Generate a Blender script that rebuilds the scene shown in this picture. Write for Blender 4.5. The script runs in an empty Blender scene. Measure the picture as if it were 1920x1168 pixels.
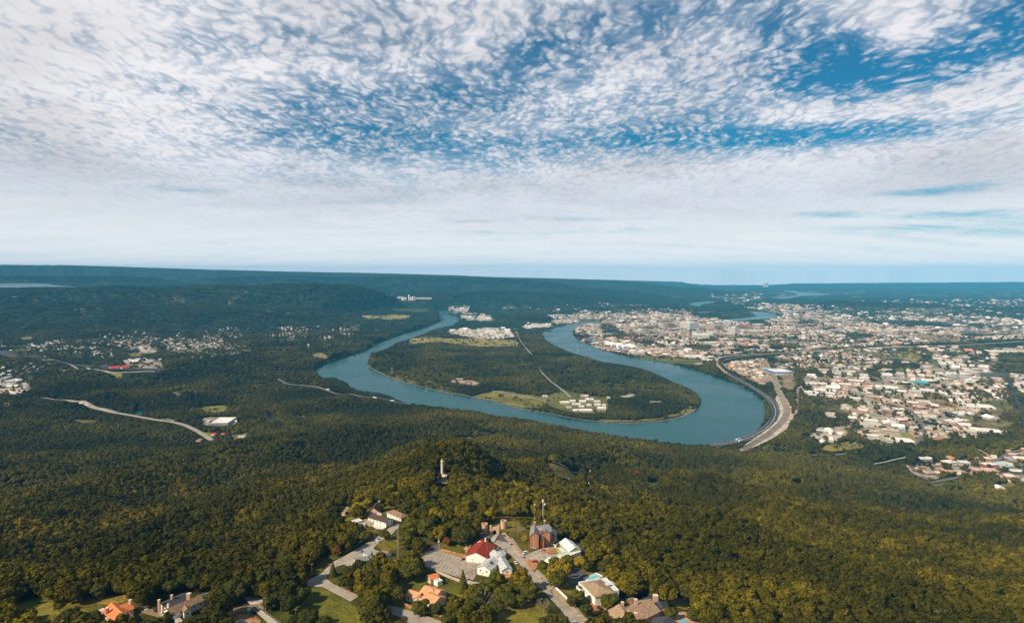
import bpy, bmesh, math, random
import numpy as np
from mathutils import Vector, Matrix
R = math.radians
rnd = random.Random(7)
rng = np.random.default_rng(11)
scene = bpy.context.scene
COL = scene.collection

# ------------------------------------------------------------------ camera
CAMZ, F, PITCH = 600.0, 1250.0, math.atan(76/1250)
cam = bpy.data.cameras.new("camera"); camo = bpy.data.objects.new("camera", cam); COL.objects.link(camo)
cam.sensor_width = 36.0; cam.lens = 36.0*F/1920.0
cam.clip_start = 1.0; cam.clip_end = 200000.0
camo.location = (0, 0, CAMZ); camo.rotation_euler = (R(90)-PITCH, 0, 0)
scene.camera = camo
scene.render.resolution_x = 1024; scene.render.resolution_y = 622

# ------------------------------------------------------------------ sun and exposure
SUN_AZ, SUN_EL = -126.0, 38.0            # azimuth clockwise from +Y, elevation
sd = Vector((math.sin(R(SUN_AZ))*math.cos(R(SUN_EL)), math.cos(R(SUN_AZ))*math.cos(R(SUN_EL)), math.sin(R(SUN_EL))))
sl = bpy.data.lights.new("sun", 'SUN'); sl.energy = 5.0; sl.angle = R(0.5); sl.color = (1.0, 0.83, 0.59)
so = bpy.data.objects.new("sun", sl); COL.objects.link(so)
so.rotation_euler = sd.to_track_quat('Z', 'Y').to_euler()
vs = scene.view_settings
vs.view_transform = 'Standard'; vs.look = 'None'; vs.exposure = 0.36; vs.gamma = 1.0; vs.use_curve_mapping = False
scene.cycles.max_bounces = 5; scene.cycles.diffuse_bounces = 2; scene.cycles.glossy_bounces = 2
scene.cycles.transmission_bounces = 2; scene.cycles.volume_bounces = 0; scene.cycles.transparent_max_bounces = 4

# ------------------------------------------------------------------ node helper
class NT:
    def __init__(s, tree): s.t = tree; s.t.nodes.clear()
    def n(s, typ, ins=None, **kw):
        nd = s.t.nodes.new(typ)
        for k, v in kw.items(): setattr(nd, k, v)
        for k, v in (ins or {}).items():
            sock = nd.inputs[k]
            if hasattr(v, 'is_linked') or isinstance(v, bpy.types.NodeSocket): s.t.links.new(v, sock)
            else: sock.default_value = v
        return nd
    def m(s, op, a, b=None, c=None, clamp=False):
        nd = s.t.nodes.new('ShaderNodeMath'); nd.operation = op; nd.use_clamp = clamp
        for i, v in enumerate((a, b, c)):
            if v is None: continue
            if isinstance(v, bpy.types.NodeSocket): s.t.links.new(v, nd.inputs[i])
            else: nd.inputs[i].default_value = v
        return nd.outputs[0]
    def ss(s, v, lo, hi, a=0.0, b=1.0):
        nd = s.n('ShaderNodeMapRange', {'Value': v, 'From Min': lo, 'From Max': hi, 'To Min': a, 'To Max': b}, interpolation_type='SMOOTHSTEP')
        return nd.outputs[0]
    def noise(s, vec, scale, detail=3.0, rough=0.5, dist=0.0):
        return s.n('ShaderNodeTexNoise', {'Vector': vec, 'Scale': scale, 'Detail': detail, 'Roughness': rough, 'Distortion': dist})
    def mix(s, f, a, b, blend='MIX'):
        nd = s.t.nodes.new('ShaderNodeMix'); nd.data_type = 'RGBA'; nd.blend_type = blend
        for sock, v in ((nd.inputs[0], f), (nd.inputs[6], a), (nd.inputs[7], b)):
            if isinstance(v, bpy.types.NodeSocket): s.t.links.new(v, sock)
            elif isinstance(v, (int, float)): sock.default_value = v
            else: sock.default_value = (*v[:3], 1)
        return nd.outputs[2]
    def ramp(s, f, stops):
        nd = s.n('ShaderNodeValToRGB', {'Fac': f}); e = nd.color_ramp.elements
        while len(e) < len(stops): e.new(0.5)
        for el, (p, c) in zip(e, stops): el.position = p; el.color = (*c, 1)
        return nd.outputs[0]

# ------------------------------------------------------------------ world: sky with a broken sheet of small clouds
world = bpy.data.worlds.new("World"); scene.world = world; world.use_nodes = True
W = NT(world.node_tree)
d = W.n('ShaderNodeTexCoord').outputs['Generated']
sep = W.n('ShaderNodeSeparateXYZ', {0: d}); dx, dy, dz = sep.outputs
sky = W.n('ShaderNodeTexSky', sky_type='NISHITA', sun_disc=False)
sky.sun_elevation = R(SUN_EL); sky.sun_rotation = R(SUN_AZ); sky.altitude = 600; sky.air_density = 1.0; sky.dust_density = 0.6; sky.ozone_density = 3.0
zz = W.m('ADD', W.m('MAXIMUM', dz, 0.0), 0.13)
px_ = W.m('DIVIDE', dx, zz); py_ = W.m('DIVIDE', dy, zz)
pl = W.n('ShaderNodeCombineXYZ', {0: px_, 1: py_}).outputs[0]
az = W.m('ARCTAN2', dx, dy); el = W.m('ARCSINE', dz)
def pxang(px, py):
    v = Vector(((px-960)/F, 1, (584-py)/F)); v.rotate(Matrix.Rotation(-PITCH, 3, 'X'))
    return math.atan2(v.x, v.y), math.atan2(v.z, math.hypot(v.x, v.y))
def blob(px, py, wpx, hpx, rot=0.0):
    a0, e0 = pxang(px, py)
    u = W.m('SUBTRACT', az, a0); v = W.m('SUBTRACT', el, e0)
    c, s_ = math.cos(R(rot)), math.sin(R(rot))
    uu = W.m('ADD', W.m('MULTIPLY', u, c), W.m('MULTIPLY', v, s_)); vv = W.m('SUBTRACT', W.m('MULTIPLY', v, c), W.m('MULTIPLY', u, s_))
    q = W.m('ADD', W.m('POWER', W.m('ABSOLUTE', W.m('DIVIDE', uu, wpx/F)), 2.0), W.m('POWER', W.m('ABSOLUTE', W.m('DIVIDE', vv, hpx/F)), 2.0))
    return W.m('EXPONENT', W.m('MULTIPLY', q, -1.0))
# openings in the cloud sheet (positive) and thick parts (negative)
acc = None
for (bx, by, bw, bh, br, amp) in [
        (760, 200, 330, 90, 12, .34), (1080, 70, 260, 60, 18, .26), (880, 285, 380, 34, -3, .28), (1420, 258, 260, 20, -2, .60), (1650, 242, 200, 16, 0, .30), (1250, 235, 200, 30, 8, .25),
        (1480, 85, 90, 50, -50, .62), (1590, 110, 60, 45, -60, .62), (1640, 134, 80, 16, 0, .60), (1850, 90, 170, 34, 8, .66), (1880, 15, 110, 40, 10, .50), (1720, 361, 100, 8, 0, .62), (1560, 402, 80, 8, 0, .42), (1830, 345, 50, 7, 0, .5),
        (340, 357, 80, 8, -3, .42), (1300, 190, 300, 60, 0, .14), (1300, 20, 260, 45, 0, .24), (1800, 402, 90, 6, 0, .4), (420, 385, 160, 6, 0, .2), (880, 412, 200, 6, 0, .28), (1120, 432, 160, 5, 0, .2), (1700, 425, 120, 7, 0, .35), (1900, 430, 80, 12, 0, .3),
        (380, 140, 160, 70, 0, .08), (60, 262, 120, 26, -8, .22), (120, 120, 260, 200, 10, -.30), (1500, 330, 400, 40, 0, -.30), (60, 380, 300, 60, 0, -.15), (1690, 45, 100, 45, -20, -.22), (1720, 195, 260, 30, 0, -.22), (1100, 170, 130, 22, 14, -.25), (900, 60, 130, 26, 28, -.16)]:
    b = W.m('MULTIPLY', blob(bx, by, bw, bh, br), amp); acc = b if acc is None else W.m('ADD', acc, b)
warp = W.noise(pl, 1.6, 4.0, 0.55)
wv = W.n('ShaderNodeVectorMath', {0: warp.outputs['Color'], 1: (0.5, 0.5, 0.5)}, operation='SUBTRACT').outputs[0]
wv = W.n('ShaderNodeVectorMath', {0: wv, 'Scale': 0.35}, operation='SCALE').outputs[0]
plw = W.n('ShaderNodeVectorMath', {0: pl, 1: wv}, operation='ADD').outputs[0]
fine = W.noise(pl, 14.0, 3.0, 0.6)
fv = W.n('ShaderNodeVectorMath', {0: W.n('ShaderNodeVectorMath', {0: fine.outputs['Color'], 1: (0.5, 0.5, 0.5)}, operation='SUBTRACT').outputs[0], 'Scale': 0.055}, operation='SCALE').outputs[0]
plf = W.n('ShaderNodeVectorMath', {0: plw, 1: fv}, operation='ADD').outputs[0]
map1 = W.n('ShaderNodeMapping', {'Vector': plf, 'Rotation': (0, 0, R(-8)), 'Scale': (1.0, 0.50, 1.0)}).outputs[0]
vor = W.n('ShaderNodeTexVoronoi', {'Vector': map1, 'Scale': 26.0, 'Smoothness': 0.55, 'Randomness': 0.9}, feature='SMOOTH_F1').outputs[0]
vor2 = W.n('ShaderNodeTexVoronoi', {'Vector': map1, 'Scale': 54.0, 'Smoothness': 0.5, 'Randomness': 1.0}, feature='SMOOTH_F1').outputs[0]
mid = W.noise(map1, 7.0, 4.0, 0.6, 0.3).outputs[0]
streak = W.noise(W.n('ShaderNodeMapping', {'Vector': plw, 'Scale': (0.3, 1.6, 1.0), 'Rotation': (0, 0, R(8))}).outputs[0], 2.2, 5.0, 0.62, 0.2).outputs[0]
big = W.noise(pl, 0.8, 4.0, 0.6).outputs[0]
wisp = W.noise(plf, 22.0, 3.0, 0.55).outputs[0]
lowf = W.ss(el, R(11.0), R(5.5))
pv_ = W.m('ADD', W.m('MULTIPLY', vor, 0.60), W.m('MULTIPLY', vor2, 0.40))
pf = W.m('SUBTRACT', 0.66, pv_)                                   # >0 in the middle of a puff
pf = W.m('ADD', pf, W.m('MULTIPLY', W.m('SUBTRACT', mid, 0.5), 0.7))
pf = W.m('ADD', pf, W.m('MULTIPLY', W.m('SUBTRACT', wisp, 0.5), 0.30))
pf = W.m('SUBTRACT', pf, W.m('MULTIPLY', acc, 0.30))
puff = W.ss(pf, -0.18, 0.38)
puff = W.m('MULTIPLY', puff, W.m('SUBTRACT', 1.0, W.m('MULTIPLY', lowf, 0.7)))
vl = W.m('ADD', W.m('MULTIPLY', W.m('SUBTRACT', big, 0.5), 0.9), W.m('MULTIPLY', W.m('SUBTRACT', streak, 0.5), 1.3))
vl = W.m('ADD', vl, W.m('MULTIPLY', W.m('SUBTRACT', mid, 0.5), 0.5))
vl = W.m('ADD', W.m('SUBTRACT', vl, W.m('MULTIPLY', acc, 1.25)), W.m('ADD', 0.50, W.m('MULTIPLY', lowf, 0.42)))
veil = W.ss(vl, -0.32, 0.92, 0.07, 0.97)
cov = W.m('SUBTRACT', 1.0, W.m('MULTIPLY', W.m('SUBTRACT', 1.0, veil), W.m('SUBTRACT', 1.0, W.m('MULTIPLY', puff, 0.80))), clamp=True)
thick = W.m('MULTIPLY', W.m('ADD', puff, W.m('MULTIPLY', veil, 0.5)), 0.72, clamp=True)
ccol = W.mix(thick, (0.30, 0.40, 0.53), (0.79, 0.775, 0.80))
sh_ = W.m('ADD', W.noise(pl, 1.1, 4.0, 0.6).outputs[0], W.m('MULTIPLY', blob(40, 262, 150, 40, -8), -0.25))
sh_ = W.m('ADD', sh_, W.m('MULTIPLY', blob(60, 60, 260, 90, 0), -0.10))
shade = W.ss(sh_, 0.30, 0.62, 0.80, 1.0)
ccol = W.mix(1.0, ccol, W.n('ShaderNodeCombineColor', {0: shade, 1: shade, 2: shade}).outputs[0], 'MULTIPLY')
hz = W.ss(el, R(9), R(1))
ccol = W.mix(W.m('MULTIPLY', hz, 0.85), ccol, W.mix(streak, (0.64, 0.72, 0.78), (0.90, 0.88, 0.865)))
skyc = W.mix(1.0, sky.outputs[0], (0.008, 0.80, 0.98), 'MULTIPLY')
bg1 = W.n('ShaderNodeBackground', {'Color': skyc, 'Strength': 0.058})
bg2 = W.n('ShaderNodeBackground', {'Color': ccol, 'Strength': 0.91})
cov = W.m('MULTIPLY', cov, W.ss(el, R(27), R(44), 1.0, 0.12))  # clouds thinned overhead, outside the frame, to weaken the sky's fill light
cov = W.m('MAXIMUM', cov, W.ss(el, R(5.0), R(1.2), 0.0, 0.92))
ccol2 = W.mix(W.ss(el, R(-1.3), R(-3.0)), ccol, (0.10, 0.14, 0.15))
W.t.links.new(ccol2, bg2.inputs['Color'])
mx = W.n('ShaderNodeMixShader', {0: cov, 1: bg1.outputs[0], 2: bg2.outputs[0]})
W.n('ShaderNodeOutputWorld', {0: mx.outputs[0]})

# ------------------------------------------------------------------ projection helpers (pixels of the 1920 x 1168 photograph <-> ground)
CP, SP = math.cos(PITCH), math.sin(PITCH)
def ray(px, py):
    x = (np.asarray(px, float)-960)/F; y = (584-np.asarray(py, float))/F
    return x, CP + y*SP, y*CP - SP                     # X, Y, Z of the ray
def ground(px, py, z=0.0):
    x, y, zz_ = ray(px, py); t = (z-CAMZ)/zz_
    return x*t, y*t
def proj(X, Y, Z):
    Z = Z-CAMZ
    dpt = Y*CP - Z*SP; up = Y*SP + Z*CP
    dpt = np.maximum(dpt, 1.0)
    return 960+F*X/dpt, 584-F*up/dpt
def inpoly(px, py, poly):
    px = np.asarray(px); py = np.asarray(py); ins = np.zeros(px.shape, bool)
    p = np.asarray(poly, float)
    bb = (px >= p[:, 0].min()) & (px <= p[:, 0].max()) & (py >= p[:, 1].min()) & (py <= p[:, 1].max())
    if not bb.any(): return ins
    qx, qy = px[bb], py[bb]; r = np.zeros(qx.shape, bool); n = len(p)
    for i in range(n):
        x1, y1 = p[i]; x2, y2 = p[(i+1) % n]
        if y1 == y2: continue
        c = ((y1 > qy) != (y2 > qy)) & (qx < (x2-x1)*(qy-y1)/(y2-y1)+x1)
        r ^= c
    ins[bb] = r
    return ins
def _h(ix, iy, seed):
    n = (ix.astype(np.int64)*374761393 + iy.astype(np.int64)*668265263 + seed*1442695040888963) & 0x7fffffff
    n = ((n ^ (n >> 13))*1274126177) & 0x7fffffff
    return ((n ^ (n >> 16)) & 0xffff)/65535.0
def vnoise(x, y, seed=0):
    ix = np.floor(x); iy = np.floor(y); fx = x-ix; fy = y-iy
    fx = fx*fx*(3-2*fx); fy = fy*fy*(3-2*fy)
    a = _h(ix, iy, seed); b = _h(ix+1, iy, seed); c = _h(ix, iy+1, seed); e = _h(ix+1, iy+1, seed)
    return (a*(1-fx)+b*fx)*(1-fy)+(c*(1-fx)+e*fx)*fy
def fbm(x, y, seed=0, oct=4):
    s = 0; a = 0.5
    for i in range(oct):
        s = s + a*vnoise(x*2**i, y*2**i, seed+i*17); a *= 0.5
    return s/(1-0.5**oct)
def sstep(x, a, b):
    t = np.clip((x-a)/(b-a), 0, 1); return t*t*(3-2*t)

# ------------------------------------------------------------------ terrain
# points of the near mountain: pixel, height
MT = [(-200,800,0),(-100,830,5),(0,815,3),(100,835,6),(200,835,3),(300,840,6),(420,832,5),(500,795,3),(560,775,2),(650,765,2),(760,768,4),(850,772,4),(950,784,4),(1050,802,4),(1150,822,4),
 (1250,838,4),(1330,846,6),(1400,858,10),(1530,862,10),(1620,872,12),(1690,900,15),(1760,928,15),(1850,940,15),(1920,950,15),(2050,975,15),(2200,1000,20),
 (-200,900,110),(0,870,55),(0,930,125),(0,1000,200),(0,1060,262),(0,1100,300),(-150,1040,250),(-200,1168,300),
 (150,900,100),(150,1000,215),(150,1080,290),(300,880,75),(300,940,165),(300,1010,240),(300,1070,300),
 (420,1000,240),(450,1050,295),(500,850,105),(500,900,185),(500,960,245),(540,1010,300),(600,960,275),(620,930,245),
 (640,800,45),(640,860,140),(700,820,85),(700,880,190),(700,915,255),(760,790,40),(760,850,165),(760,880,240),(830,800,85),(840,836,322),(790,862,300),(890,846,312),(830,852,324),
 (900,800,55),(930,872,288),(1000,820,55),(1000,860,165),(1000,900,240),(1050,940,285),(1100,850,90),(1100,900,200),(1150,970,270),
 (1200,860,75),(1200,910,165),(1250,1010,295),(1300,880,75),(1300,950,205),(1380,1060,315),(1400,900,80),(1400,980,220),(1500,900,60),(1500,960,170),(1500,1040,270),(1500,1130,335),
 (1600,930,90),(1600,1000,210),(1650,1090,315),(1750,970,90),(1750,1030,210),(1780,1120,315),(1900,990,80),(1900,1050,215),(1900,1120,310),(1900,1168,340),(2100,1050,200),(2100,1168,330),
 # plateau
 (-100,1175,342),(0,1150,340),(100,1130,345),(60,1168,350),(220,1110,346),(220,1160,350),(350,1130,350),(350,1168,352),(450,1105,350),(480,1168,353),(560,1080,350),(600,1150,352),(640,1040,350),(655,985,342),
 (700,960,340),(730,1020,350),(730,1100,352),(740,940,330),(790,900,310),(830,905,316),(870,885,300),(850,960,335),(860,1040,351),(860,1110,353),(900,920,314),(920,985,345),(960,950,322),(960,1040,352),
 (1000,985,342),(1010,1018,350),(1060,1015,340),(1085,1050,347),(1000,1100,353),(1100,1110,350),(1170,1090,343),(1200,1150,350),(1290,1168,352),(1320,1130,340),(1000,1168,355),(800,1168,354),(1400,1168,345)]
_mx, _my, _mz = [], [], []
for a, b, z in MT:
    X, Y = ground(a, b, z); _mx.append(X); _my.append(Y); _mz.append(z)
# behind the camera the plateau goes on
for X, Y, z in [(-140, 1230, 245), (-60, 1230, 225), (-220, 1220, 215), (-135, 1420, 175), (-300, 150, 352), (0, 200, 356), (300, 150, 352), (0, -300, 360), (-700, -300, 200), (700, -300, 220), (-700, 200, 230), (620, 200, 230), (0, -900, 360), (1300, 0, 10), (-1500, 0, 10), (-2300, 900, 0), (1900, 700, 10), (-900, -900, 100), (900, -900, 100)]:
    _mx.append(X); _my.append(Y); _mz.append(z)
_mx = np.array(_mx)/1000; _my = np.array(_my)/1000; _mz = np.array(_mz)
_n = len(_mx)
_D = np.hypot(_mx[:, None]-_mx[None], _my[:, None]-_my[None])
_A = np.zeros((_n+3, _n+3)); _A[:_n, :_n] = -np.sqrt(_D*_D+0.0016) + 0.004*np.eye(_n)
_A[:_n, _n] = 1; _A[:_n, _n+1] = _mx; _A[:_n, _n+2] = _my; _A[_n:, :_n] = _A[:_n, _n:].T
_w = np.linalg.solve(_A, np.concatenate([_mz, [0, 0, 0]]))
def h_mount(X, Y):
    x = X/1000; y = Y/1000; s = _w[_n]+_w[_n+1]*x+_w[_n+2]*y
    for i in range(_n): s = s - _w[i]*np.sqrt((x-_mx[i])**2+(y-_my[i])**2+0.0016)
    return s
def foot(X):      # distance at which the near mountain ends
    return np.interp(X, [-3500,-2300,-1800,-1300,-900,-500,0,500,900,1200,1600,1900,2400], [2000,2350,2450,2450,2900,2950,2750,2500,2350,2200,1900,1700,1500])
# far ridges: (crest polyline in pixel, height m, crest pixel row fixes distance) built as long hills across the view
def crestdist(py, h):
    x, y, z = ray(960, py); return y*(h-CAMZ)/z
RIDGES = [ # world polylines X, Y, height, half width ; filled below
]
def addridge(pts, wid, seed, rough=0.12, asym=1.0):
    RIDGES.append((np.array(pts, float), wid, seed, rough, asym))
def P(px, Y, h): # crest point at column px, distance Y
    return ((px-960)/F*Y, Y, h)
# near plateau ridge on the other side of the valley
addridge([P(-350,8300,366),P(0,8300,366),P(120,8400,372),P(200,8450,398),P(300,8500,405),P(335,8300,350),P(380,8600,400),P(480,8800,425),P(620,8800,432),P(660,8600,300),P(690,8500,90)], 1900, 1, .30)
addridge([P(-300,6800,250),P(0,6900,260),P(100,7000,270),P(250,7000,220),P(420,7400,215),P(560,7300,190),P(640,7000,90)], 1300, 9, .16)
addridge([P(-400,13200,470),P(0,13000,490),P(100,13200,495),P(250,13000,480),P(320,12600,380),P(352,12300,200),P(380,12000,20)], 1700, 2, .12)
addridge([P(345,13500,150),P(400,14000,440),P(520,14500,490),P(700,14500,470),P(840,14000,460),P(950,14000,440),P(1040,14000,360),P(1100,14000,240)], 2200, 3, .14)
addridge([P(-400,17000,765),P(0,17000,758),P(150,17000,736),P(350,17000,652),P(480,17000,602),P(600,17000,566),P(700,17000,543),P(850,17000,490),P(960,17000,424),P(1080,17000,394),P(1180,17000,340),P(1270,17000,190)], 2500, 4, .05)
addridge([P(-400,24000,640),P(300,24000,600),P(700,25000,470),P(1000,26000,330),P(1250,26000,190)], 2200, 5, .04)
addridge([P(700,10800,60),P(760,11000,230),P(900,11300,260),P(1000,11800,240),P(1080,12500,190),P(1150,13000,100)], 1600, 6, .25)
addridge([P(1040,9000,20),P(1120,9300,90),P(1240,9800,80),P(1380,9500,20)], 700, 7, .4)
addridge([P(1480,11000,20),P(1560,10800,110),P(1640,10200,120),P(1760,9700,110),P(1840,9500,60),P(1960,9400,90),P(2100,9400,90)], 900, 8, .4)
addridge([P(1500,26000,110),P(1700,26000,140),P(1900,26000,170),P(2200,26000,160)], 1500, 10, .2)
addridge([P(900,7400,0),P(960,7800,70),P(1060,8200,60),P(1120,8300,0)], 500, 12, .4)
def h_far(X, Y):
    H = np.zeros(X.shape)
    for pts, wid, seed, rough, asym in RIDGES:
        best = np.full(X.shape, 1e9); hh = np.zeros(X.shape)
        for i in range(len(pts)-1):
            ax, ay, ah = pts[i]; bx, by, bh = pts[i+1]
            vx, vy = bx-ax, by-ay; L = vx*vx+vy*vy
            t = np.clip(((X-ax)*vx+(Y-ay)*vy)/L, 0, 1)
            dd = np.hypot(X-ax-t*vx, Y-ay-t*vy); mk = dd < best
            best = np.where(mk, dd, best); hh = np.where(mk, ah+(bh-ah)*t, hh)
        m = best < wid*1.6
        if not m.any(): continue
        nz = np.zeros(X.shape); nz[m] = fbm(X[m]/650+seed*9, Y[m]/650, seed, 4)-0.5
        dw = best + nz*wid*0.55
        prof = 1-sstep(dw, wid*0.10, wid*1.0)
        H = np.maximum(H, hh*prof*(1-rough*0.5*(1-prof)) + nz*hh*rough*prof)
    return H
def terr(X, Y, rel=None):
    X = np.asarray(X, float); Y = np.asarray(Y, float); H = np.zeros(X.shape)
    f = foot(X); m = Y < f+150
    if m.any():
        hm = np.clip(h_mount(X[m], Y[m]), 0, None)
        xm, ym = X[m], Y[m]; wt = sstep(hm, 12, 90)*(1-sstep(hm, 285, 325))*sstep(ym, 500, 800); hm = hm+wt*((fbm(xm/210+3, ym/330, 41, 3)-0.5)*95+(fbm(xm/80, ym/120, 42, 2)-.5)*22)
        hm = hm*(1-sstep(Y[m], f[m]-80, f[m]+150))
        H[m] = hm
    m = (Y > 4800)
    if m.any(): H[m] = np.maximum(H[m], h_far(X[m], Y[m]))
    m = (Y > 2000) & (H < 40)
    if m.any():
        lump = (fbm(X[m]/420, Y[m]/420, 33, 3)-0.45)*26*sstep(Y[m], 4200, 7000)
        H[m] = np.maximum(H[m], np.clip(lump, 0, 40))
    m = (X < -250) & (Y > 2450) & (Y < 6500) & (H < 40)
    if m.any():
        w_ = sstep(-X[m], 350, 900)*sstep(Y[m], 2600, 3000)*(1-sstep(Y[m], 5500, 6500))
        H[m] = H[m]+np.clip((fbm(X[m]/520+7, Y[m]/380, 91, 3)-0.42)*170, 0, 60)*w_
    if 'WETD' in globals():
        m = (Y > 2300)
        if m.any():
            a, b = proj(X[m], Y[m], np.zeros(m.sum())); h_ = H[m]; f_ = WETD[np.clip((b-MY0).astype(int), 0, MH-1), np.clip((a-MX0).astype(int), 0, MW-1)]
            H[m] = np.where((b > MY0), h_*(1-f_*(1-sstep(h_, 50, 130))), h_)
    return H
def hit(px, py, lift=0.0):
    """where the line of sight through a pixel meets the terrain"""
    x, y, z = ray(px, py); x, y, z = (np.atleast_1d(v) for v in (x, y, z))
    t = np.full(np.broadcast(x, y, z).shape, 330.0); x = np.broadcast_to(x, t.shape); y = np.broadcast_to(y, t.shape); z = np.broadcast_to(z, t.shape)
    done = np.zeros(t.shape, bool); last = t.copy()
    for i in range(420):
        H = terr(x*t, y*t); g = CAMZ+z*t-H
        done |= g < 0
        if done.all(): break
        last = np.where(done, last, t); t = np.where(done, t, t+np.maximum(3.0, g*0.5)*1.0)
        if t.min() > 60000: break
    lo, hi = last, t
    for i in range(18):
        mid = (lo+hi)/2; g = CAMZ+z*mid-terr(x*mid, y*mid)
        lo = np.where(g > 0, mid, lo); hi = np.where(g > 0, hi, mid)
    X, Y = x*hi, y*hi
    return X, Y, terr(X, Y)+lift
ORD = 'first second third fourth fifth sixth seventh eighth ninth tenth eleventh twelfth thirteenth fourteenth fifteenth sixteenth seventeenth eighteenth nineteenth twentieth'.split()
ORD += ['twenty-'+x for x in ORD[:9]]+['thirtieth']+['thirty-'+x for x in ORD[:9]]+['fortieth']+['forty-'+x for x in ORD[:9]]+['fiftieth']+['fifty-'+x for x in ORD[:9]]+['sixtieth']
# ------------------------------------------------------------------ object helpers
def tag(o, label=None, cat=None, group=None, kind=None):
    if label: o['label'] = label
    if cat: o['category'] = cat
    if group: o['group'] = group
    if kind: o['kind'] = kind
    return o
def meshobj(name, verts, faces, mat=None, parent=None, smooth=False):
    me = bpy.data.meshes.new(name)
    verts = np.asarray(verts, np.float32)
    if isinstance(faces, np.ndarray) and faces.ndim == 2:
        nf, k = faces.shape
        me.vertices.add(len(verts)); me.vertices.foreach_set('co', verts.ravel())
        me.loops.add(nf*k); me.loops.foreach_set('vertex_index', faces.astype(np.int32).ravel())
        me.polygons.add(nf); me.polygons.foreach_set('loop_start', np.arange(0, nf*k, k, dtype=np.int32))
        me.update(calc_edges=True)
    else:
        me.from_pydata([tuple(map(float, v)) for v in verts], [], [tuple(int(i) for i in f) for f in faces]); me.update()
    if smooth: me.polygons.foreach_set('use_smooth', np.ones(len(me.polygons), bool))
    if mat is not None: me.materials.append(mat)
    o = bpy.data.objects.new(name, me); COL.objects.link(o)
    if parent is not None: o.parent = parent
    return o
def setcol(me, cols, name='cover'):
    a = me.color_attributes.new(name, 'FLOAT_COLOR', 'POINT')
    c = np.ones((len(me.vertices), 4), np.float32); c[:, :3] = cols
    a.data.foreach_set('color', c.ravel())

# ------------------------------------------------------------------ materials
MATS = {}
def mat(name, col, rough=0.85, var=0.15, scale=1.0, spec=0.2, metal=0.0, bump=0.0, col2=None, coord='Object'):
    if name in MATS: return MATS[name]
    m = bpy.data.materials.new(name); m.use_nodes = True; t = NT(m.node_tree)
    v = t.n('ShaderNodeTexCoord').outputs['Object'] if coord == 'Object' else t.n('ShaderNodeNewGeometry').outputs['Position']
    nz = t.noise(v, scale, 5.0, 0.6).outputs[0]
    c2 = col2 or tuple(c*(1-2*var) for c in col)
    c1 = tuple(min(1, c*(1+var)) for c in col)
    base = t.mix(t.ss(nz, 0.3, 0.7), c2, c1)
    ins = {'Base Color': base, 'Roughness': rough, 'Specular IOR Level': spec, 'Metallic': metal}
    if bump:
        ins['Normal'] = t.n('ShaderNodeBump', {'Height': nz, 'Strength': bump, 'Distance': 0.3}).outputs[0]
    b = t.n('ShaderNodeBsdfPrincipled', ins)
    t.n('ShaderNodeOutputMaterial', {0: b.outputs[0]}); MATS[name] = m; return m

def ground_material():
    m = bpy.data.materials.new('ground'); m.use_nodes = True; t = NT(m.node_tree)
    pos = t.n('ShaderNodeNewGeometry').outputs['Position']
    c = t.n('ShaderNodeVertexColor', layer_name='cover').outputs[0]
    n1 = t.noise(pos, 0.06, 5.0, 0.65).outputs[0]; n2 = t.noise(pos, 0.009, 5.0, 0.6).outputs[0]; n3 = t.noise(pos, 0.6, 3.0, 0.6).outputs[0]
    f = t.m('MULTIPLY', t.ss(n1, 0.25, 0.75, 0.62, 1.38), t.ss(n2, 0.25, 0.75, 0.72, 1.28)); f = t.m('MULTIPLY', f, t.ss(n3, 0.25, 0.75, 0.8, 1.2))
    c = t.mix(1.0, c, t.n('ShaderNodeCombineColor', {0: f, 1: f, 2: f}).outputs[0], 'MULTIPLY')
    bp = t.n('ShaderNodeBump', {'Height': n1, 'Strength': 0.7, 'Distance': 6.0}).outputs[0]
    b = t.n('ShaderNodeBsdfPrincipled', {'Base Color': c, 'Roughness': 0.95, 'Specular IOR Level': 0.05, 'Normal': bp})
    t.n('ShaderNodeOutputMaterial', {0: b.outputs[0]}); return m
def water_material(name='river_water', bump=.35, deep=(0.004, 0.052, 0.052)):
    m = bpy.data.materials.new(name); m.use_nodes = True; t = NT(m.node_tree)
    pos = t.n('ShaderNodeNewGeometry').outputs['Position']
    mp = t.n('ShaderNodeMapping', {'Vector': pos, 'Scale': (1, 0.5, 1)}).outputs[0]
    n1 = t.noise(mp, 0.09, 4.0, 0.65).outputs[0]
    n2 = t.noise(pos, 0.0035, 4.0, 0.6).outputs[0]
    c = t.mix(t.ss(n2, 0.3, 0.7), deep, tuple(x*1.5 for x in deep))
    bp = t.n('ShaderNodeBump', {'Height': n1, 'Strength': bump, 'Distance': 2.0}).outputs[0]
    b = t.n('ShaderNodeBsdfPrincipled', {'Base Color': c, 'Roughness': t.ss(n2, 0.3, 0.7, 0.20, 0.34), 'Specular IOR Level': 0.36, 'IOR': 1.33, 'Normal': bp})
    t.n('ShaderNodeOutputMaterial', {0: b.outputs[0]}); return m
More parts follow.
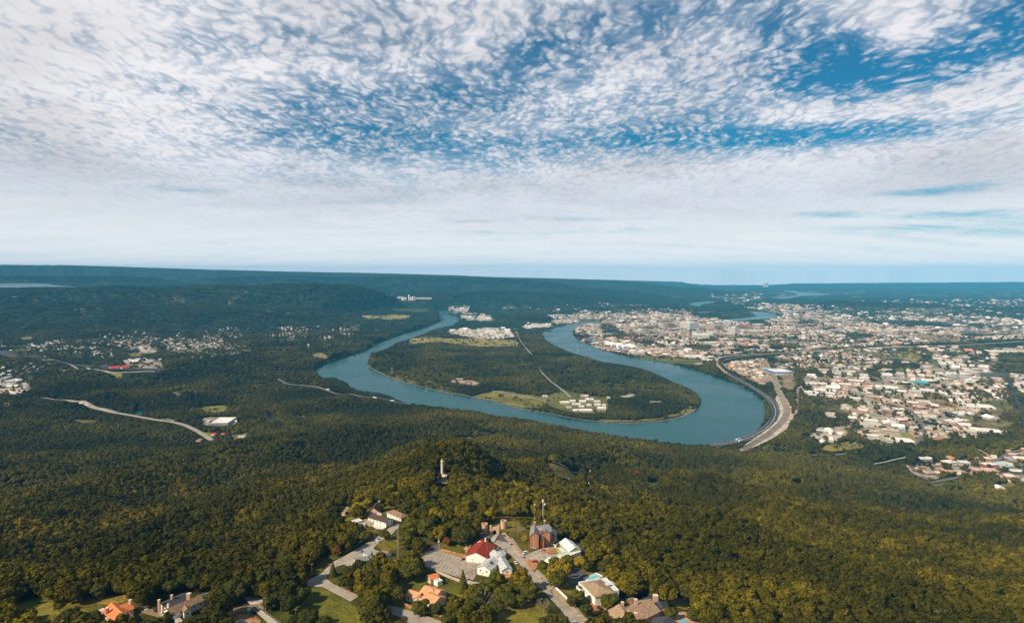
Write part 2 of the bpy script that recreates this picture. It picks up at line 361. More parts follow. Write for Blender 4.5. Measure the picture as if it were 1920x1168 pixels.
def foliage_material(name, stops, scale=0.0045, amt=0.55):
    m = bpy.data.materials.new(name); m.use_nodes = True; t = NT(m.node_tree)
    oi = t.n('ShaderNodeObjectInfo')
    reg = t.noise(oi.outputs['Location'], scale, 3.0, 0.6).outputs[0]
    pos = t.n('ShaderNodeNewGeometry').outputs['Position']
    leaf = t.noise(pos, 0.55, 2.0, 0.6).outputs[0]
    f = t.m('ADD', t.m('MULTIPLY', oi.outputs['Random'], 1-amt), t.m('MULTIPLY', t.ss(reg, 0.34, 0.66), amt))
    c = t.ramp(f, stops)
    g = t.ss(leaf, 0.3, 0.7, 0.7, 1.3)
    c = t.mix(1.0, c, t.n('ShaderNodeCombineColor', {0: g, 1: g, 2: g}).outputs[0], 'MULTIPLY')
    b = t.n('ShaderNodeBsdfPrincipled', {'Base Color': c, 'Roughness': 0.9, 'Specular IOR Level': 0.04})
    t.n('ShaderNodeOutputMaterial', {0: b.outputs[0]}); MATS[name] = m; return m
LEAF_NEAR = foliage_material('leaves_olive', [(0.0, (0.026, 0.028, 0.004)), (0.35, (0.048, 0.045, 0.004)), (0.66, (0.084, 0.072, 0.006)), (0.88, (0.135, 0.106, 0.007)), (0.965, (0.20, 0.15, 0.011)), (1.0, (0.22, 0.10, 0.012))])
LEAF_MID = foliage_material('leaves_green', [(0.0, (0.018, 0.022, 0.005)), (0.35, (0.042, 0.042, 0.006)), (0.7, (0.084, 0.074, 0.008)), (0.92, (0.115, 0.100, 0.012)), (1.0, (0.20, 0.145, 0.012))], 0.0026, 0.62)
LEAF_FAR = foliage_material('leaves_dark', [(0.0, (0.014, 0.028, 0.016)), (0.5, (0.028, 0.044, 0.020)), (1.0, (0.050, 0.062, 0.024))], 0.0008, 0.5)
BARK = mat('bark', (0.16, 0.12, 0.08), var=0.3, scale=1.5)
WATER = water_material(); LAKE = water_material('lake_water', .06); GROUND = ground_material()
ASPHALT = mat('asphalt', (0.055, 0.055, 0.058), var=0.2, scale=0.05, coord='P')
PALEROAD = mat('worn_asphalt', (0.15, 0.14, 0.125), var=0.12, scale=0.08, coord='P')
CONCRETE = mat('concrete_road', (0.36, 0.32, 0.27), var=0.12, scale=0.02, coord='P')
DIRT = mat('dirt', (0.42, 0.27, 0.14), var=0.2, scale=0.03, coord='P')
GRAVEL = mat('gravel', (0.44, 0.37, 0.29), var=0.2, scale=0.03, coord='P')
PAINT = mat('road_paint', (0.75, 0.74, 0.70), var=0.08)
WHITEP = mat('white_paint', (0.80, 0.79, 0.76), var=0.05, scale=0.3)

# ------------------------------------------------------------------ map of the place, traced in photograph pixels and laid on the ground
RIVER = [(820,577),(818,585),(822,592),(826,600),(818,606),(800,613),(770,622),(740,632),(710,643),(695,652),(680,660),(650,668),(620,679),(600,687),(590,694),(594,701),(604,707),(610,713),(628,719),(650,727),(672,734),(695,740.5),(714,744),(736,749),(765,757.5),(805,762),(852,767.5),(892,771),(918,779),(958,784),(1000,790),(1050,800),(1120,813),(1200,824),(1260,831),(1300,835),(1338,836),
 (1370,829),(1392,822),(1410,812),(1425,800),(1434,787),(1438,771),(1434,756),(1425,746),(1410,734),(1385,721),(1350,709),(1320,698),(1290,690),(1250,681),(1200,672),(1160,664),(1130,656),(1105,646),(1085,638),(1076,628),(1075,620),(1082,613),(1098,608),(1126,605),
 (1124,601.5),(1090,604),(1065,608.5),(1040,615),(1016,626),(1020,633),(1030,642),(1050,652),(1075,662),(1100,669),(1125,677),(1150,681),(1180,686),(1210,693),(1240,705),(1262,716),(1290,727),(1305,738),(1313,748),(1313,757),(1306,766),(1290,775),(1270,783),(1230,790),(1180,793),(1130,791),(1080,785),(1040,777),(1000,770),(960,762),(920,751),(870,741),(840,736),(800,727),(760,717),(740,710),(720,702),(700,692),(692,685),(690,678),(695,668),(710,659),(732,650),(745,643),(765,636),(790,627),(815,617),(840,612),(855,606),(863,600),(860,595),(845,590),(839,584),(838,577)]
WATERS = [('lake', [(-250,532),(-100,532.5),(0,531.5),(45,531),(85,532),(105,535),(130,537),(150,539),(120,538.6),(90,538),(60,540),(0,541),(-150,541),(-250,540)], 372),
 ('river_bend', [(706,574),(712,571.5),(724,572),(719,577),(716,579.5),(708,577)], 1),
 ('river_reach', [(1290,569.5),(1305,567),(1322,565.5),(1336,565),(1343,566),(1330,568.5),(1318,570),(1314,572.5),(1316,574),(1304,573.5)], 1),
 ('river_loop', [(1360,602),(1372,598),(1395,596),(1412,593.5),(1417,590),(1410,586.5),(1400,583.5),(1412,583.6),(1432,585),(1446,587),(1457,590),(1459,593),(1450,596),(1430,598),(1400,600),(1378,603)], 1),
 ('far_lake', [(1440,557.5),(1462,556),(1482,555.5),(1494,553),(1486,549),(1468,545.5),(1482,545.2),(1500,547),(1530,549.5),(1556,551.5),(1540,553.5),(1516,554.5),(1496,555.5),(1484,558.5),(1460,558.8)], 1),
 ('pond', [(358,748),(363,743),(370,744),(368,750),(360,752)], 1), ('pond', [(250,776),(257,769),(270,770),(268,778),(256,778)], 1),
 ('pond', [(505,778),(512,782),(518,788),(508,787)], 1)]
G1 = (0.19, 0.17, 0.045); G2 = (0.27, 0.225, 0.075); G3 = (0.085, 0.10, 0.028); TAN = (0.40, 0.33, 0.25); ORANGE = (0.52, 0.28, 0.13)
CONC = (0.42, 0.37, 0.32); SCRUB = (0.095, 0.085, 0.04)
FIELDS = [ # (polygon, colour, trees kept out)
 ([(762,645),(772,635),(800,632),(835,633),(850,634),(905,634),(930,636),(970,638),(975,648),(905,650),(870,646),(848,643),(830,641),(810,642),(790,643)], G2, 1),
 ([(880,747),(895,739),(925,732),(940,733),(1000,741),(1022,744),(1025,756),(1010,764),(980,764),(930,753)], G1, 1),
 ([(1020,745),(1035,738),(1050,732),(1058,730),(1090,738),(1105,742),(1140,744),(1142,760),(1140,772),(1110,775),(1078,772),(1050,767),(1030,762)], (0.13,0.125,0.035), 1),
 ([(1050,728),(1062,731),(1090,743),(1084,748),(1062,741),(1048,734)], G3, 1),
 ([(1272,772),(1290,762),(1300,761),(1305,765),(1288,775),(1262,781),(1220,789),(1180,791),(1120,789),(1120,786),(1180,788),(1240,783)], (0.17,0.14,0.04), 1),
 ([(700,694),(735,703),(790,704),(870,738),(880,742),(840,735),(800,726),(760,716),(735,708)], (0.12,0.11,0.03), 0),
 ([(1158,742),(1180,737),(1192,739),(1188,744),(1170,745)], TAN, 1), ([(1215,753),(1238,750.5),(1240,753),(1220,755)], TAN, 1),
 ([(858,712),(880,711),(898,716),(896,722),(875,720),(860,717)], (0.32,0.22,0.15), 1), ([(890,715),(898,717),(900,722),(890,722)], G2, 1),
 ([(725,593),(745,591),(770,591),(768,595),(745,597),(720,595)], TAN, 1), ([(675,592),(700,591),(695,595)], TAN, 1),
 ([(680,596),(700,592),(745,590),(765,592),(758,598),(720,599)], G2, 0), ([(730,577),(800,580),(808,584),(760,583),(735,580)], G3, 1),
 ([(582,664),(590,661),(605,662),(616,668),(612,674),(600,671),(588,670)], (0.24,0.17,0.09), 1), ([(586,662),(596,661),(598,668),(588,668)], G2, 1),
 # left valley
 ([(232,645),(240,640),(250,642),(246,649),(234,651)], ORANGE, 1), ([(258,648),(276,645),(280,650),(262,652)], ORANGE, 1),
 ([(236,664),(250,660),(268,662),(266,668),(244,669)], (0.26,0.21,0.10), 1), ([(255,650),(275,648),(300,655),(290,662),(262,662)], CONC, 1),
 ([(20,650),(45,645),(55,650),(50,657),(25,657)], G3, 1), ([(36,632),(60,631),(62,636),(40,637)], (0.15,0.13,0.05), 1),
 ([(208,699),(225,699),(235,704),(225,707),(214,705)], G1, 1), ([(398,628),(415,628),(418,633),(400,634)], (0.2,0.14,0.07), 1),
 ([(4,757),(14,753),(21,758),(12,762)], (0.30,0.26,0.04), 1), ([(318,735),(335,733),(345,737),(332,741)], G1, 1),
 ([(372,763),(395,762),(420,760),(428,762),(424,770),(405,773),(385,772)], G1, 1), ([(130,788),(150,786),(185,787),(188,792),(165,794),(135,792)], (0.14,0.12,0.03), 1),
 ([(372,808),(395,812),(402,820),(388,820),(376,814)], G1, 1), ([(430,815),(462,811),(468,815),(455,822),(440,824)], (0.14,0.13,0.06), 1),
 ([(376,790),(385,784),(400,782),(444,784),(448,789),(440,796),(420,799),(385,797),(375,797)], (0.30,0.27,0.24), 1),
 ([(290,713),(305,711),(300,715)], G1, 1), ([(560,757),(570,755),(572,782),(566,783)], (0.13,0.12,0.03), 0),
 # right
 ([(1185,672),(1220,668),(1280,672),(1320,676),(1322,681),(1290,683),(1255,681),(1230,676)], (0.13,0.13,0.035), 1), ([(1300,682),(1315,679),(1320,681),(1312,684),(1302,684)], TAN, 1),
 ([(1360,682),(1375,676),(1440,670),(1440,690),(1450,700),(1452,712),(1430,722),(1420,716),(1380,700)], (0.36,0.27,0.19), 2),
 ([(1356,683),(1366,681),(1375,687),(1372,694),(1362,690)], ORANGE, 1),
 ([(1670,661),(1690,659),(1710,661),(1728,668),(1722,675),(1708,676),(1690,670)], (0.23,0.20,0.065), 1),
 ([(1640,664),(1655,662),(1672,668),(1675,675),(1655,674)], (0.30,0.22,0.09), 1), ([(1612,661),(1650,658),(1650,662),(1625,664)], G2, 1),
 ([(1710,628),(1740,624),(1770,630),(1800,636),(1795,642),(1760,641),(1730,637)], (0.26,0.20,0.10), 1), ([(1612,614),(1650,611),(1690,613),(1690,621),(1650,622),(1615,620)], (0.2,0.17,0.08), 0),
 ([(1732,748),(1745,745),(1775,752),(1800,762),(1798,767),(1775,765),(1745,757)], ORANGE, 1), ([(1735,749),(1745,746),(1770,753),(1795,762),(1790,764),(1765,760)], G3, 1),
 ([(1830,757),(1860,749),(1885,751),(1898,760),(1890,770),(1870,775),(1850,770)], (0.12,0.13,0.035), 1),
 ([(1830,795),(1850,788),(1862,790),(1870,797),(1850,800)], ORANGE, 1), ([(1865,795),(1885,788),(1900,792),(1890,798),(1870,799)], (0.12,0.13,0.035), 1),
 ([(1535,842),(1555,832),(1590,828),(1618,832),(1625,838),(1600,842),(1560,846)], (0.20,0.17,0.035), 1),
 ([(1535,761),(1545,757),(1570,759),(1585,763),(1575,767),(1550,766)], ORANGE, 1),
 ([(1686,812),(1700,808),(1712,816),(1722,823),(1712,825),(1695,821)], G1, 1), ([(1500,702),(1520,690),(1560,682),(1600,690),(1560,706),(1530,708)], (0.14,0.12,0.05), 0),
 ([(1425,840),(1440,832),(1447,835),(1430,843)], G3, 1), ([(1460,703),(1485,700),(1495,712),(1490,730),(1475,730),(1462,718)], (0.30,0.22,0.13), 1),
 ([(1650,690),(1700,676),(1720,688),(1760,700),(1650,715),(1560,708),(1540,702)], (0.13,0.12,0.04), 0),
 ([(1740,905),(1760,898),(1785,893),(1780,905),(1755,912)], (0.13,0.12,0.05), 1), ([(1870,908),(1905,905),(1908,911),(1875,913)], G1, 1),
 ([(1480,664),(1640,660),(1700,676),(1650,700),(1560,712),(1500,704),(1490,680)], (0.15,0.13,0.06), 0), ([(1500,745),(1560,752),(1600,770),(1580,800),(1530,800),(1510,775)], (0.10,0.09,0.04), 0), ([(1700,650),(1840,655),(1880,680),(1840,700),(1760,690)], (0.12,0.115,0.05), 0), ([(1700,740),(1760,735),(1800,745),(1760,760)], (0.2,0.15,0.09), 0), ([(1780,775),(1900,760),(1905,800),(1850,810)], (0.16,0.14,0.06), 0),
 # plateau and slopes of the near mountain
 ([(1020,866),(1035,868),(1060,878),(1088,888),(1085,897),(1060,898),(1030,885)], (0.10,0.085,0.02), 1), ([(1205,903),(1240,903),(1232,912),(1210,914)], (0.09,0.085,0.02), 1),
 ([(1208,912),(1222,938),(1200,938),(1196,925)], (0.12,0.09,0.03), 0), ([(640,968),(650,950),(655,952),(648,966)], TAN, 0),
 ([(705,1022),(735,1003),(760,1005),(758,1025),(735,1032),(715,1030)], (0.16,0.14,0.025), 1), ([(795,918),(815,916),(812,930),(796,932)], (0.08,0.08,0.02), 1), ([(730,925),(750,922),(745,930)], (0.1,0.1,0.02), 1),
 ([(825,1020),(835,1012),(880,1025),(872,1040),(850,1036)], (0.13,0.12,0.02), 1), ([(1000,960),(1005,958),(1005,990),(970,1010),(962,1012)], (0.13,0.11,0.02), 0),
 ([(575,1100),(605,1102),(640,1120),(665,1135),(700,1168),(560,1180),(530,1168),(545,1140)], (0.13,0.13,0.022), 1), ([(490,1150),(520,1140),(548,1150),(560,1185),(500,1185)], (0.10,0.11,0.02), 1),
 ([(612,1088),(625,1080),(640,1090),(655,1098),(640,1104),(625,1098)], (0.11,0.11,0.02), 1), ([(595,1060),(610,1045),(628,1045),(620,1060),(580,1080),(565,1085)], (0.12,0.10,0.02), 1),
 ([(20,1135),(50,1125),(80,1120),(105,1133),(110,1150),(70,1156),(40,1150),(25,1146)], (0.17,0.15,0.03), 1), ([(160,1120),(200,1116),(235,1115),(240,1124),(215,1132),(185,1132)], (0.30,0.21,0.045), 1),
 ([(430,1108),(445,1100),(470,1098),(470,1110),(440,1118),(415,1116)], (0.12,0.10,0.02), 0), ([(430,1150),(445,1146),(470,1147),(490,1165),(480,1175),(430,1175)], ORANGE, 1),
 ([(740,1098),(790,1080),(800,1090),(790,1100),(770,1105),(750,1110)], (0.10,0.11,0.02), 1), ([(845,1085),(870,1088),(865,1110),(840,1120),(835,1105)], (0.11,0.11,0.02), 1), ([(755,1130),(770,1138),(830,1150),(830,1160),(760,1140)], (0.15,0.13,0.03), 1),
 ([(935,1150),(965,1132),(1000,1130),(1025,1145),(1030,1175),(930,1175)], (0.20,0.17,0.03), 1), ([(1060,1105),(1085,1100),(1110,1118),(1100,1130),(1085,1128)], (0.15,0.13,0.03), 1), ([(1128,1120),(1165,1122),(1185,1120),(1160,1140),(1140,1145)], (0.10,0.11,0.02), 1),
 ([(1250,1120),(1275,1116),(1300,1136),(1285,1142),(1262,1135)], (0.30,0.21,0.04), 1), ([(966,1012),(985,1008),(1000,1022),(985,1030),(972,1028)], (0.12,0.11,0.02), 1),
 ([(1105,1123),(1122,1117),(1135,1125),(1140,1140),(1125,1148),(1110,1150)], (0.45,0.20,0.09), 1), ([(870,955),(905,960),(900,975),(880,970)], G3, 0), ([(765,960),(790,960),(800,970),(770,975)], (0.10,0.11,0.03), 0),
]
# roads: name, polyline in pixels, width m, material, keep trees off, label-free structure
ROADS = [
 ('highway', [(1336,835),(1372,829),(1400,822),(1425,810),(1442,798),(1452,783),(1454,768),(1447,753),(1434,741),(1412,727),(1388,713),(1362,699)], 36, ASPHALT, 1),
 ('highway', [(1362,699),(1349,688),(1343,679),(1346,672),(1362,668),(1400,665),(1450,663),(1500,660),(1560,657),(1620,653),(1700,650),(1800,647),(1920,640),(2050,634)], 22, GRAVEL, 1),
 ('ramp', [(1378,698),(1362,688),(1354,680),(1362,674),(1390,669),(1430,665)], 9, CONCRETE, 1),
 ('rail_yard', [(1436,680),(1440,690),(1450,705),(1456,722),(1462,738),(1470,752),(1476,768),(1472,784),(1460,799),(1440,815),(1415,831),(1392,844)], 34, GRAVEL, 1),
 ('railway', [(1500,722),(1496,735),(1495,752),(1494,768),(1486,782),(1472,798),(1450,815),(1420,832)], 14, mat('rail_ballast', (0.40, 0.30, 0.21), var=.15, scale=.05, coord='P'), 1),
 ('dirt_road', [(1500,722),(1490,735),(1475,732),(1462,722)], 8, GRAVEL, 1), ('dirt_road', [(1500,722),(1508,735),(1503,744),(1500,750)], 6, GRAVEL, 1),
 ('highway', [(-60,658),(30,668),(100,677),(160,686),(200,689),(250,692),(300,695)], 45, ASPHALT, 1),
 ('frontage_road', [(80,675),(130,682),(165,691),(200,697),(240,698),(290,697)], 12, CONCRETE, 1),
 ('valley_highway', [(74,745),(100,749),(130,751)], 12, CONCRETE, 1),
 ('valley_highway', [(130,751),(170,762),(205,771),(240,778),(290,787),(320,791),(345,797),(365,806),(380,815),(398,826)], 20, mat('pale_highway', (0.34, 0.30, 0.25), var=.1, scale=.05, coord='P'), 1),
 ('side_road', [(160,772),(185,778),(220,785),(250,792)], 5, PALEROAD, 0), ('side_road', [(302,787),(312,785.5),(326,789)], 9, CONCRETE, 1), ('side_road', [(76,745),(110,757),(140,766)], 5, PALEROAD, 0),
 ('river_road', [(490,711),(530,716),(570,723),(610,731),(650,739),(690,745),(730,751),(770,759)], 10, PALEROAD, 1),
 ('peninsula_road', [(1013,683),(1012,693),(1022,705),(1035,717),(1050,728),(1060,736),(1070,745)], 9, CONCRETE, 1), ('peninsula_road', [(965,616),(972,632),(982,648),(997,665)], 9, CONCRETE, 1),
 ('peninsula_road', [(922,733),(945,737),(985,744),(1025,752)], 11, CONCRETE, 1), ('peninsula_road', [(860,647),(905,647)], 7, CONCRETE, 1), ('peninsula_road', [(1032,745),(1040,762),(1070,772),(1110,770)], 6, PALEROAD, 1), ('field_path', [(960,675),(1000,676)], 5, CONCRETE, 0),
 ('city_street', [(1140,604),(1180,612),(1240,622),(1290,632),(1310,636),(1296,640),(1275,645),(1270,650),(1290,655),(1340,661),(1400,667)], 18, CONCRETE, 1),
 ('city_street', [(1058,590),(1080,597),(1120,604)], 18, CONCRETE, 1), ('bridge_deck', [(1268,595),(1300,603)], 16, CONCRETE, 1),
 ('rail_line', [(1488,572),(1510,580),(1560,592),(1600,607),(1630,622)], 30, GRAVEL, 1), ('rail_fan', [(1486,571),(1496,576),(1502,582)], 90, GRAVEL, 1),
 ('levee_road', [(1750,664),(1790,670),(1830,680),(1868,693)], 10, CONCRETE, 1), ('district_road', [(1655,671),(1700,674),(1725,683),(1760,690)], 9, CONCRETE, 1),
 ('rail_cut', [(1880,690),(1890,712),(1900,735),(1912,765),(1922,800)], 16, ASPHALT, 1),
 ('avenue', [(1690,762),(1712,775),(1728,795),(1730,812),(1722,828),(1714,838)], 14, PALEROAD, 1),
 ('district_street', [(1620,742),(1640,775),(1670,806),(1690,822)], 10, CONCRETE, 1), ('district_street', [(1690,762),(1740,780),(1800,800),(1840,812)], 10, CONCRETE, 1), ('district_street', [(1545,705),(1600,735),(1690,762)], 9, CONCRETE, 1),
 ('district_street', [(1700,745),(1820,700)], 8, CONCRETE, 1), ('district_street', [(1590,690),(1720,740)], 8, CONCRETE, 1), ('hill_road', [(1634,872),(1665,866),(1700,858)], 8, CONCRETE, 1), ('hill_road', [(1830,842),(1850,852),(1858,868),(1865,880)], 9, mat('brown_road', (0.36,0.24,0.16), coord='P', scale=.05), 1),
 ('hill_road', [(1700,873),(1715,890),(1740,900)], 8, CONCRETE, 1), ('hill_road', [(1748,906),(1780,900),(1800,895)], 12, PALEROAD, 1), ('hill_road', [(1522,854),(1552,854)], 9, CONCRETE, 1), ('hill_road', [(1563,854),(1588,852)], 7, CONCRETE, 1),
 ('hill_road', [(1865,868),(1890,852),(1925,842)], 14, PALEROAD, 1), ('field_path', [(1590,838),(1603,832),(1608,826)], 4, CONCRETE, 1),
 ('slope_path', [(1036,868),(1060,878),(1084,888)], 4, CONCRETE, 1), ('slope_path', [(1021,876),(1032,881)], 4, PALEROAD, 1), ('slope_path', [(945,925),(953,932),(955,940)], 4, PALEROAD, 1),
 ('city_street', [(1250,601),(1290,615),(1340,632),(1400,650)], 14, PALEROAD, 1), ('city_street', [(1330,600),(1400,618),(1480,638),(1560,652)], 14, PALEROAD, 1), ('city_street', [(1440,606),(1400,625),(1360,640),(1330,655)], 14, PALEROAD, 1), ('city_street', [(1560,612),(1500,625),(1450,645),(1420,660)], 14, PALEROAD, 1), ('city_street', [(1180,600),(1200,615),(1225,632)], 12, PALEROAD, 1), ('city_street', [(1640,625),(1720,632),(1800,640)], 14, CONCRETE, 1), ('city_street', [(1600,640),(1660,630),(1760,622),(1900,622)], 14, PALEROAD, 1),
 ('city_street', [(1440,668),(1500,680),(1560,688),(1640,676)], 9, PALEROAD, 1),
 # on the near plateau
 ('street', [(455,1172),(452,1150),(485,1140),(520,1128),(560,1105),(590,1088),(610,1066),(640,1045),(670,1030),(700,1015),(722,998),(738,985)], 0, PALEROAD, 0),
]
GREENS = [[(1122,612),(1135,605),(1152,606),(1162,618),(1195,632),(1226,636),(1222,645),(1180,642),(1150,630),(1130,622)], [(1280,648),(1330,648),(1335,656),(1290,655)], [(1208,612),(1240,611),(1245,618),(1215,620)], [(1400,600),(1440,604),(1450,612),(1410,612)], [(1500,596),(1530,598),(1525,606),(1498,606)], [(1560,622),(1620,624),(1650,632),(1600,636)], [(1440,648),(1500,644),(1505,652),(1450,656)], [(1375,652),(1410,650),(1400,658),(1372,659)], [(1680,600),(1790,606),(1790,614),(1700,612)], [(1540,610),(1570,612),(1560,618),(1535,617)], [(1310,636),(1345,636),(1350,641),(1315,642)], [(1800,622),(1850,624),(1840,632),(1800,630)]]
YARD = [(1385,843),(1400,832),(1425,815),(1445,800),(1458,788),(1463,775),(1460,760),(1453,747),(1456,738),(1450,722),(1443,705),(1436,682),(1440,680),(1448,700),(1457,720),(1464,735),(1476,750),(1485,765),(1487,784),(1476,804),(1451,821),(1421,836),(1391,846)]
PLATROADS = [ # polygons on the plateau laid as sheets
 ('street', [(573,1090),(600,1077),(625,1053),(640,1046),(700,1012),(730,990),(745,980),(750,984),(737,1000),(712,1016),(700,1028),(716,1040),(690,1062),(652,1062),(645,1058),(632,1062),(615,1078),(612,1085),(625,1095),(665,1113),(672,1118),(657,1128),(605,1101),(578,1099)], 'worn'),
 ('street', [(720,1133),(735,1135),(800,1155),(835,1168),(860,1185),(770,1185),(750,1158),(705,1138)], 'worn'),
 ('street', [(920,1006),(935,1003),(960,1008),(975,1028),(985,1043),(1010,1070),(1040,1098),(1075,1130),(1100,1160),(1120,1185),(1085,1185),(1050,1142),(1020,1110),(1000,1090),(972,1055),(950,1035),(925,1018)], 'worn'),
 ('street', [(900,1000),(935,1003),(960,1007),(955,1018),(925,1012),(898,1008)], 'dark'),
 ('car_park', [(790,1046),(820,1028),(905,1053),(895,1075),(888,1088),(862,1084),(800,1062)], 'lot'),
 ('street', [(795,1036),(815,1020),(835,1028),(820,1032),(800,1042)], 'dark'),
 ('driveway', [(983,1043),(1020,1028),(1050,1026),(1075,1040),(1060,1050),(1020,1055),(1000,1056)], 'gravel'),
 ('driveway', [(318,1152),(330,1150),(345,1168),(350,1185),(325,1185)], 'gravel'), ('driveway', [(255,1138),(280,1143),(310,1146),(322,1160),(300,1160),(265,1150)], 'brownd'),
 ('driveway', [(430,1150),(440,1142),(490,1132),(508,1140),(475,1148),(445,1150),(432,1156)], 'brownd'), ('pavement', [(478,1148),(490,1145),(525,1172),(505,1172)], 'pale'),
 ('driveway', [(455,1122),(475,1118),(490,1125),(500,1131),(470,1136)], 'gravel'),
 ('bare_earth', [(828,1030),(880,1044),(906,1052),(903,1057),(860,1045),(826,1035)], 'orange'), ('bare_earth', [(985,1053),(1002,1050),(1010,1062),(1000,1074),(992,1066)], 'orange'), ('bare_earth', [(1020,1033),(1045,1031),(1052,1037),(1028,1042)], 'orange'), ('pavement', [(948,1002),(956,1010),(977,1038),(984,1046),(979,1048),(968,1036),(950,1014)], 'curb'), ('bare_earth', [(868,1030),(880,1022),(884,1026),(874,1040)], 'orange'), ('pavement', [(862,1086),(890,1094),(935,1098),(925,1104),(885,1102)], 'pale'), ('bare_earth', [(750,1130),(775,1140),(835,1158),(834,1162),(770,1146)], 'orange'), ('bare_earth', [(940,1080),(960,1078),(972,1092),(960,1098)], 'orange'),
 ('pavement', [(1004,1084),(1008,1083),(1040,1108),(1075,1140),(1108,1170),(1100,1172),(1065,1140),(1030,1110)], 'curb'),
]
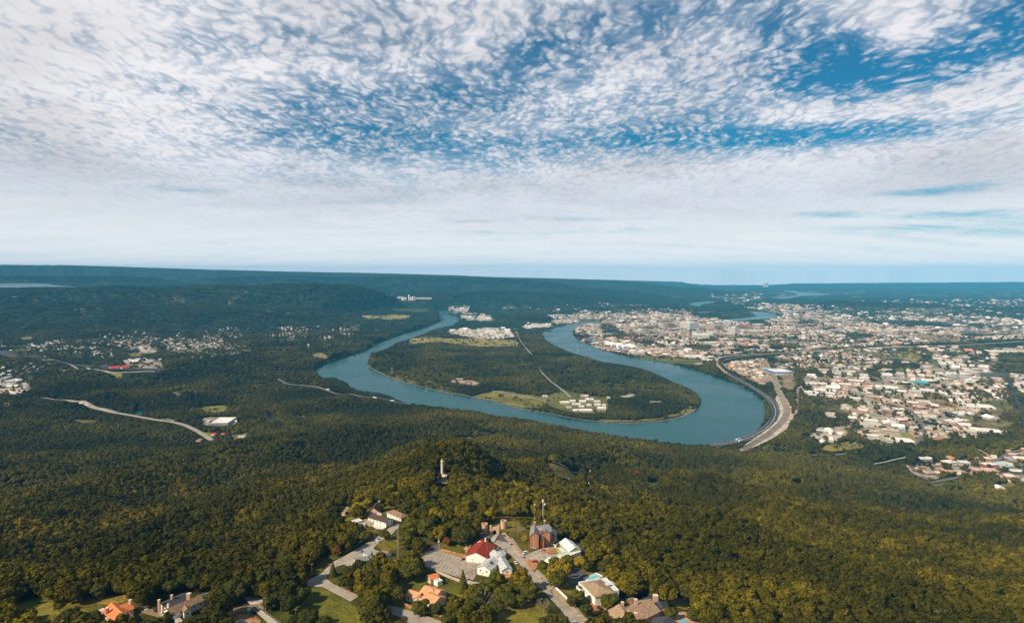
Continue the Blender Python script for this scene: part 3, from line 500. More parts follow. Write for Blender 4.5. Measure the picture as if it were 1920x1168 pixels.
# built-up areas: polygon, (building spacing m, share built, size range m, height range m, street angle deg, palette), ground colour, trees per cell share
URBAN = [
 ([(1095,608),(1140,600),(1180,594),(1280,590),(1330,598),(1420,606),(1500,590),(1560,593),(1640,608),(1700,611),(1930,618),(1930,636),(1800,640),(1700,646),(1560,652),(1470,659),(1360,664),(1330,676),(1240,668),(1190,668),(1140,656),(1105,645),(1086,636),(1080,626),(1080,617)], (48, .74, (18, 84), (5, 13), 22, 'city'), (0.37,0.305,0.235), .42),
 ([(1455,667),(1640,655),(1660,672),(1630,690),(1560,682),(1500,690),(1480,690),(1445,690)], (30, .55, (12, 30), (4, 8), 15, 'mixed'), (0.24,0.21,0.16), .5),
 ([(1438,690),(1470,688),(1495,697),(1488,703),(1450,705)], (60, .9, (40, 70), (6, 10), 10, 'ind'), CONC, .05),
 ([(1720,690),(1750,668),(1780,672),(1860,694),(1860,704),(1830,718),(1790,722),(1760,714),(1715,712),(1650,715),(1662,705)], (52, .85, (26, 62), (6, 11), -28, 'ind'), CONC, .08),
 ([(1520,730),(1540,720),(1620,712),(1660,718),(1700,735),(1720,752),(1690,762),(1660,755),(1600,750),(1570,748),(1550,742)], (50, .80, (24, 72), (5, 9), -28, 'ind'), (0.36,0.32,0.28), .15),
 ([(1660,716),(1760,716),(1820,720),(1835,730),(1815,742),(1760,742),(1700,735)], (60, .5, (26, 60), (6, 10), -28, 'ind'), (0.30,0.25,0.19), .25),
 ([(1760,742),(1830,722),(1888,718),(1893,745),(1840,752),(1800,758),(1770,750)], (34, .65, (12, 30), (4, 7), -25, 'mixed'), (0.24,0.21,0.16), .6),
 ([(1700,755),(1760,755),(1820,765),(1870,775),(1880,785),(1840,795),(1780,800),(1740,785),(1710,775)], (50, .75, (24, 58), (5, 9), -20, 'ind'), (0.36,0.33,0.30), .12),
 ([(1575,770),(1640,757),(1690,765),(1720,790),(1728,815),(1700,818),(1670,800),(1640,800),(1600,795)], (46, .80, (22, 62), (5, 9), -22, 'ind'), (0.35,0.31,0.27), .18),
 ([(1518,812),(1540,802),(1570,798),(1590,810),(1585,820),(1560,830),(1535,833)], (34, .6, (14, 36), (4, 7), -22, 'white'), CONC, .03),
 ([(1610,815),(1680,803),(1700,825),(1690,832),(1655,838),(1618,828)], (48, .6, (30, 60), (5, 8), -14, 'ind'), (0.42,0.36,0.30), .05),
 ([(1735,795),(1770,790),(1810,800),(1845,812),(1840,820),(1790,822),(1760,826),(1735,820)], (34, .65, (14, 34), (4, 8), -20, 'mixed'), (0.32,0.27,0.22), .3),
 ([(1705,872),(1760,866),(1790,856),(1840,862),(1880,848),(1930,840),(1930,905),(1880,900),(1830,895),(1780,888),(1750,900),(1715,888)], (32, .72, (14, 34), (5, 10), -18, 'town'), (0.33,0.28,0.23), .35),
 ([(1770,908),(1860,908),(1925,898),(1925,915),(1860,925),(1800,922)], (26, .55, (11, 20), (4, 6), -15, 'houses'), (0.16,0.14,0.06), .8),
 ([(1890,700),(1930,700),(1930,745),(1905,730)], (36, .7, (16, 36), (5, 8), -20, 'ind'), (0.36,0.31,0.27), .15),
 ([(1840,658),(1870,652),(1930,650),(1930,662),(1860,662)], (55, .8, (30, 60), (6, 10), 0, 'white'), CONC, .05),
 ([(1060,745),(1100,740),(1135,748),(1140,768),(1080,774),(1060,762)], (0, 0, (0, 0), (0, 0), 0, 'none'), (0.20,0.18,0.08), .05),
 ([(838,622),(860,618),(925,615),(955,618),(970,632),(940,636),(900,634),(860,630)], (46, .7, (20, 50), (5, 12), 5, 'white'), CONC, .05),
 ([(1366,684),(1400,672),(1436,674),(1436,690),(1448,704),(1430,716),(1400,704)], (34, .5, (12, 36), (4, 7), 40, 'mixed'), (0.34,0.26,0.18), .25),
 ([(1095,648),(1140,640),(1240,655),(1320,664),(1330,674),(1240,666),(1180,664)], (36, .6, (16, 40), (5, 9), 10, 'mixed'), (0.46,0.33,0.23), .1),
 # left side
 ([(150,642),(230,618),(310,636),(305,658),(230,655),(215,650)], (34, .6, (12, 22), (4, 6), 20, 'houses'), (0.07,0.08,0.045), .9), ([(300,640),(370,620),(420,638),(400,660),(320,664)], (30, .6, (12, 22), (4, 6), 35, 'houses'), (0.10,0.10,0.05), .9), ([(560,620),(640,622),(680,635),(600,650),(540,640)], (34, .45, (12, 22), (4, 6), 15, 'houses'), (0.06,0.07,0.04), .9), ([(330,690),(480,650),(560,640),(500,665),(380,700)], (46, .22, (12, 22), (4, 6), 15, 'houses'), (0.04,0.045,0.03), 1.0), ([(90,640),(200,600),(420,600),(470,615),(300,630),(180,640)], (60, .22, (12, 22), (4, 6), 15, 'houses'), (0.03,0.04,0.025), 1.0),
 ([(-40,715),(0,708),(50,715),(60,730),(30,740),(-40,742)], (44, .7, (22, 52), (5, 9), 20, 'white'), CONC, .25), ([(0,680),(60,672),(110,680),(90,700),(60,712),(0,705)], (30, .6, (12, 24), (4, 6), 25, 'houses'), (0.13,0.125,0.07), 1.0),
 ([(230,676),(270,672),(300,676),(310,692),(270,690),(235,686)], (38, .7, (16, 44), (5, 9), 10, 'white'), (0.34,0.30,0.27), .15),
 ([(0,650),(120,640),(210,655),(215,675),(150,672),(80,668),(0,660)], (34, .6, (12, 24), (4, 6), 12, 'houses'), (0.10,0.11,0.055), 1.0), ([(310,655),(340,640),(400,645),(460,650),(480,655),(440,665),(380,665),(330,660)], (27, .8, (12, 22), (4, 6), 30, 'houses'), (0.17,0.16,0.10), .8),
 ([(400,622),(440,615),(480,628),(440,636)], (34, .6, (12, 22), (4, 6), 30, 'houses'), (0.10,0.11,0.06), .9), ([(480,640),(540,618),(570,622),(575,632),(530,642),(490,645)], (28, .6, (11, 22), (4, 6), 20, 'houses'), (0.10,0.11,0.06), .7),
 ([(560,612),(610,610),(640,612),(600,620)], (30, .5, (10, 18), (4, 6), 10, 'houses'), (0.08,0.09,0.05), .8), ([(636,618),(650,603),(675,601),(672,620),(650,624)], (28, .55, (10, 20), (4, 6), 0, 'houses'), (0.12,0.11,0.07), .7),
 ([(740,556),(800,556),(812,562),(760,566),(720,562)], (45, .4, (20, 50), (6, 14), 0, 'white'), (0.20,0.2,0.16), .2),
 # across the river
 ([(838,577),(860,575),(880,580),(878,586),(850,585)], (40, .8, (20, 50), (6, 10), 0, 'white'), CONC, .1), ([(862,593),(900,591),(925,595),(930,602),(900,602),(865,598)], (40, .7, (20, 50), (6, 10), 0, 'white'), (0.3,0.28,0.24), .2),
 ([(980,611),(1000,605),(1035,607),(1030,614),(990,616)], (34, .8, (16, 44), (8, 16), 0, 'white'), (0.55,0.50,0.45), .0), ([(1030,601),(1075,596),(1100,600),(1080,605),(1040,606)], (40, .7, (20, 50), (6, 10), 10, 'ind'), CONC, .1),
 ([(1060,594),(1150,585),(1260,590),(1250,597),(1140,600),(1090,602)], (34, .7, (12, 36), (5, 9), 20, 'mixed'), (0.26,0.24,0.2), .4), ([(1120,575),(1200,572),(1300,582),(1300,592),(1180,590)], (36, .35, (10, 22), (5, 8), 30, 'houses'), (0.07,0.09,0.05), .9),
 ([(1560,590),(1700,585),(1930,600),(1930,618),(1700,610)], (52, .50, (16, 50), (5, 9), 10, 'mixed'), (0.16,0.16,0.12), .7), ([(1390,575),(1460,572),(1560,580),(1640,606),(1500,590),(1440,600),(1470,590)], (46, .42, (16, 50), (5, 9), 25, 'mixed'), (0.18,0.18,0.14), .7),
 ([(1330,556),(1420,550),(1440,560),(1400,566),(1500,572),(1440,574),(1380,570)], (95, .28, (24, 70), (5, 10), 25, 'white'), (0.12,0.14,0.12), .7), ([(1700,578),(1780,574),(1790,586),(1700,588)], (60, .6, (30, 70), (5, 9), 5, 'ind'), (0.3,0.27,0.22), .3),
 ([(1560,565),(1930,560),(1930,598),(1700,585),(1560,590)], (95, .30, (20, 55), (5, 9), 5, 'mixed'), (0.07,0.09,0.06), .9), ([(960,560),(1130,556),(1130,580),(1000,590)], (100, .22, (20, 50), (5, 9), 5, 'white'), (0.03,0.045,0.03), 1.0),
 ([(1500,704),(1560,690),(1640,690),(1700,700),(1750,670),(1862,695),(1890,740),(1885,790),(1860,812),(1760,822),(1690,832),(1600,822),(1530,800),(1560,770),(1520,740)], (66, .62, (34, 100), (5, 9), -24, 'ind'), (0.36,0.30,0.22), .36),
 ([(1500,655),(1700,648),(1880,655),(1860,690),(1750,672),(1660,690),(1520,690)], (52, .34, (18, 56), (4, 8), -10, 'mixed'), (0.22,0.19,0.11), .5),
]
# ------------------------------------------------------------------ masks of open ground (fields, roads, water) in which no tree may stand or cover the view
MX0, MY0, MW, MH = -220, 540, 2360, 700
KEEP = np.zeros((MH, MW), bool); RK = np.zeros((MH, MW), bool); KEEPF = np.zeros((MH, MW), bool); BK = np.zeros((MH, MW), bool); WET = np.zeros((MH, MW), bool); OPEN = np.zeros((MH, MW), bool)
def paint(M, poly):
    p = np.asarray(poly, float)
    x0 = max(int(p[:, 0].min())-1-MX0, 0); x1 = min(int(p[:, 0].max())+2-MX0, MW); y0 = max(int(p[:, 1].min())-1-MY0, 0); y1 = min(int(p[:, 1].max())+2-MY0, MH)
    if x1 <= x0 or y1 <= y0: return
    gy, gx = np.mgrid[y0:y1, x0:x1]
    M[y0:y1, x0:x1] |= inpoly(gx+MX0+0.5, gy+MY0+0.5, p)
def look(M, px, py):
    ix = np.clip((px-MX0).astype(int), 0, MW-1); iy = np.clip((py-MY0).astype(int), 0, MH-1)
    return M[iy, ix] & (py > MY0)
paint(WET, RIVER)
for nm, poly, z in WATERS:
    if nm != 'lake': paint(WET, poly)
WETD = WET.astype(np.float32)
for _ in range(2): WETD[1:-1, 1:-1] = np.maximum.reduce([WETD[1:-1, 1:-1], WETD[:-2, 1:-1], WETD[2:, 1:-1], WETD[1:-1, :-2], WETD[1:-1, 2:]])
for poly, c, k in FIELDS:
    if k: paint(KEEP if poly[0][1] > 860 else KEEPF, poly)
    if k == 1: paint(RK, poly)
paint(KEEP, [(814,891),(824,884),(838,884),(846,892),(844,913),(816,913)]); paint(KEEP, [(900,984),(910,975),(928,982),(945,974),(951,982),(950,1004),(900,1004)])
def polyline_world(pts, step):
    p = np.array(pts, float); X, Y, Z = hit(p[:, 0], p[:, 1])
    out = []
    q = np.stack([X, Y], 1)
    # Catmull-Rom through the hits
    e = np.vstack([2*q[0]-q[1], q, 2*q[-1]-q[-2]])
    for i in range(1, len(e)-2):
        L = np.hypot(*(e[i+1]-e[i])); n = max(2, int(L/step))
        t = np.linspace(0, 1, n, endpoint=False)[:, None]
        out.append(0.5*((2*e[i])+(-e[i-1]+e[i+1])*t+(2*e[i-1]-5*e[i]+4*e[i+1]-e[i+2])*t*t+(-e[i-1]+3*e[i]-3*e[i+1]+e[i+2])*t**3))
    out.append(q[-1:]); return np.vstack(out)
def ribbon(c, w, lift, off=0.0):
    d_ = np.gradient(c, axis=0); L = np.hypot(d_[:, 0], d_[:, 1])+1e-6; nrm = np.stack([-d_[:, 1]/L, d_[:, 0]/L], 1)
    l = c+nrm*(w/2+off); r = c+nrm*(-w/2+off)
    v = np.concatenate([l, r]); z = terr(v[:, 0], v[:, 1])+lift; n = len(c)
    i = np.arange(n-1); f = np.stack([i, i+1, i+1+n, i+n], 1)[:, ::-1]
    return np.column_stack([v, z]), f
ROADLINES = []; ROADM0 = mat('rusty_rail', (0.15, 0.11, 0.085), var=.2, scale=.1, coord='P')
_seen = {}
for i, (nm, pts, w, m_, keep) in enumerate(ROADS):
    if w == 0: continue
    y0 = min(p[1] for p in pts); step = 60 if y0 < 640 else 20
    c = polyline_world(pts, step); ROADLINES.append((nm, c, w))
    v, f = ribbon(c, w, 0.8+0.06*i)
    tag(meshobj(nm, v, f, m_), kind='structure')
    if keep:
        qx, qy = proj(v[:, 0], v[:, 1], v[:, 2]); n = len(c)
        for k in range(n-1):
            q_ = [(qx[k], qy[k]-.7), (qx[k+1], qy[k+1]-.7), (qx[k+1+n], qy[k+1+n]+.7), (qx[k+n], qy[k+n]+.7)]
            if min(a_[1] for a_ in q_) > 0: paint(KEEP, q_); paint(RK, q_)
ry = [c for nm, c, w in ROADLINES if nm == 'rail_yard']
for i, off in enumerate((-13, -9, -4, 0, 5, 10)):
    v, f = ribbon(ry[0], 2.0, 2.3+.02*i, off); tag(meshobj('railway_track', v, f, ROADM0), kind='structure')
hw0 = [c for nm, c, w in ROADLINES if nm == 'highway'][0]
for i, off in enumerate((-14, -.6, .6, 14)):
    v, f = ribbon(hw0, .7, 1.4+.02*i, off); tag(meshobj('lane_line', v, f, PAINT), kind='structure')
def sheet(name, poly, material, lift, maxedge=7.0, keep=True):
    p = np.array(poly, float); X, Y, Z = hit(p[:, 0], p[:, 1])
    bm = bmesh.new(); vs_ = [bm.verts.new((x, y, 0)) for x, y in zip(X, Y)]; f = bm.faces.new(vs_)
    bmesh.ops.triangulate(bm, faces=bm.faces[:])
    for it in range(7):
        es = [e for e in bm.edges if e.calc_length() > maxedge]
        if not es: break
        bmesh.ops.subdivide_edges(bm, edges=es, cuts=1); bmesh.ops.triangulate(bm, faces=[q for q in bm.faces if len(q.verts) > 3])
    bm.verts.ensure_lookup_table()
    co = np.array([v.co[:] for v in bm.verts]); z = terr(co[:, 0], co[:, 1])+lift
    for v, zz in zip(bm.verts, z): v.co.z = zz
    bmesh.ops.recalc_face_normals(bm, faces=bm.faces[:])
    if bm.faces and sum(q.normal.z for q in bm.faces) < 0: bmesh.ops.reverse_faces(bm, faces=bm.faces[:])
    me = bpy.data.meshes.new(name); bm.to_mesh(me); bm.free(); me.materials.append(material)
    o = bpy.data.objects.new(name, me); COL.objects.link(o)
    if keep: paint(KEEP, poly)
    return o
tag(sheet('rail_yard', YARD, mat('pale_yard', (0.50, 0.43, 0.35), var=.22, scale=.03, coord='P'), 1.5, 40.0), kind='structure')
ROADM = dict(orange=mat('orange_earth', (0.46, 0.22, 0.09), var=.25, scale=.3, coord='P'), worn=mat('plateau_road', (0.36, 0.315, 0.265), var=.12, scale=.12, coord='P'), dark=mat('fresh_asphalt', (0.10, 0.10, 0.10), var=.15, scale=.1, coord='P'),
             lot=mat('car_park_surface', (0.33, 0.28, 0.235), var=.12, scale=.15, coord='P'), gravel=mat('gravel_yard', (0.44, 0.38, 0.32), var=.2, scale=.2, coord='P'),
             brownd=mat('brown_drive', (0.26, 0.18, 0.11), var=.2, scale=.2, coord='P'), pale=mat('pale_pavement', (0.45, 0.40, 0.34), var=.1, scale=.3, coord='P'), curb=mat('tan_pavement', (0.42, 0.32, 0.22), var=.15, scale=.3, coord='P'))
for i, (nm, poly, mk) in enumerate(PLATROADS):
    tag(sheet(nm, poly, ROADM[mk], 0.35+0.07*i), kind='structure')

# water sheets
def flat(name, poly, material, z):
    p = np.array(poly, float); X, Y = ground(p[:, 0], p[:, 1], z)
    # round the traced outline
    q = np.stack([X, Y], 1); e = np.roll(q, 1, 0); g = np.roll(q, -1, 0); h = np.roll(q, -2, 0); out = []
    for t in (0, .25, .5, .75): out.append(0.5*((2*q)+(-e+g)*t+(2*e-5*q+4*g-h)*t*t+(-e+3*q-3*g+h)*t**3))
    q = np.stack(out, 1).reshape(-1, 2)
    from mathutils.geometry import tessellate_polygon
    tris = tessellate_polygon([[Vector((x, y, 0)) for x, y in q]]); fs = []
    for a_, b_, c_ in tris:
        ar = (q[b_][0]-q[a_][0])*(q[c_][1]-q[a_][1])-(q[c_][0]-q[a_][0])*(q[b_][1]-q[a_][1])
        if abs(ar) > 1e-6: fs.append((a_, b_, c_) if ar > 0 else (a_, c_, b_))
    return tag(meshobj(name, [(x, y, z) for x, y in q], fs, material), kind='structure')
flat('river', RIVER, WATER, 0.75)
for i, (nm, poly, z) in enumerate(WATERS): flat(nm, poly, LAKE if nm == 'lake' else WATER, z+0.8)
BANK = mat('riprap', (0.30, 0.25, 0.20), var=.3, scale=.08, coord='P')
bank = polyline_world([(692,685),(700,692.5),(720,702.5),(740,710.5),(760,717.5),(800,727.5),(840,736.5),(870,741.5),(920,751.5),(960,762.5),(1000,770.5),(1040,777.5),(1080,785.5),(1130,791.5),(1180,793.5),(1230,790.5),(1270,783.5),(1290,775.5),(1306,766)], 20)
v, f = ribbon(bank, 7.5, 1.6); tag(meshobj('river_bank', v, f, BANK), kind='structure')

# ------------------------------------------------------------------ ground sheet
AP = 900.0
ys = []
y = -700.0+AP*0
Yc = -850.0
while Yc < 28500:
    ys.append(Yc)
    if Yc < 350: Yc += 50
    elif Yc < 6000: Yc += max(1.6, Yc*Yc/750000*1.35)
    else: Yc += max(70, Yc*0.016)
ys = np.array(ys)
us = np.concatenate([np.linspace(-2.6, -0.9, 40, endpoint=False), np.linspace(-0.9, 0.9, 1050), np.linspace(0.9, 2.6, 41)[1:]])
YY, UU = np.meshgrid(ys, us, indexing='ij')
XX = UU*np.where(YY < 350, 350+AP*0.15, YY+AP*0.15)
print('ground grid', XX.shape)
HH = terr(XX, YY)
ppx, ppy = proj(XX, YY, HH)
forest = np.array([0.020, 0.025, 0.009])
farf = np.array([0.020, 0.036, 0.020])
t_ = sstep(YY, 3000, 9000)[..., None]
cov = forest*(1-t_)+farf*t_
nA = fbm(XX/60, YY/60, 5, 4); nB = fbm(XX/260, YY/260, 8, 4); nC = fbm(XX/900, YY/900, 12, 3)
cov = cov*(0.55+0.9*nA[..., None])
# pale clearings scattered over the far plain
far = (YY > 5500) & (HH < 45)
g = sstep(nB, 0.60, 0.70)*far; g2 = sstep(fbm(XX/420, YY/150, 44, 4), 0.66, 0.74)*far*(YY < 20000)
cov = cov*(1-g[..., None]*0.6)+np.array([0.06, 0.07, 0.03])*g[..., None]*0.6
cov = cov*(1-g2[..., None]*0.8)+np.array([0.26, 0.24, 0.2])*g2[..., None]*0.8
wob = 1.0+0.0*ppx; jx = (nB-0.5)*9+(nA-.5)*7; jy = (fbm(XX/120+9, YY/200, 77, 3)-0.5)*4.5
for U in URBAN:
    m = inpoly(ppx+jx, ppy+jy, U[0]) & (HH < 80)
    a = (sstep(nA, 0.30, 0.52)*0.75+0.25)[m][:, None]
    a = np.clip(a*(1.15-0.55*U[3]), 0.12, 1)
    cov[m] = cov[m]*(1-a)+np.array(U[2])*(0.75+0.5*nB[m][:, None])*a
# lawns and bare earth between the houses on the plateau
pl_ = (YY < 760) & (HH > 322) & (XX > -420) & (XX < 260)
a = sstep(nA, 0.35, 0.6)[pl_][:, None]
cov[pl_] = np.array([0.055, 0.055, 0.012])*(1-a)+np.array([0.15, 0.12, 0.022])*a
for poly, c, k in FIELDS:
    m = inpoly(ppx+jx*.6, ppy+jy*.6, poly) if poly[0][1] < 860 else inpoly(ppx, ppy, poly)
    if not m.any(): continue
    a = 0.80+0.2*sstep(nA[m], 0.3, 0.6)[:, None]
    cov[m] = cov[m]*(1-a)+np.array(c)*(0.72+0.56*nA[m][:, None])*a
# power-line cuts on the far ridge
for ln in ([(20,556),(60,560),(110,568),(150,578),(230,575),(330,563)], [(325,545),(332,555),(342,567)], [(420,577),(470,578),(520,585),(600,586)], [(410,573),(440,560),(470,548)]):
    c_ = polyline_world(ln, 60)
    for k_ in range(len(c_)-1):
        ax, ay = c_[k_]; bx, by = c_[k_+1]
        m = (YY > 5000) & (YY < 11000) & (abs(XX-(ax+bx)/2) < 200) & (abs(YY-(ay+by)/2) < 200)
        if not m.any(): continue
        vx, vy = bx-ax, by-ay; t = np.clip(((XX[m]-ax)*vx+(YY[m]-ay)*vy)/(vx*vx+vy*vy+1e-6), 0, 1)
        dd = np.hypot(XX[m]-ax-t*vx, YY[m]-ay-t*vy); q = (1-sstep(dd, 14, 30))[:, None]
        cov[m] = cov[m]*(1-q)+np.array([0.10, 0.10, 0.045])*q
nr, nc = XX.shape
idx = np.arange(nr*nc).reshape(nr, nc)
faces = np.stack([idx[:-1, :-1], idx[:-1, 1:], idx[1:, 1:], idx[1:, :-1]], -1).reshape(-1, 4)
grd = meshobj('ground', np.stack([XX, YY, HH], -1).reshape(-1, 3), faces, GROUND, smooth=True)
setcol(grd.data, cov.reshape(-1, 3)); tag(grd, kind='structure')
del YY, UU, XX, HH, cov, nA, nB, nC, ppx, ppy, faces

# ------------------------------------------------------------------ tree shapes
def ico(sub):
    bm = bmesh.new(); bmesh.ops.create_icosphere(bm, subdivisions=sub, radius=1.0)
    v = np.array([q.co[:] for q in bm.verts]); f = np.array([[w.index for w in q.verts] for q in bm.faces]); bm.free(); return v, f
ICO2 = ico(2); ICO1 = ico(1)
def crown_data(nleaf, leaf, lobes, seed, ico_=ICO1, flat_=0.8, tall=1.0):
    """unit crown: radius about 1, centre at z 0; lobes of leaf clumps round a dark solid heart"""
    r = np.random.default_rng(seed); V = []; Fq = []; n0 = 0; Ft = []
    cs = []
    for i in range(lobes):
        a = i*2.4+r.uniform(-.4, .4); zz = r.uniform(-0.45, 0.75); rad = r.uniform(0.28, 0.62)*math.sqrt(max(0.1, 1-zz*zz*0.8))
        cs.append((rad*1.05*math.cos(a), rad*1.05*math.sin(a), zz*flat_*tall, r.uniform(0.30, 0.52)))
    cs.append((0, 0, 0.15, 0.62))
    hv, hf = ico_
    for (cx, cy, cz, cr) in cs:
        nv = hv*(1+r.uniform(-.14, .14, (len(hv), 1)))
        V.append(nv*cr*0.86*np.array([1, 1, 0.85])+np.array([cx, cy, cz])); Ft.append(hf+n0); n0 += len(hv)
    per = nleaf//len(cs)
    for (cx, cy, cz, cr) in cs:
        if per == 0: break
        dn = r.normal(size=(per, 3)); dn /= np.linalg.norm(dn, axis=1)[:, None]; dn[:, 2] = np.where(dn[:, 2] < -0.5, -dn[:, 2], dn[:, 2])
        pos = dn*cr*r.uniform(0.80, 1.10, (per, 1))*np.array([1, 1, .88])+np.array([cx, cy, cz])
        nn = dn+r.normal(size=(per, 3))*0.32; nn /= np.linalg.norm(nn, axis=1)[:, None]
        u = np.cross(nn, r.normal(size=(per, 3))); u /= np.linalg.norm(u, axis=1)[:, None]; w = np.cross(nn, u)
        s = leaf*r.uniform(0.6, 1.3, (per, 1))
        q = np.stack([pos-u*s-w*s*.6, pos+u*s*.9-w*s*.7, pos+u*s+w*s*.7, pos-u*s*.8+w*s*.6], 1).reshape(-1, 3)
        V.append(q); Fq.append(np.arange(per*4).reshape(-1, 4)+n0); n0 += per*4
    V = np.vstack(V); Ft = np.vstack(Ft)
    fs = [tuple(t) for t in Ft.tolist()] + ([tuple(t) for t in np.vstack(Fq).tolist()] if Fq else [])
    return V, fs
def shape_mesh(name, V, fs, m_):
    me = bpy.data.meshes.new(name); me.from_pydata(V.tolist(), [], fs); me.update(); me.materials.append(m_); return me
SHAPES = {}
def shape_collection(key, metas):
    c = bpy.data.collections.new(key)
    for i, me in enumerate(metas):
        o = bpy.data.objects.new('%s_%02d' % (key, i), me); c.objects.link(o)
    SHAPES[key] = c; return c
near_crowns = [shape_mesh('crown', *crown_data(620, 0.12, 12+i % 5, 100+i, tall=1.0+0.12*(i % 3)), LEAF_NEAR) for i in range(7)]
shape_collection('near_trees', near_crowns)
shape_collection('mid_trees', [shape_mesh('crown', *crown_data(130, 0.17, 10, 200+i), LEAF_MID) for i in range(5)])
def grove(seed, n, leaf, nl):
    r = np.random.default_rng(seed); V = []; fs = []; n0 = 0
    for i in range(n):
        a = r.uniform(0, 6.28); q = math.sqrt(r.uniform(0, 1))*0.85; s = r.uniform(0.24, 0.42)
        v, f = crown_data(nl, leaf, 3, seed*50+i, flat_=0.6)
        V.append(v*s*np.array([1, 1, 0.9])+np.array([q*math.cos(a), q*math.sin(a), r.uniform(-.03, .10)])); fs += [tuple(k+n0 for k in t) for t in f]; n0 += len(v)
    return np.vstack(V), fs
shape_collection('grove', [shape_mesh('grove', *grove(300+i, 9, 0.22, 12), LEAF_FAR) for i in range(5)])
def scatter_object(name, key, P_, S, label, cat):
    """one object whose geometry nodes place the shapes on its points; S = (n,3) scale"""
    n = len(P_); me = bpy.data.meshes.new(name); me.vertices.add(n); me.vertices.foreach_set('co', P_.astype(np.float32).ravel())
    a = me.attributes.new('sc', 'FLOAT_VECTOR', 'POINT'); a.data.foreach_set('vector', S.astype(np.float32).ravel())
    rr = np.zeros((n, 3), np.float32); rr[:, 2] = rng.uniform(0, 6.283, n); rr[:, 0] = rng.normal(0, .07, n)
    a = me.attributes.new('ro', 'FLOAT_VECTOR', 'POINT'); a.data.foreach_set('vector', rr.ravel())
    k = len(SHAPES[key].objects)
    a = me.attributes.new('ix', 'INT', 'POINT'); a.data.foreach_set('value', rng.integers(0, k, n).astype(np.int32))
    o = bpy.data.objects.new(name, me); COL.objects.link(o)
    gt = bpy.data.node_groups.new(name+'_nodes', 'GeometryNodeTree')
    gt.interface.new_socket('Geometry', in_out='INPUT', socket_type='NodeSocketGeometry'); gt.interface.new_socket('Geometry', in_out='OUTPUT', socket_type='NodeSocketGeometry')
    N, L = gt.nodes, gt.links
    gi, go = N.new('NodeGroupInput'), N.new('NodeGroupOutput'); ci = N.new('GeometryNodeCollectionInfo'); ci.inputs[0].default_value = SHAPES[key]; ci.inputs['Separate Children'].default_value = True
    ci.inputs['Reset Children'].default_value = True
    ip = N.new('GeometryNodeInstanceOnPoints'); ip.inputs['Pick Instance'].default_value = True
    def at(nm, tp):
        q = N.new('GeometryNodeInputNamedAttribute'); q.data_type = tp; q.inputs[0].default_value = nm; return q.outputs[0]
    L.new(gi.outputs[0], ip.inputs['Points']); L.new(ci.outputs[0], ip.inputs['Instance'])
    L.new(at('ix', 'INT'), ip.inputs['Instance Index']); L.new(at('sc', 'FLOAT_VECTOR'), ip.inputs['Scale'])
    er = N.new('FunctionNodeEulerToRotation'); L.new(at('ro', 'FLOAT_VECTOR'), er.inputs[0]); L.new(er.outputs[0], ip.inputs['Rotation'])
    L.new(ip.outputs[0], go.inputs[0])
    md = o.modifiers.new('scatter', 'NODES'); md.node_group = gt
    return tag(o, label, cat, kind='stuff')
def jit(X0, X1, Y0, Y1, s):
    xs = np.arange(X0, X1, s); ys_ = np.arange(Y0, Y1, s); gx, gy = np.meshgrid(xs, ys_); gx = gx + (np.arange(len(ys_)) % 2)[:, None]*s*0.5
    gx = gx+rng.uniform(-.42, .42, gx.shape)*s; gy = gy+rng.uniform(-.42, .42, gy.shape)*s
    return gx.ravel(), gy.ravel()
def inframe(X, Y, side=1.12, lo=-60):
    return (np.abs(X) < (Y*0.768+30)*side) & (Y > 0)
URBT = np.full((MH, MW), 1.0, np.float32)
for U in URBAN:
    M = np.zeros((MH, MW), bool); paint(M, U[0]); URBT[M] = np.minimum(URBT[M], U[3])
for poly, c_, k in FIELDS:
    if k == 0 and poly[0][1] < 860: M = np.zeros((MH, MW), bool); paint(M, poly); URBT[M] = np.minimum(URBT[M], .42)
GRN = np.zeros((MH, MW), bool)
for g_ in GREENS: paint(GRN, g_)
URBT[GRN] = 1.0; RK |= GRN
# the plateau houses and open places: no wild trees there
CLEAR = [ [(0,1145),(30,1122),(110,1112),(170,1112),(245,1108),(262,1130),(300,1110),(360,1100),(420,1105),(440,1095),(480,1090),(560,1075),(600,1040),(640,1030),(690,975),(720,950),(760,958),(800,1000),(900,950),(960,960),(1000,950),(1090,1000),(1110,1050),(1170,1080),(1200,1110),(1300,1110),(1330,1180),(0,1180)] ]
PLAT = np.zeros((MH, MW), bool); paint(PLAT, CLEAR[0])
def filt(X, Y, h, r, band):
    Z = terr(X, Y); ok = np.ones(X.shape, bool)
    fr = (0.0, 0.24, 0.48, 0.72, 0.95) if band != 'grove' else (0.0, 0.7, 1.0)
    j1 = fbm(X/45, Y/45, 51, 3)*2-1; j2 = fbm(X/45+9, Y/45, 52, 3)*2-1; few = rng.uniform(0, 1, X.shape) < .035
    keepb = rng.uniform(0, 1, X.shape) < 0.15
    for q in fr:
        a, b = proj(X, Y, Z+h*q); ok &= ~look(KEEP, a, b); ok &= few | ~look(KEEPF, a+j1*7, b+j2*3.2); ok &= keepb | ~look(BK, a, b)
        if band in ('grove', 'far'): ok &= ~look(WET, a, b)
        if q < 0.45: ok &= ~look(WET, a, b); base = (a, b)
        elif q < 0.6: ok &= ~(look(WET, a, b))
    den = URBT[np.clip((base[1]-MY0).astype(int), 0, MH-1), np.clip((base[0]-MX0).astype(int), 0, MW-1)]
    ok &= (rng.uniform(0, 1, X.shape) < den) | (base[1] < MY0+2)
    return ok, Z, base

def tree_PS(A):
    P_ = np.stack([A[:, 0], A[:, 1], A[:, 2]+A[:, 3]*0.52], 1); S = np.stack([A[:, 4], A[:, 4]*rng.uniform(.85, 1.15, len(A)), A[:, 3]*0.52], 1); return P_, S
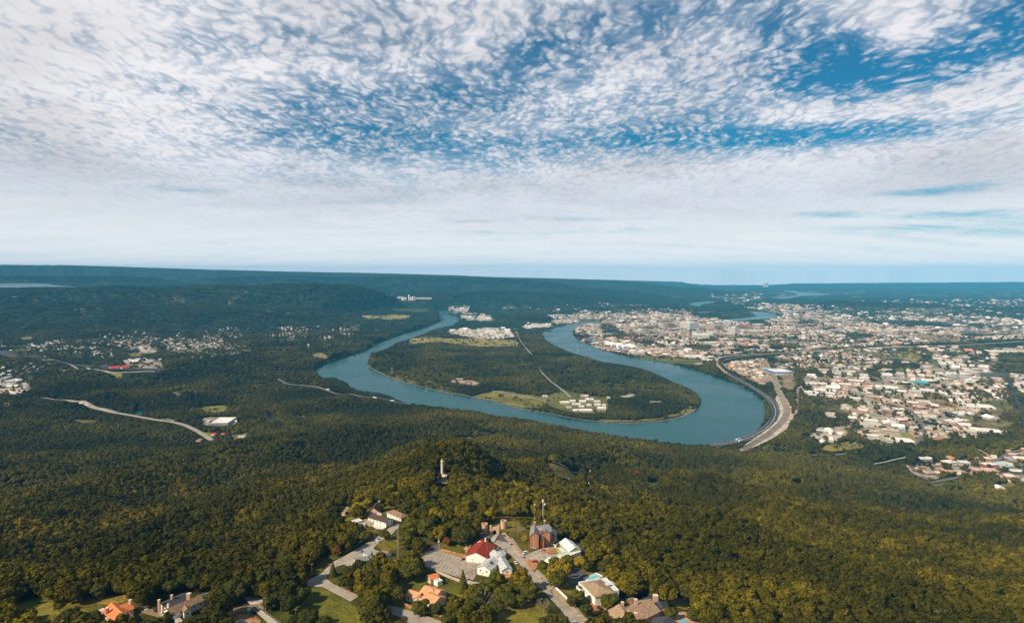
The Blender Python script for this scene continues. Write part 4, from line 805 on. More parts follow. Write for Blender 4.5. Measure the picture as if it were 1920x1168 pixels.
# ------------------------------------------------------------------ mesh builder
class MB:
    def __init__(s, M=None): s.v = []; s.f = []; s.M = M
    def add(s, vs_, fs):
        n = len(s.v); s.v += [tuple(map(float, v)) for v in vs_]; s.f += [tuple(i+n for i in f) for f in fs]; return s
    def box(s, x0, x1, y0, y1, z0, z1):
        return s.add([(x0,y0,z0),(x1,y0,z0),(x1,y1,z0),(x0,y1,z0),(x0,y0,z1),(x1,y0,z1),(x1,y1,z1),(x0,y1,z1)], [(0,3,2,1),(4,5,6,7),(0,1,5,4),(1,2,6,5),(2,3,7,6),(3,0,4,7)])
    def cyl(s, cx, cy, z0, z1, r0, r1=None, n=12, cap=True):
        r1 = r0 if r1 is None else r1; a = [2*math.pi*i/n for i in range(n)]
        vs_ = [(cx+r0*math.cos(t), cy+r0*math.sin(t), z0) for t in a]+[(cx+r1*math.cos(t), cy+r1*math.sin(t), z1) for t in a]
        fs = [(i, (i+1) % n, (i+1) % n+n, i+n) for i in range(n)]
        if cap: fs += [tuple(range(n))[::-1], tuple(range(n, 2*n))]
        return s.add(vs_, fs)
    def bar(s, a, b, r=0.1, n=4):
        a = Vector(a); b = Vector(b); d_ = (b-a); L = d_.length
        if L < 1e-6: return s
        q = d_.to_track_quat('Z', 'Y'); vs_ = []
        for z in (0, L):
            for i in range(n):
                t = 2*math.pi*(i+.5)/n; vs_.append(a+q@Vector((r*math.cos(t), r*math.sin(t), z)))
        return s.add(vs_, [(i, (i+1) % n, (i+1) % n+n, i+n) for i in range(n)]+[tuple(range(n))[::-1], tuple(range(n, 2*n))])
    def build(s, name, m_, parent=None, M=None, smooth=False):
        v = s.v
        M = M or s.M
        if M is not None: v = [tuple(M@Vector(p)) for p in v]
        return meshobj(name, v, s.f, m_, parent, smooth)
def empty(name, loc, label=None, cat=None, group=None, rz=0.0):
    o = bpy.data.objects.new(name, None); COL.objects.link(o); o.location = loc; o.rotation_euler = (0, 0, rz); o.empty_display_size = 1
    return tag(o, label, cat, group)
def copy_tree(o, parent=None):
    c = o.copy(); COL.objects.link(c); c.parent = parent
    for ch in o.children: copy_tree(ch, c)
    return c
def hith(px, py, h):
    x, y, z = ray(px, py); x, y, z = float(x), float(y), float(z)
    t = 330.0
    for i in range(3000):
        g = CAMZ+z*t-float(terr(np.array([x*t]), np.array([y*t]))[0])-h
        if g < 0.02 or t > 40000: break
        t += max(g*0.6, 0.05) if g > 0 else 0
        if g < 0.2: break
    return Vector((x*t, y*t, CAMZ+z*t-h))         # a point on the ground below the sighted height
def g0(x, y): return float(terr(np.array([x]), np.array([y]))[0])
C = dict(deadwood=mat('dead_wood', (0.30, 0.26, 0.21), var=.2),
 white=mat('white_wall', (0.74, 0.72, 0.68), var=.06, scale=.8), cream=mat('cream_wall', (0.62, 0.52, 0.40), var=.08, scale=.8), brick=mat('brick_wall', (0.38, 0.155, 0.08), var=.2, scale=2.0),
 brickp=mat('pale_brick', (0.52, 0.30, 0.20), var=.15, scale=2.0), greyw=mat('grey_siding', (0.50, 0.50, 0.50), var=.08), stone=mat('pink_stone', (0.58, 0.40, 0.28), var=.15, scale=1.5), green=mat('lime_siding', (0.30, 0.38, 0.12), var=.1),
 redroof=mat('red_roof', (0.29, 0.040, 0.018), var=.24, scale=1.2), orange=mat('orange_tile', (0.66, 0.21, 0.075), var=.24, scale=1.4), terra=mat('pale_terracotta', (0.66, 0.32, 0.16), var=.24, scale=1.2),
 slate=mat('slate_roof', (0.060, 0.068, 0.080), var=.24, scale=1.5), greyroof=mat('grey_shingle', (0.24, 0.24, 0.245), var=.24, scale=1.5), brown=mat('brown_shingle', (0.25, 0.165, 0.105), var=.24, scale=1.2), darkbrown=mat('dark_brown_shingle', (0.075, 0.052, 0.042), var=.15, scale=1.2),
 tanroof=mat('tan_shingle', (0.36, 0.25, 0.165), var=.24, scale=1.0), whiteroof=mat('white_metal_roof', (0.68, 0.69, 0.70), rough=.5, var=.24, scale=.6), paleroof=mat('pale_grey_roof', (0.50, 0.52, 0.53), rough=.6, var=.24, scale=.6), greenroof=mat('green_copper_roof', (0.10, 0.14, 0.10), var=.15),
 pink=mat('pink_flat_roof', (0.42, 0.28, 0.22), var=.12), glass=mat('window_glass', (0.03, 0.04, 0.05), rough=.15, var=.1, spec=.6), wood=mat('dark_wood', (0.09, 0.055, 0.03), var=.2), metal=mat('mast_metal', (0.38, 0.34, 0.28), rough=.5, var=.1), pole=mat('timber_pole', (0.30, 0.22, 0.14), var=.2),
 pool=mat('pool_water', (0.10, 0.50, 0.58), rough=.12, var=.1, spec=.6), blue=mat('blue_cladding', (0.02, 0.14, 0.55), var=.1), paving=mat('pale_paving', (0.62, 0.56, 0.50), var=.08), terrac=mat('terracotta_paving', (0.50, 0.22, 0.10), var=.15), tanw=mat('tan_wall', (0.48, 0.40, 0.31), var=.1),
 black=mat('black_paint', (0.015, 0.016, 0.02), rough=.25, var=.1, spec=.6), silver=mat('silver_paint', (0.50, 0.51, 0.52), rough=.3, var=.05, spec=.6), redp=mat('red_paint', (0.50, 0.03, 0.02), rough=.3, var=.05, spec=.6), whitep=mat('white_car_paint', (0.78, 0.78, 0.77), rough=.3, var=.03, spec=.6),
 rubber=mat('tyre_rubber', (0.02, 0.02, 0.02)), hedge=LEAF_NEAR, teal=mat('teal_cladding', (0.05, 0.38, 0.42), var=.1), red2=mat('bright_red_roof', (0.55, 0.045, 0.035), var=.1))

# ------------------------------------------------------------------ houses
FP = []      # keep-clear discs of the things, in world metres
def wing(root, A, B, hr, he, width, kind='gable', wall='white', roof='greyroof', over=0.6, ext=0.0, windows=True, storeys=None, base=None):
    """a wing under a ridge sighted between two pixels; hr ridge height, he eave height above ground"""
    a = hith(A[0], A[1], hr); b = hith(B[0], B[1], hr); a.z = b.z = 0
    d_ = b-a; L = d_.length; ang = math.atan2(d_.y, d_.x); mid = (a+b)/2
    gz = g0(mid.x, mid.y) if base is None else base
    FP.append((mid.x, mid.y, max(L, width)/2+3))
    M = Matrix.Translation(Vector((mid.x, mid.y, gz))-root.location) @ Matrix.Rotation(ang, 4, 'Z')
    l = L/2; w = width/2; i = over; T = 0.28
    if kind == 'hip': l = L/2+w
    if ext: l += ext
    wm, rm = C[wall], C[roof]
    wb = MB(); x0, x1, y0, y1 = -l+i, l-i, -w+i, w-i
    rise = hr-he
    if kind == 'flat':
        wb.box(x0, x1, y0, y1, -5, hr); wb.build('wall', wm, root, M)
        r = MB().box(x0+.35, x1-.35, y0+.35, y1-.35, hr+.01, hr+.12); r.build('roof', rm, root, M)
        p = MB(); p.box(x0-.1, x1+.1, y0-.1, y0+.25, hr, hr+.55); p.box(x0-.1, x1+.1, y1-.25, y1+.1, hr, hr+.55); p.box(x0-.1, x0+.25, y0+.25, y1-.25, hr, hr+.55); p.box(x1-.25, x1+.1, y0+.25, y1-.25, hr, hr+.55)
        p.build('parapet', wm, root, M)
    elif kind == 'gable':
        zt = lambda y: he+rise*(1-abs(y)/w)-0.02
        wb.add([(x0,y0,-5),(x1,y0,-5),(x1,y1,-5),(x0,y1,-5),(x0,y0,zt(y0)),(x1,y0,zt(y0)),(x1,y1,zt(y1)),(x0,y1,zt(y1)),(x0,0,hr-.02),(x1,0,hr-.02)], [(0,1,5,4),(2,3,7,6),(1,2,6,9,5),(3,0,4,8,7)])
        wb.build('wall', wm, root, M)
        r = MB()
        for sgn in (-1, 1):
            q = [(-l, 0, hr), (l, 0, hr), (l, sgn*w, he), (-l, sgn*w, he)]; q2 = [(x, y, z+T) for x, y, z in q]
            f = [(0,1,2,3),(7,6,5,4),(0,4,5,1),(1,5,6,2),(2,6,7,3),(3,7,4,0)]
            if sgn < 0: f = [tuple(reversed(t)) for t in f]
            r.add(q+q2, [tuple(reversed(t)) for t in f])
        r.build('roof', rm, root, M)
    elif kind == 'hip':
        wb.box(x0, x1, y0, y1, -5, he); wb.build('wall', wm, root, M)
        r = MB(); rl = max(l-w, 0.3)
        r.add([(-l,-w,he),(l,-w,he),(l,w,he),(-l,w,he),(-l,-w,he+T),(l,-w,he+T),(l,w,he+T),(-l,w,he+T),(-rl,0,hr+T),(rl,0,hr+T)], [(3,2,1,0),(0,1,5,4),(1,2,6,5),(2,3,7,6),(3,0,4,7),(4,5,9,8),(5,6,9),(6,7,8,9),(7,4,8)])
        r.build('roof', rm, root, M)
    elif kind == 'vault':
        n = 8; ys_ = [-w+i+(width-2*i)*k/n for k in range(n+1)]; arc = lambda y, e=0: he+e+rise*(1-(y/w)**2)
        q = [(x0, y, arc(y)) for y in ys_]; q1 = [(x1, y, arc(y)) for y in ys_]
        wb.add([(x0, y0, -5), (x0, y1, -5)]+q, [tuple([1, 0]+list(range(2, n+3)))]); wb.add([(x1, y0, -5), (x1, y1, -5)]+q1, [tuple(reversed([1, 0]+list(range(2, n+3))))])
        wb.add([(x0,y0,-5),(x1,y0,-5),(x1,y0,arc(y0)),(x0,y0,arc(y0)),(x0,y1,-5),(x1,y1,-5),(x1,y1,arc(y1)),(x0,y1,arc(y1))], [(0,1,2,3),(7,6,5,4)]); wb.build('wall', wm, root, M)
        r = MB(); yv = [-w+width*k/n for k in range(n+1)]
        top = [(-l, y, arc(y, .3)) for y in yv]+[(l, y, arc(y, .3)) for y in yv]; bot = [(x, y, z-.28) for x, y, z in top]; m = n+1
        r.add(top+bot, [(k, k+m, k+m+1, k+1) for k in range(n)]+[(2*m+k, 2*m+k+1, 2*m+k+m+1, 2*m+k+m) for k in range(n)]+[(k, k+1, 2*m+k+1, 2*m+k) for k in range(n)]+[(m+k+1, m+k, 3*m+k, 3*m+k+1) for k in range(n)]+[(0, 2*m, 3*m, m), (n, m+n, 3*m+n, 2*m+n)])
        r.build('roof', rm, root, M)
    if windows and he > 2.6:
        ns = storeys or max(1, int((he+.4)//3.1))
        for s_ in range(ns):
            zc = he-1.55-s_*3.1
            if zc < 0.6: break
            for side in (0, 1, 2, 3):
                Ls = (x1-x0) if side < 2 else (y1-y0); n = max(1, int(Ls/4.2))
                for k in range(n):
                    u = -Ls/2+Ls*(k+.5)/n
                    c = {0: (u, y0-.03), 1: (u, y1+.03), 2: (x0-.03, u), 3: (x1+.03, u)}[side]
                    wd = (M.to_3x3()@Vector({0:(0,-1,0),1:(0,1,0),2:(-1,0,0),3:(1,0,0)}[side]))
                    if wd.y > 0.25: continue                    # the photograph shows nothing of the far sides
                    hx, hy = (0.75, 0.06) if side < 2 else (0.06, 0.75)
                    fr = MB().box(c[0]-hx, c[0]+hx, c[1]-hy, c[1]+hy, zc-.85, zc+.85).build('window', WHITEP, root, M)
                    hx, hy = (0.58, 0.09) if side < 2 else (0.09, 0.58)
                    MB().box(c[0]-hx, c[0]+hx, c[1]-hy, c[1]+hy, zc-.68, zc+.68).build('pane', C['glass'], fr, M)
    return M
def chimney(root, px, py, h, hr_, w=1.3, m_='brick'):
    """stack whose top is sighted at a pixel, h above ground"""
    p = hith(px, py, h); p -= root.location; z = g0(*(p+root.location).xy)-root.location.z
    b = MB().box(p.x-w/2, p.x+w/2, p.y-w/2, p.y+w/2, z+hr_-4, z+h); b.build('chimney', C[m_], root)
    MB().box(p.x-w/2-.12, p.x+w/2+.12, p.y-w/2-.12, p.y+w/2+.12, z+h+.003, z+h+.25).build('chimney_cap', C['paving'], root)
def house(name, px, py, label, cat='house', group=None):
    p = hith(px, py, 0); return empty(name, (p.x, p.y, g0(p.x, p.y)), label, cat, group)

h = house('red_roof_house', 222, 1152, 'white house with bright orange red gable roofs and a white terrace')
wing(h, (209,1130), (233,1151), 8.5, 4.6, 13, roof='orange', wall='white'); wing(h, (224,1134), (246,1127), 8.0, 4.4, 12, roof='orange', wall='greyw'); wing(h, (186,1143), (212,1160), 2.8, 2.8, 6, 'flat', roof='whiteroof', windows=False)
chimney(h, 201, 1139, 9.5, 7, 1.6); chimney(h, 244, 1124, 10, 7, 1.8, 'stone')
h = house('brown_roof_house', 345, 1140, 'long white house with brown shingle roof and slate rear wing')
wing(h, (312,1140), (376,1115), 8.0, 5.2, 11, roof='brown'); wing(h, (303,1131), (350,1111), 7.5, 5.0, 13, roof='slate', wall='cream'); wing(h, (377,1120), (388,1117), 5.5, 5.5, 10, 'flat', roof='slate', wall='greyw', ext=2)
wing(h, (346,1133), (352,1140), 6.6, 4.6, 6, roof='brown'); chimney(h, 298, 1124, 11, 6, 1.5, 'brickp'); chimney(h, 322, 1115, 10.5, 7, 1.4, 'brickp'); chimney(h, 354, 1112, 11, 7, 2.6, 'brickp'); chimney(h, 315, 1132, 9.5, 7, 1.2, 'white')
h = house('grey_roof_house', 440, 1172, 'low house with grey roofs behind the turquoise booth'); wing(h, (438,1176), (453,1161), 5.5, 3.4, 9, roof='greyroof'); wing(h, (468,1166), (482,1174), 5.2, 3.2, 9, roof='greyroof')
h = house('white_house', 715, 985, 'white two storey house with dark brown roof beside the lane'); wing(h, (697,964), (731,970), 9, 6.2, 11, roof='darkbrown'); wing(h, (690,968), (700,966), 5.5, 3.6, 8, roof='darkbrown')
chimney(h, 709.5, 960.5, 11.5, 8, 1.6, 'white'); chimney(h, 713.5, 962, 11, 8, 1.6, 'white')
h = house('brown_roof_house', 746, 970, 'brown roofed house behind a tall pole next to the dark roofed white house'); wing(h, (738,956), (754,961), 7, 4.2, 11, 'hip', roof='brown')
h = house('brown_roof_house', 706, 955, 'steep brown roofed stone house hidden among yellowing trees'); wing(h, (700,949), (711,941), 9, 5, 10, roof='darkbrown', wall='stone'); chimney(h, 710.5, 938.5, 11, 8, 1.2, 'white')
h = house('flat_roof_house', 668, 985, 'pale flat roofed house at the cliff edge beside the lane'); wing(h, (657,980), (677,973), 4.5, 4.5, 9, 'flat', roof='whiteroof'); wing(h, (668,985), (684,981), 3.5, 3.5, 8, 'flat', roof='greyroof')
h = house('flat_roof_house', 692, 984, 'low house with pinkish flat roof between white houses'); wing(h, (682,978), (702,975), 4.2, 4.2, 9, 'flat', roof='pink', wall='cream')
h = house('grey_roof_house', 700, 1045, 'grey shingled house with a small white front gable at the road bend'); wing(h, (688,1026), (712,1033), 7.5, 4.2, 11, roof='greyroof'); wing(h, (694,1040), (698,1032), 6.5, 4.0, 6, roof='greyroof'); wing(h, (664,1046), (690,1041), 5.8, 3.6, 9, roof='greyroof', wall='greyw'); wing(h, (718,1030), (730,1034), 4.5, 3, 7, roof='brown')
h = house('garden_shed', 738, 1056, 'small white shed at the foot of the lattice mast', 'shed'); wing(h, (734,1049), (742,1053), 4.2, 3.0, 5.5, roof='whiteroof', windows=False)
h = house('visitor_building', 905, 1050, 'visitor building with curved red roof and arched white front gable', 'visitor centre')
Mv = wing(h, (892,1035), (909,1013), 9.6, 5.6, 19, 'gable', roof='redroof', over=0.5, windows=False); wing(h, (900,1012), (906,1009), 8, 5, 9, roof='redroof', windows=False)
MB().box(-16, 16, -12.2, -9.8, 3.0, 3.3).build('canopy', C['terra'], h, Mv)
chimney(h, 910, 1008.5, 12.5, 9, 1.2, 'white')
p_ = hith(932, 1034, 6.0); oc = MB(); oc.cyl(0, 0, -5, 5, 7.6, n=8); M_ = Matrix.Translation(Vector((p_.x, p_.y, g0(p_.x, p_.y)))-h.location); oc.build('wall', C['white'], h, M_)
MB().cyl(0, 0, 5.0, 7.2, 8.2, 1.6, 8).build('roof', C['paleroof'], h, M_); MB().cyl(0, 0, 7.2, 8.4, 1.5, 1.5, 8).build('roof_lantern', C['glass'], h, M_)
h2 = house('museum_annexe', 922, 1068, 'white gabled annexe with pale metal roof beside the red roofed visitor building', 'annexe'); wing(h2, (906,1060), (926,1044), 8.5, 5.6, 13, roof='paleroof')
MB().box(-1, 1, -4, 0, 7.2, 8.4).build('dormer', C['slate'], h2, Matrix.Translation(Vector((*hith(921,1054,7).xy, h2.location.z))-h2.location))
h2 = house('museum_annexe', 945, 1065, 'narrow white annexe with pale metal roof beside the street', 'annexe'); wing(h2, (938,1043), (951,1063), 7.5, 5.2, 9.5, roof='paleroof')
h = house('brick_mansion', 1015, 1018, 'tall red brick mansion with steep grey slate roofs and brick chimneys', 'mansion')
wing(h, (1000,984), (1030,985), 17, 13, 15, 'gable', wall='brick', roof='greyroof'); wing(h, (1001.5,996), (1004,982), 16, 12, 9, 'gable', wall='brick', roof='greyroof'); wing(h, (1022,994), (1023,985), 15.5, 12.5, 10, 'gable', wall='brick', roof='greyroof')
wing(h, (1033,987), (1038,990), 14, 11, 9, 'gable', wall='greyw', roof='greyroof'); wing(h, (1010,1004), (1034,1004), 8.0, 7, 6, 'hip', wall='brick', roof='greenroof', windows=False)
wing(h, (1015,999), (1016,1004), 11, 9, 5, 'hip', wall='brick', roof='greenroof', windows=False)
for a, b, hh in ((1002.5,978.5,19.5), (1021,975,21), (1013.5,991.5,16), (1027,997,13)): chimney(h, a, b, hh, hh-4, 1.7)
h = house('green_building', 1068, 1040, 'lime green building under a white metal gable roof', 'building')
wing(h, (1060,1009), (1079,1025), 10, 6.4, 13, wall='green', roof='whiteroof'); wing(h, (1049,1026), (1061,1040), 4, 4, 7, 'flat', wall='green', roof='whiteroof', windows=False); wing(h, (1042,1043), (1084,1036), 4.2, 4.2, 9, 'flat', roof='whiteroof', windows=False)
wing(h, (1032,1044), (1039,1046), 6, 3.2, 9, 'hip', wall='green', roof='whiteroof', windows=False)
h = house('flat_roof_garage', 1044, 1020, 'small grey green flat roofed garage between brick mansion and green building', 'garage'); wing(h, (1037,1019), (1047,1016), 3.5, 3.5, 7, 'flat', wall='cream', roof='greenroof', windows=False)
h = house('white_villa', 1122, 1110, 'large white villa with hipped tan roof and a rooftop terrace pool', 'villa')
wing(h, (1110,1087), (1135,1110), 6.6, 6.6, 25, 'flat', roof='whiteroof', windows=True); wing(h, (1117.5,1092), (1125,1098.5), 10.5, 7.6, 18, 'hip', roof='tanroof', windows=False, base=None)
Mt = wing(h, (1100,1085), (1125,1079), 4.4, 4.4, 9, 'flat', roof='paving', windows=False); MB().box(-7, 6, -2.2, 2.2, 4.56, 4.62).build('pool', C['pool'], h, Mt)
wing(h, (1141,1090), (1154,1100), 5, 5, 6, 'flat', roof='whiteroof', windows=False); wing(h, (1085,1097), (1094,1105), 4.4, 4.4, 6, 'flat', roof='slate'); chimney(h, 1137, 1090, 11.5, 8, 1.8, 'white')
h = house('tan_roof_mansion', 1200, 1155, 'sprawling brick mansion with tan shingle roofs and slate rear wings', 'mansion')
wing(h, (1183,1137), (1214,1127), 11, 5.8, 20, 'gable', wall='brickp', roof='tanroof', ext=3); wing(h, (1163,1136), (1175,1152), 9.5, 5.4, 17, 'gable', wall='brickp', roof='tanroof', ext=2)
wing(h, (1229,1121), (1243,1135), 9, 6, 14, wall='brickp', roof='slate'); wing(h, (1200,1122), (1222,1117), 9.5, 6, 10, 'hip', wall='brickp', roof='slate'); wing(h, (1182,1124), (1188,1120), 6, 4, 8, wall='brick', roof='brown')
chimney(h, 1192, 1123, 14.5, 9, 2.2, 'brickp'); chimney(h, 1192, 1148, 12, 7, 2, 'brickp'); chimney(h, 1229, 1115, 13, 9, 3.4, 'brickp'); chimney(h, 1167, 1128, 12, 8, 1.8, 'brickp')
h = house('dark_roof_house', 1245, 1178, 'house with dark slate gable roof beside a turquoise pool'); wing(h, (1232,1180), (1252,1157), 8, 4.2, 19, roof='slate', wall='cream')
h = house('orange_tile_house', 800, 1125, 'rambling house with pale orange tiled roofs amid dark trees'); wing(h, (796,1097), (827,1106), 8.0, 5.0, 14, 'gable', wall='cream', roof='terra')
wing(h, (800,1110), (825,1119), 7.6, 4.6, 15, 'gable', wall='cream', roof='terra'); wing(h, (767,1105), (790,1111), 6.6, 4.0, 10, 'gable', roof='terra'); wing(h, (783,1118), (788,1110), 5.6, 3.6, 8, 'gable', roof='terra'); wing(h, (808,1101), (816,1098), 9.4, 6.5, 7, 'gable', roof='terra', windows=False)
h = house('orange_tile_cottage', 815, 1092, 'small cottage with orange tiled roof below the car park', 'cottage'); wing(h, (802,1078), (820,1073.5), 6.0, 3.8, 9, roof='orange', wall='cream'); wing(h, (817,1085), (826,1090), 3.4, 3.4, 6, 'flat', roof='whiteroof', windows=False)
h = house('red_roof_cottage', 1192, 890, 'lone red roofed cottage deep in the forest', 'cottage'); wing(h, (1188,884), (1197,883), 13, 8, 14, roof='red2', windows=False)
h = house('grey_roof_house', 1208, 895, 'grey roofed house in the forest beside the red roofed cottage'); wing(h, (1203,892), (1213,896), 8, 5, 11, roof='greyroof', windows=False)
h = house('white_house', 1208, 935, 'weathered white house in a small forest clearing'); wing(h, (1203,930), (1213,933), 9, 6, 11, roof='greyroof', windows=False)
h = house('white_cottage', 1331, 868, 'small white cottage near the forest edge below the river', 'cottage'); wing(h, (1327,866), (1335,865), 8, 5, 14, roof='cream', windows=False)
h = house('red_roof_cottage', 1310, 864, 'low red roofed cottage half hidden by forest near the river', 'cottage'); wing(h, (1306,862), (1313,863), 7, 5, 12, roof='redroof', windows=False)
h = house('park_pavilion', 1063, 897, 'long open pavilion with pale roof in the slope clearing', 'pavilion'); wing(h, (1056,895), (1068,898), 5, 3.6, 5, roof='greyroof', windows=False)
h = house('stone_lookout', 650, 962, 'pink stone lookout terrace on the cliff below yellow trees', 'lookout'); wing(h, (643,960), (652,953), 4, 4, 5, 'flat', wall='stone', roof='pink', windows=False)
for a_, b_, l_ in ((1555,953,'small white house alone on the forested slope'),):
    pass
# terrace paving and pools at the lower right
tag(sheet('pool_terrace', [(1258,1158),(1274,1148),(1283,1147),(1330,1172),(1280,1185)], mat('pink_paving', (0.60, 0.34, 0.24), var=.1, scale=.4, coord='P'), 0.5), 'pink paved terrace around a turquoise pool', 'terrace')
tag(sheet('swimming_pool', [(1273,1165),(1282,1162),(1292,1168),(1285,1173)], C['pool'], 0.75, keep=False), 'turquoise swimming pool set in the pink terrace', 'pool')
tag(sheet('driveway', [(1062,1072),(1080,1066),(1092,1070),(1100,1078),(1096,1090),(1086,1098),(1072,1098),(1062,1085)], ROADM['dark'], 0.45), kind='structure')
tag(sheet('patio', [(694,984),(705,978),(722,982),(726,988),(718,993),(705,992)], C['paving'], 0.5), kind='structure')
tag(sheet('street_crossing', [(920,1012),(929,1004),(934,1005),(927,1018),(921,1017)], ROADM['pale'], 1.3, keep=False), kind='structure')
# parking bay lines
bm_ = MB()
def line_px(a, b, w=0.22, z=1.05):
    p = hith(a[0], a[1], 0); q = hith(b[0], b[1], 0); d_ = (q-p); d_.z = 0; n = Vector((-d_.y, d_.x, 0)).normalized()*w/2; k = 4
    for i in range(k):
        s0 = p.lerp(q, i/k); s1 = p.lerp(q, (i+1)/k)
        z0 = g0(s0.x, s0.y)+z; z1 = g0(s1.x, s1.y)+z
        bm_.add([(s0.x-n.x, s0.y-n.y, z0), (s0.x+n.x, s0.y+n.y, z0), (s1.x+n.x, s1.y+n.y, z1), (s1.x-n.x, s1.y-n.y, z1)], [(3, 2, 1, 0)])
for i in range(13): line_px((827+i*6.4, 1036+i*1.75), (821.5+i*6.4, 1042+i*1.75))
for i in range(13): line_px((803+i*5.9, 1049.5+i*2.0), (796.5+i*5.9, 1057+i*2.0))
line_px((797,1059), (858,1083)); line_px((829,1033), (906,1055)); line_px((866,1060), (900,1070), .15)
tag(bm_.build('parking_lines', PAINT), kind='structure')
lm = bm_ = MB()
for (a, b) in (((640,1052),(668,1036)), ((672,1034),(700,1018)), ((596,1082),(620,1066))): line_px(a, b, .15, .95)
for k_ in range(14): line_px((980+k_*8.5, 1053+k_*8.4), (984+k_*8.5, 1057+k_*8.4), .16, 1.1)
tag(bm_.build('road_line', PAINT), kind='structure')
# ------------------------------------------------------------------ landmark buildings in the valley
def cmat(name, c, **k): return mat(name, c, var=.08, scale=.05, **k)
BW = dict(white=cmat('rendered_white', (0.66, 0.62, 0.58)), tan=cmat('rendered_tan', (0.46, 0.36, 0.27)), brown=cmat('brown_facade', (0.34, 0.22, 0.15)), brick=cmat('red_facade', (0.38, 0.13, 0.07)), grey=cmat('grey_facade', (0.34, 0.34, 0.35)), dark=cmat('dark_facade', (0.06, 0.08, 0.10)), pink=cmat('pink_facade', (0.50, 0.33, 0.26)), blue=cmat('blue_facade', (0.02, 0.16, 0.60)), teal=cmat('teal_facade', (0.06, 0.36, 0.42)), red=cmat('red_roofing', (0.50, 0.06, 0.045)), palebrick=cmat('orange_facade', (0.48, 0.24, 0.13)))
BR = dict(white=cmat('white_roofing', (0.74, 0.72, 0.69)), tan=cmat('tan_roofing', (0.50, 0.42, 0.34)), brown=cmat('brown_roofing', (0.27, 0.19, 0.14)), grey=cmat('grey_roofing', (0.33, 0.33, 0.33)), dark=cmat('dark_roofing', (0.07, 0.08, 0.09)), pink=cmat('pink_roofing', (0.55, 0.40, 0.34)), red=BW['red'], teal=BW['teal'], orange=cmat('orange_roofing', (0.52, 0.24, 0.12)), paleteal=cmat('pale_teal_roofing', (0.42, 0.58, 0.56)), blue=BW['blue'])
BFP = []
def win_rows(b, x0, x1, y0, y1, z0, z1, step):
    n = max(1, int((z1-z0)/step))
    for k in range(n):
        a = z0+(k+.35)*(z1-z0)/n; c = a+(z1-z0)/n*.42
        b.box(x0-.05, x1+.05, y0-.05, y0+.3, a, c); b.box(x0-.05, x0+.3, y0+.302, y1-.3, a, c)
def bldg(X, Y, w, d_, h, yaw, wall, roof, kind, nm, label=None, cat='building', group=None, units=2, z=None, win=True):
    z = g0(X, Y) if z is None else z
    o = empty(nm, (X, Y, z), label, cat, group, yaw); x, y = w/2, d_/2; BFP.append((X, Y, max(w, d_)/2+4))
    if kind == 'gable':
        rise = min(w, d_)*.16+.6; e = max(w, d_)*.012+.3
        if w >= d_:
            MB().add([(-x,-y,-4),(x,-y,-4),(x,y,-4),(-x,y,-4),(-x,-y,h),(x,-y,h),(x,y,h),(-x,y,h),(-x,0,h+rise),(x,0,h+rise)], [(0,1,5,4),(2,3,7,6),(1,2,6,9,5),(3,0,4,8,7)]).build('wall', BW[wall], o)
            r = MB()
            for s_ in (-1, 1):
                q = [(-x-e,0,h+rise+.05),(x+e,0,h+rise+.05),(x+e,s_*(y+e),h-.1),(-x-e,s_*(y+e),h-.1)]; r.add(q+[(a,b_,c+.5) for a,b_,c in q], [(4,5,6,7),(0,1,5,4),(1,2,6,5),(2,3,7,6),(3,0,4,7)] if s_ > 0 else [(7,6,5,4),(4,5,1,0),(5,6,2,1),(6,7,3,2),(7,4,0,3)])
            r.build('roof', BR[roof], o)
        else:
            MB().add([(-x,-y,-4),(x,-y,-4),(x,y,-4),(-x,y,-4),(-x,-y,h),(x,-y,h),(x,y,h),(-x,y,h),(0,-y,h+rise),(0,y,h+rise)], [(1,2,6,5),(3,0,4,7),(0,1,5,8,4),(2,3,7,9,6)]).build('wall', BW[wall], o)
            r = MB()
            for s_ in (-1, 1):
                q = [(0,-y-e,h+rise+.05),(0,y+e,h+rise+.05),(s_*(x+e),y+e,h-.1),(s_*(x+e),-y-e,h-.1)]; r.add(q+[(a,b_,c+.5) for a,b_,c in q], [(7,6,5,4),(4,5,1,0),(5,6,2,1),(6,7,3,2),(7,4,0,3)] if s_ > 0 else [(4,5,6,7),(0,1,5,4),(1,2,6,5),(2,3,7,6),(3,0,4,7)])
            r.build('roof', BR[roof], o)
    else:
        MB().box(-x, x, -y, y, -4, h).build('wall', BW[wall], o)
        t = max(.5, min(w, d_)*.015); p = MB(); p.box(-x-.1, x+.1, -y-.1, -y+t, h, h+1.1).box(-x-.1, x+.1, y-t, y+.1, h, h+1.1).box(-x-.1, -x+t, -y+t, y-t, h, h+1.1).box(x-t, x+.1, -y+t, y-t, h, h+1.1); p.build('parapet', BW[wall], o)
        MB().box(-x+t+.02, x-t-.02, -y+t+.02, y-t-.02, h+.01, h+.3).build('roof', BR[roof], o)
        for k in range(units):
            u, v = rnd.uniform(-.35, .35)*w, rnd.uniform(-.35, .35)*d_; s = min(w, d_)*rnd.uniform(.05, .09)+.8; MB().box(u-s, u+s, v-s*.7, v+s*.7, h+.303, h+.3+s*.9).build('rooftop_unit', BW['grey' if k % 2 else 'white'], o)
    if win and h > 4.5:
        b = MB(); win_rows(b, -x, x, -y, y, 0.5, h, 4.0 if h < 40 else 5.5); b.build('window_band', BW['dark'], o)
    return o
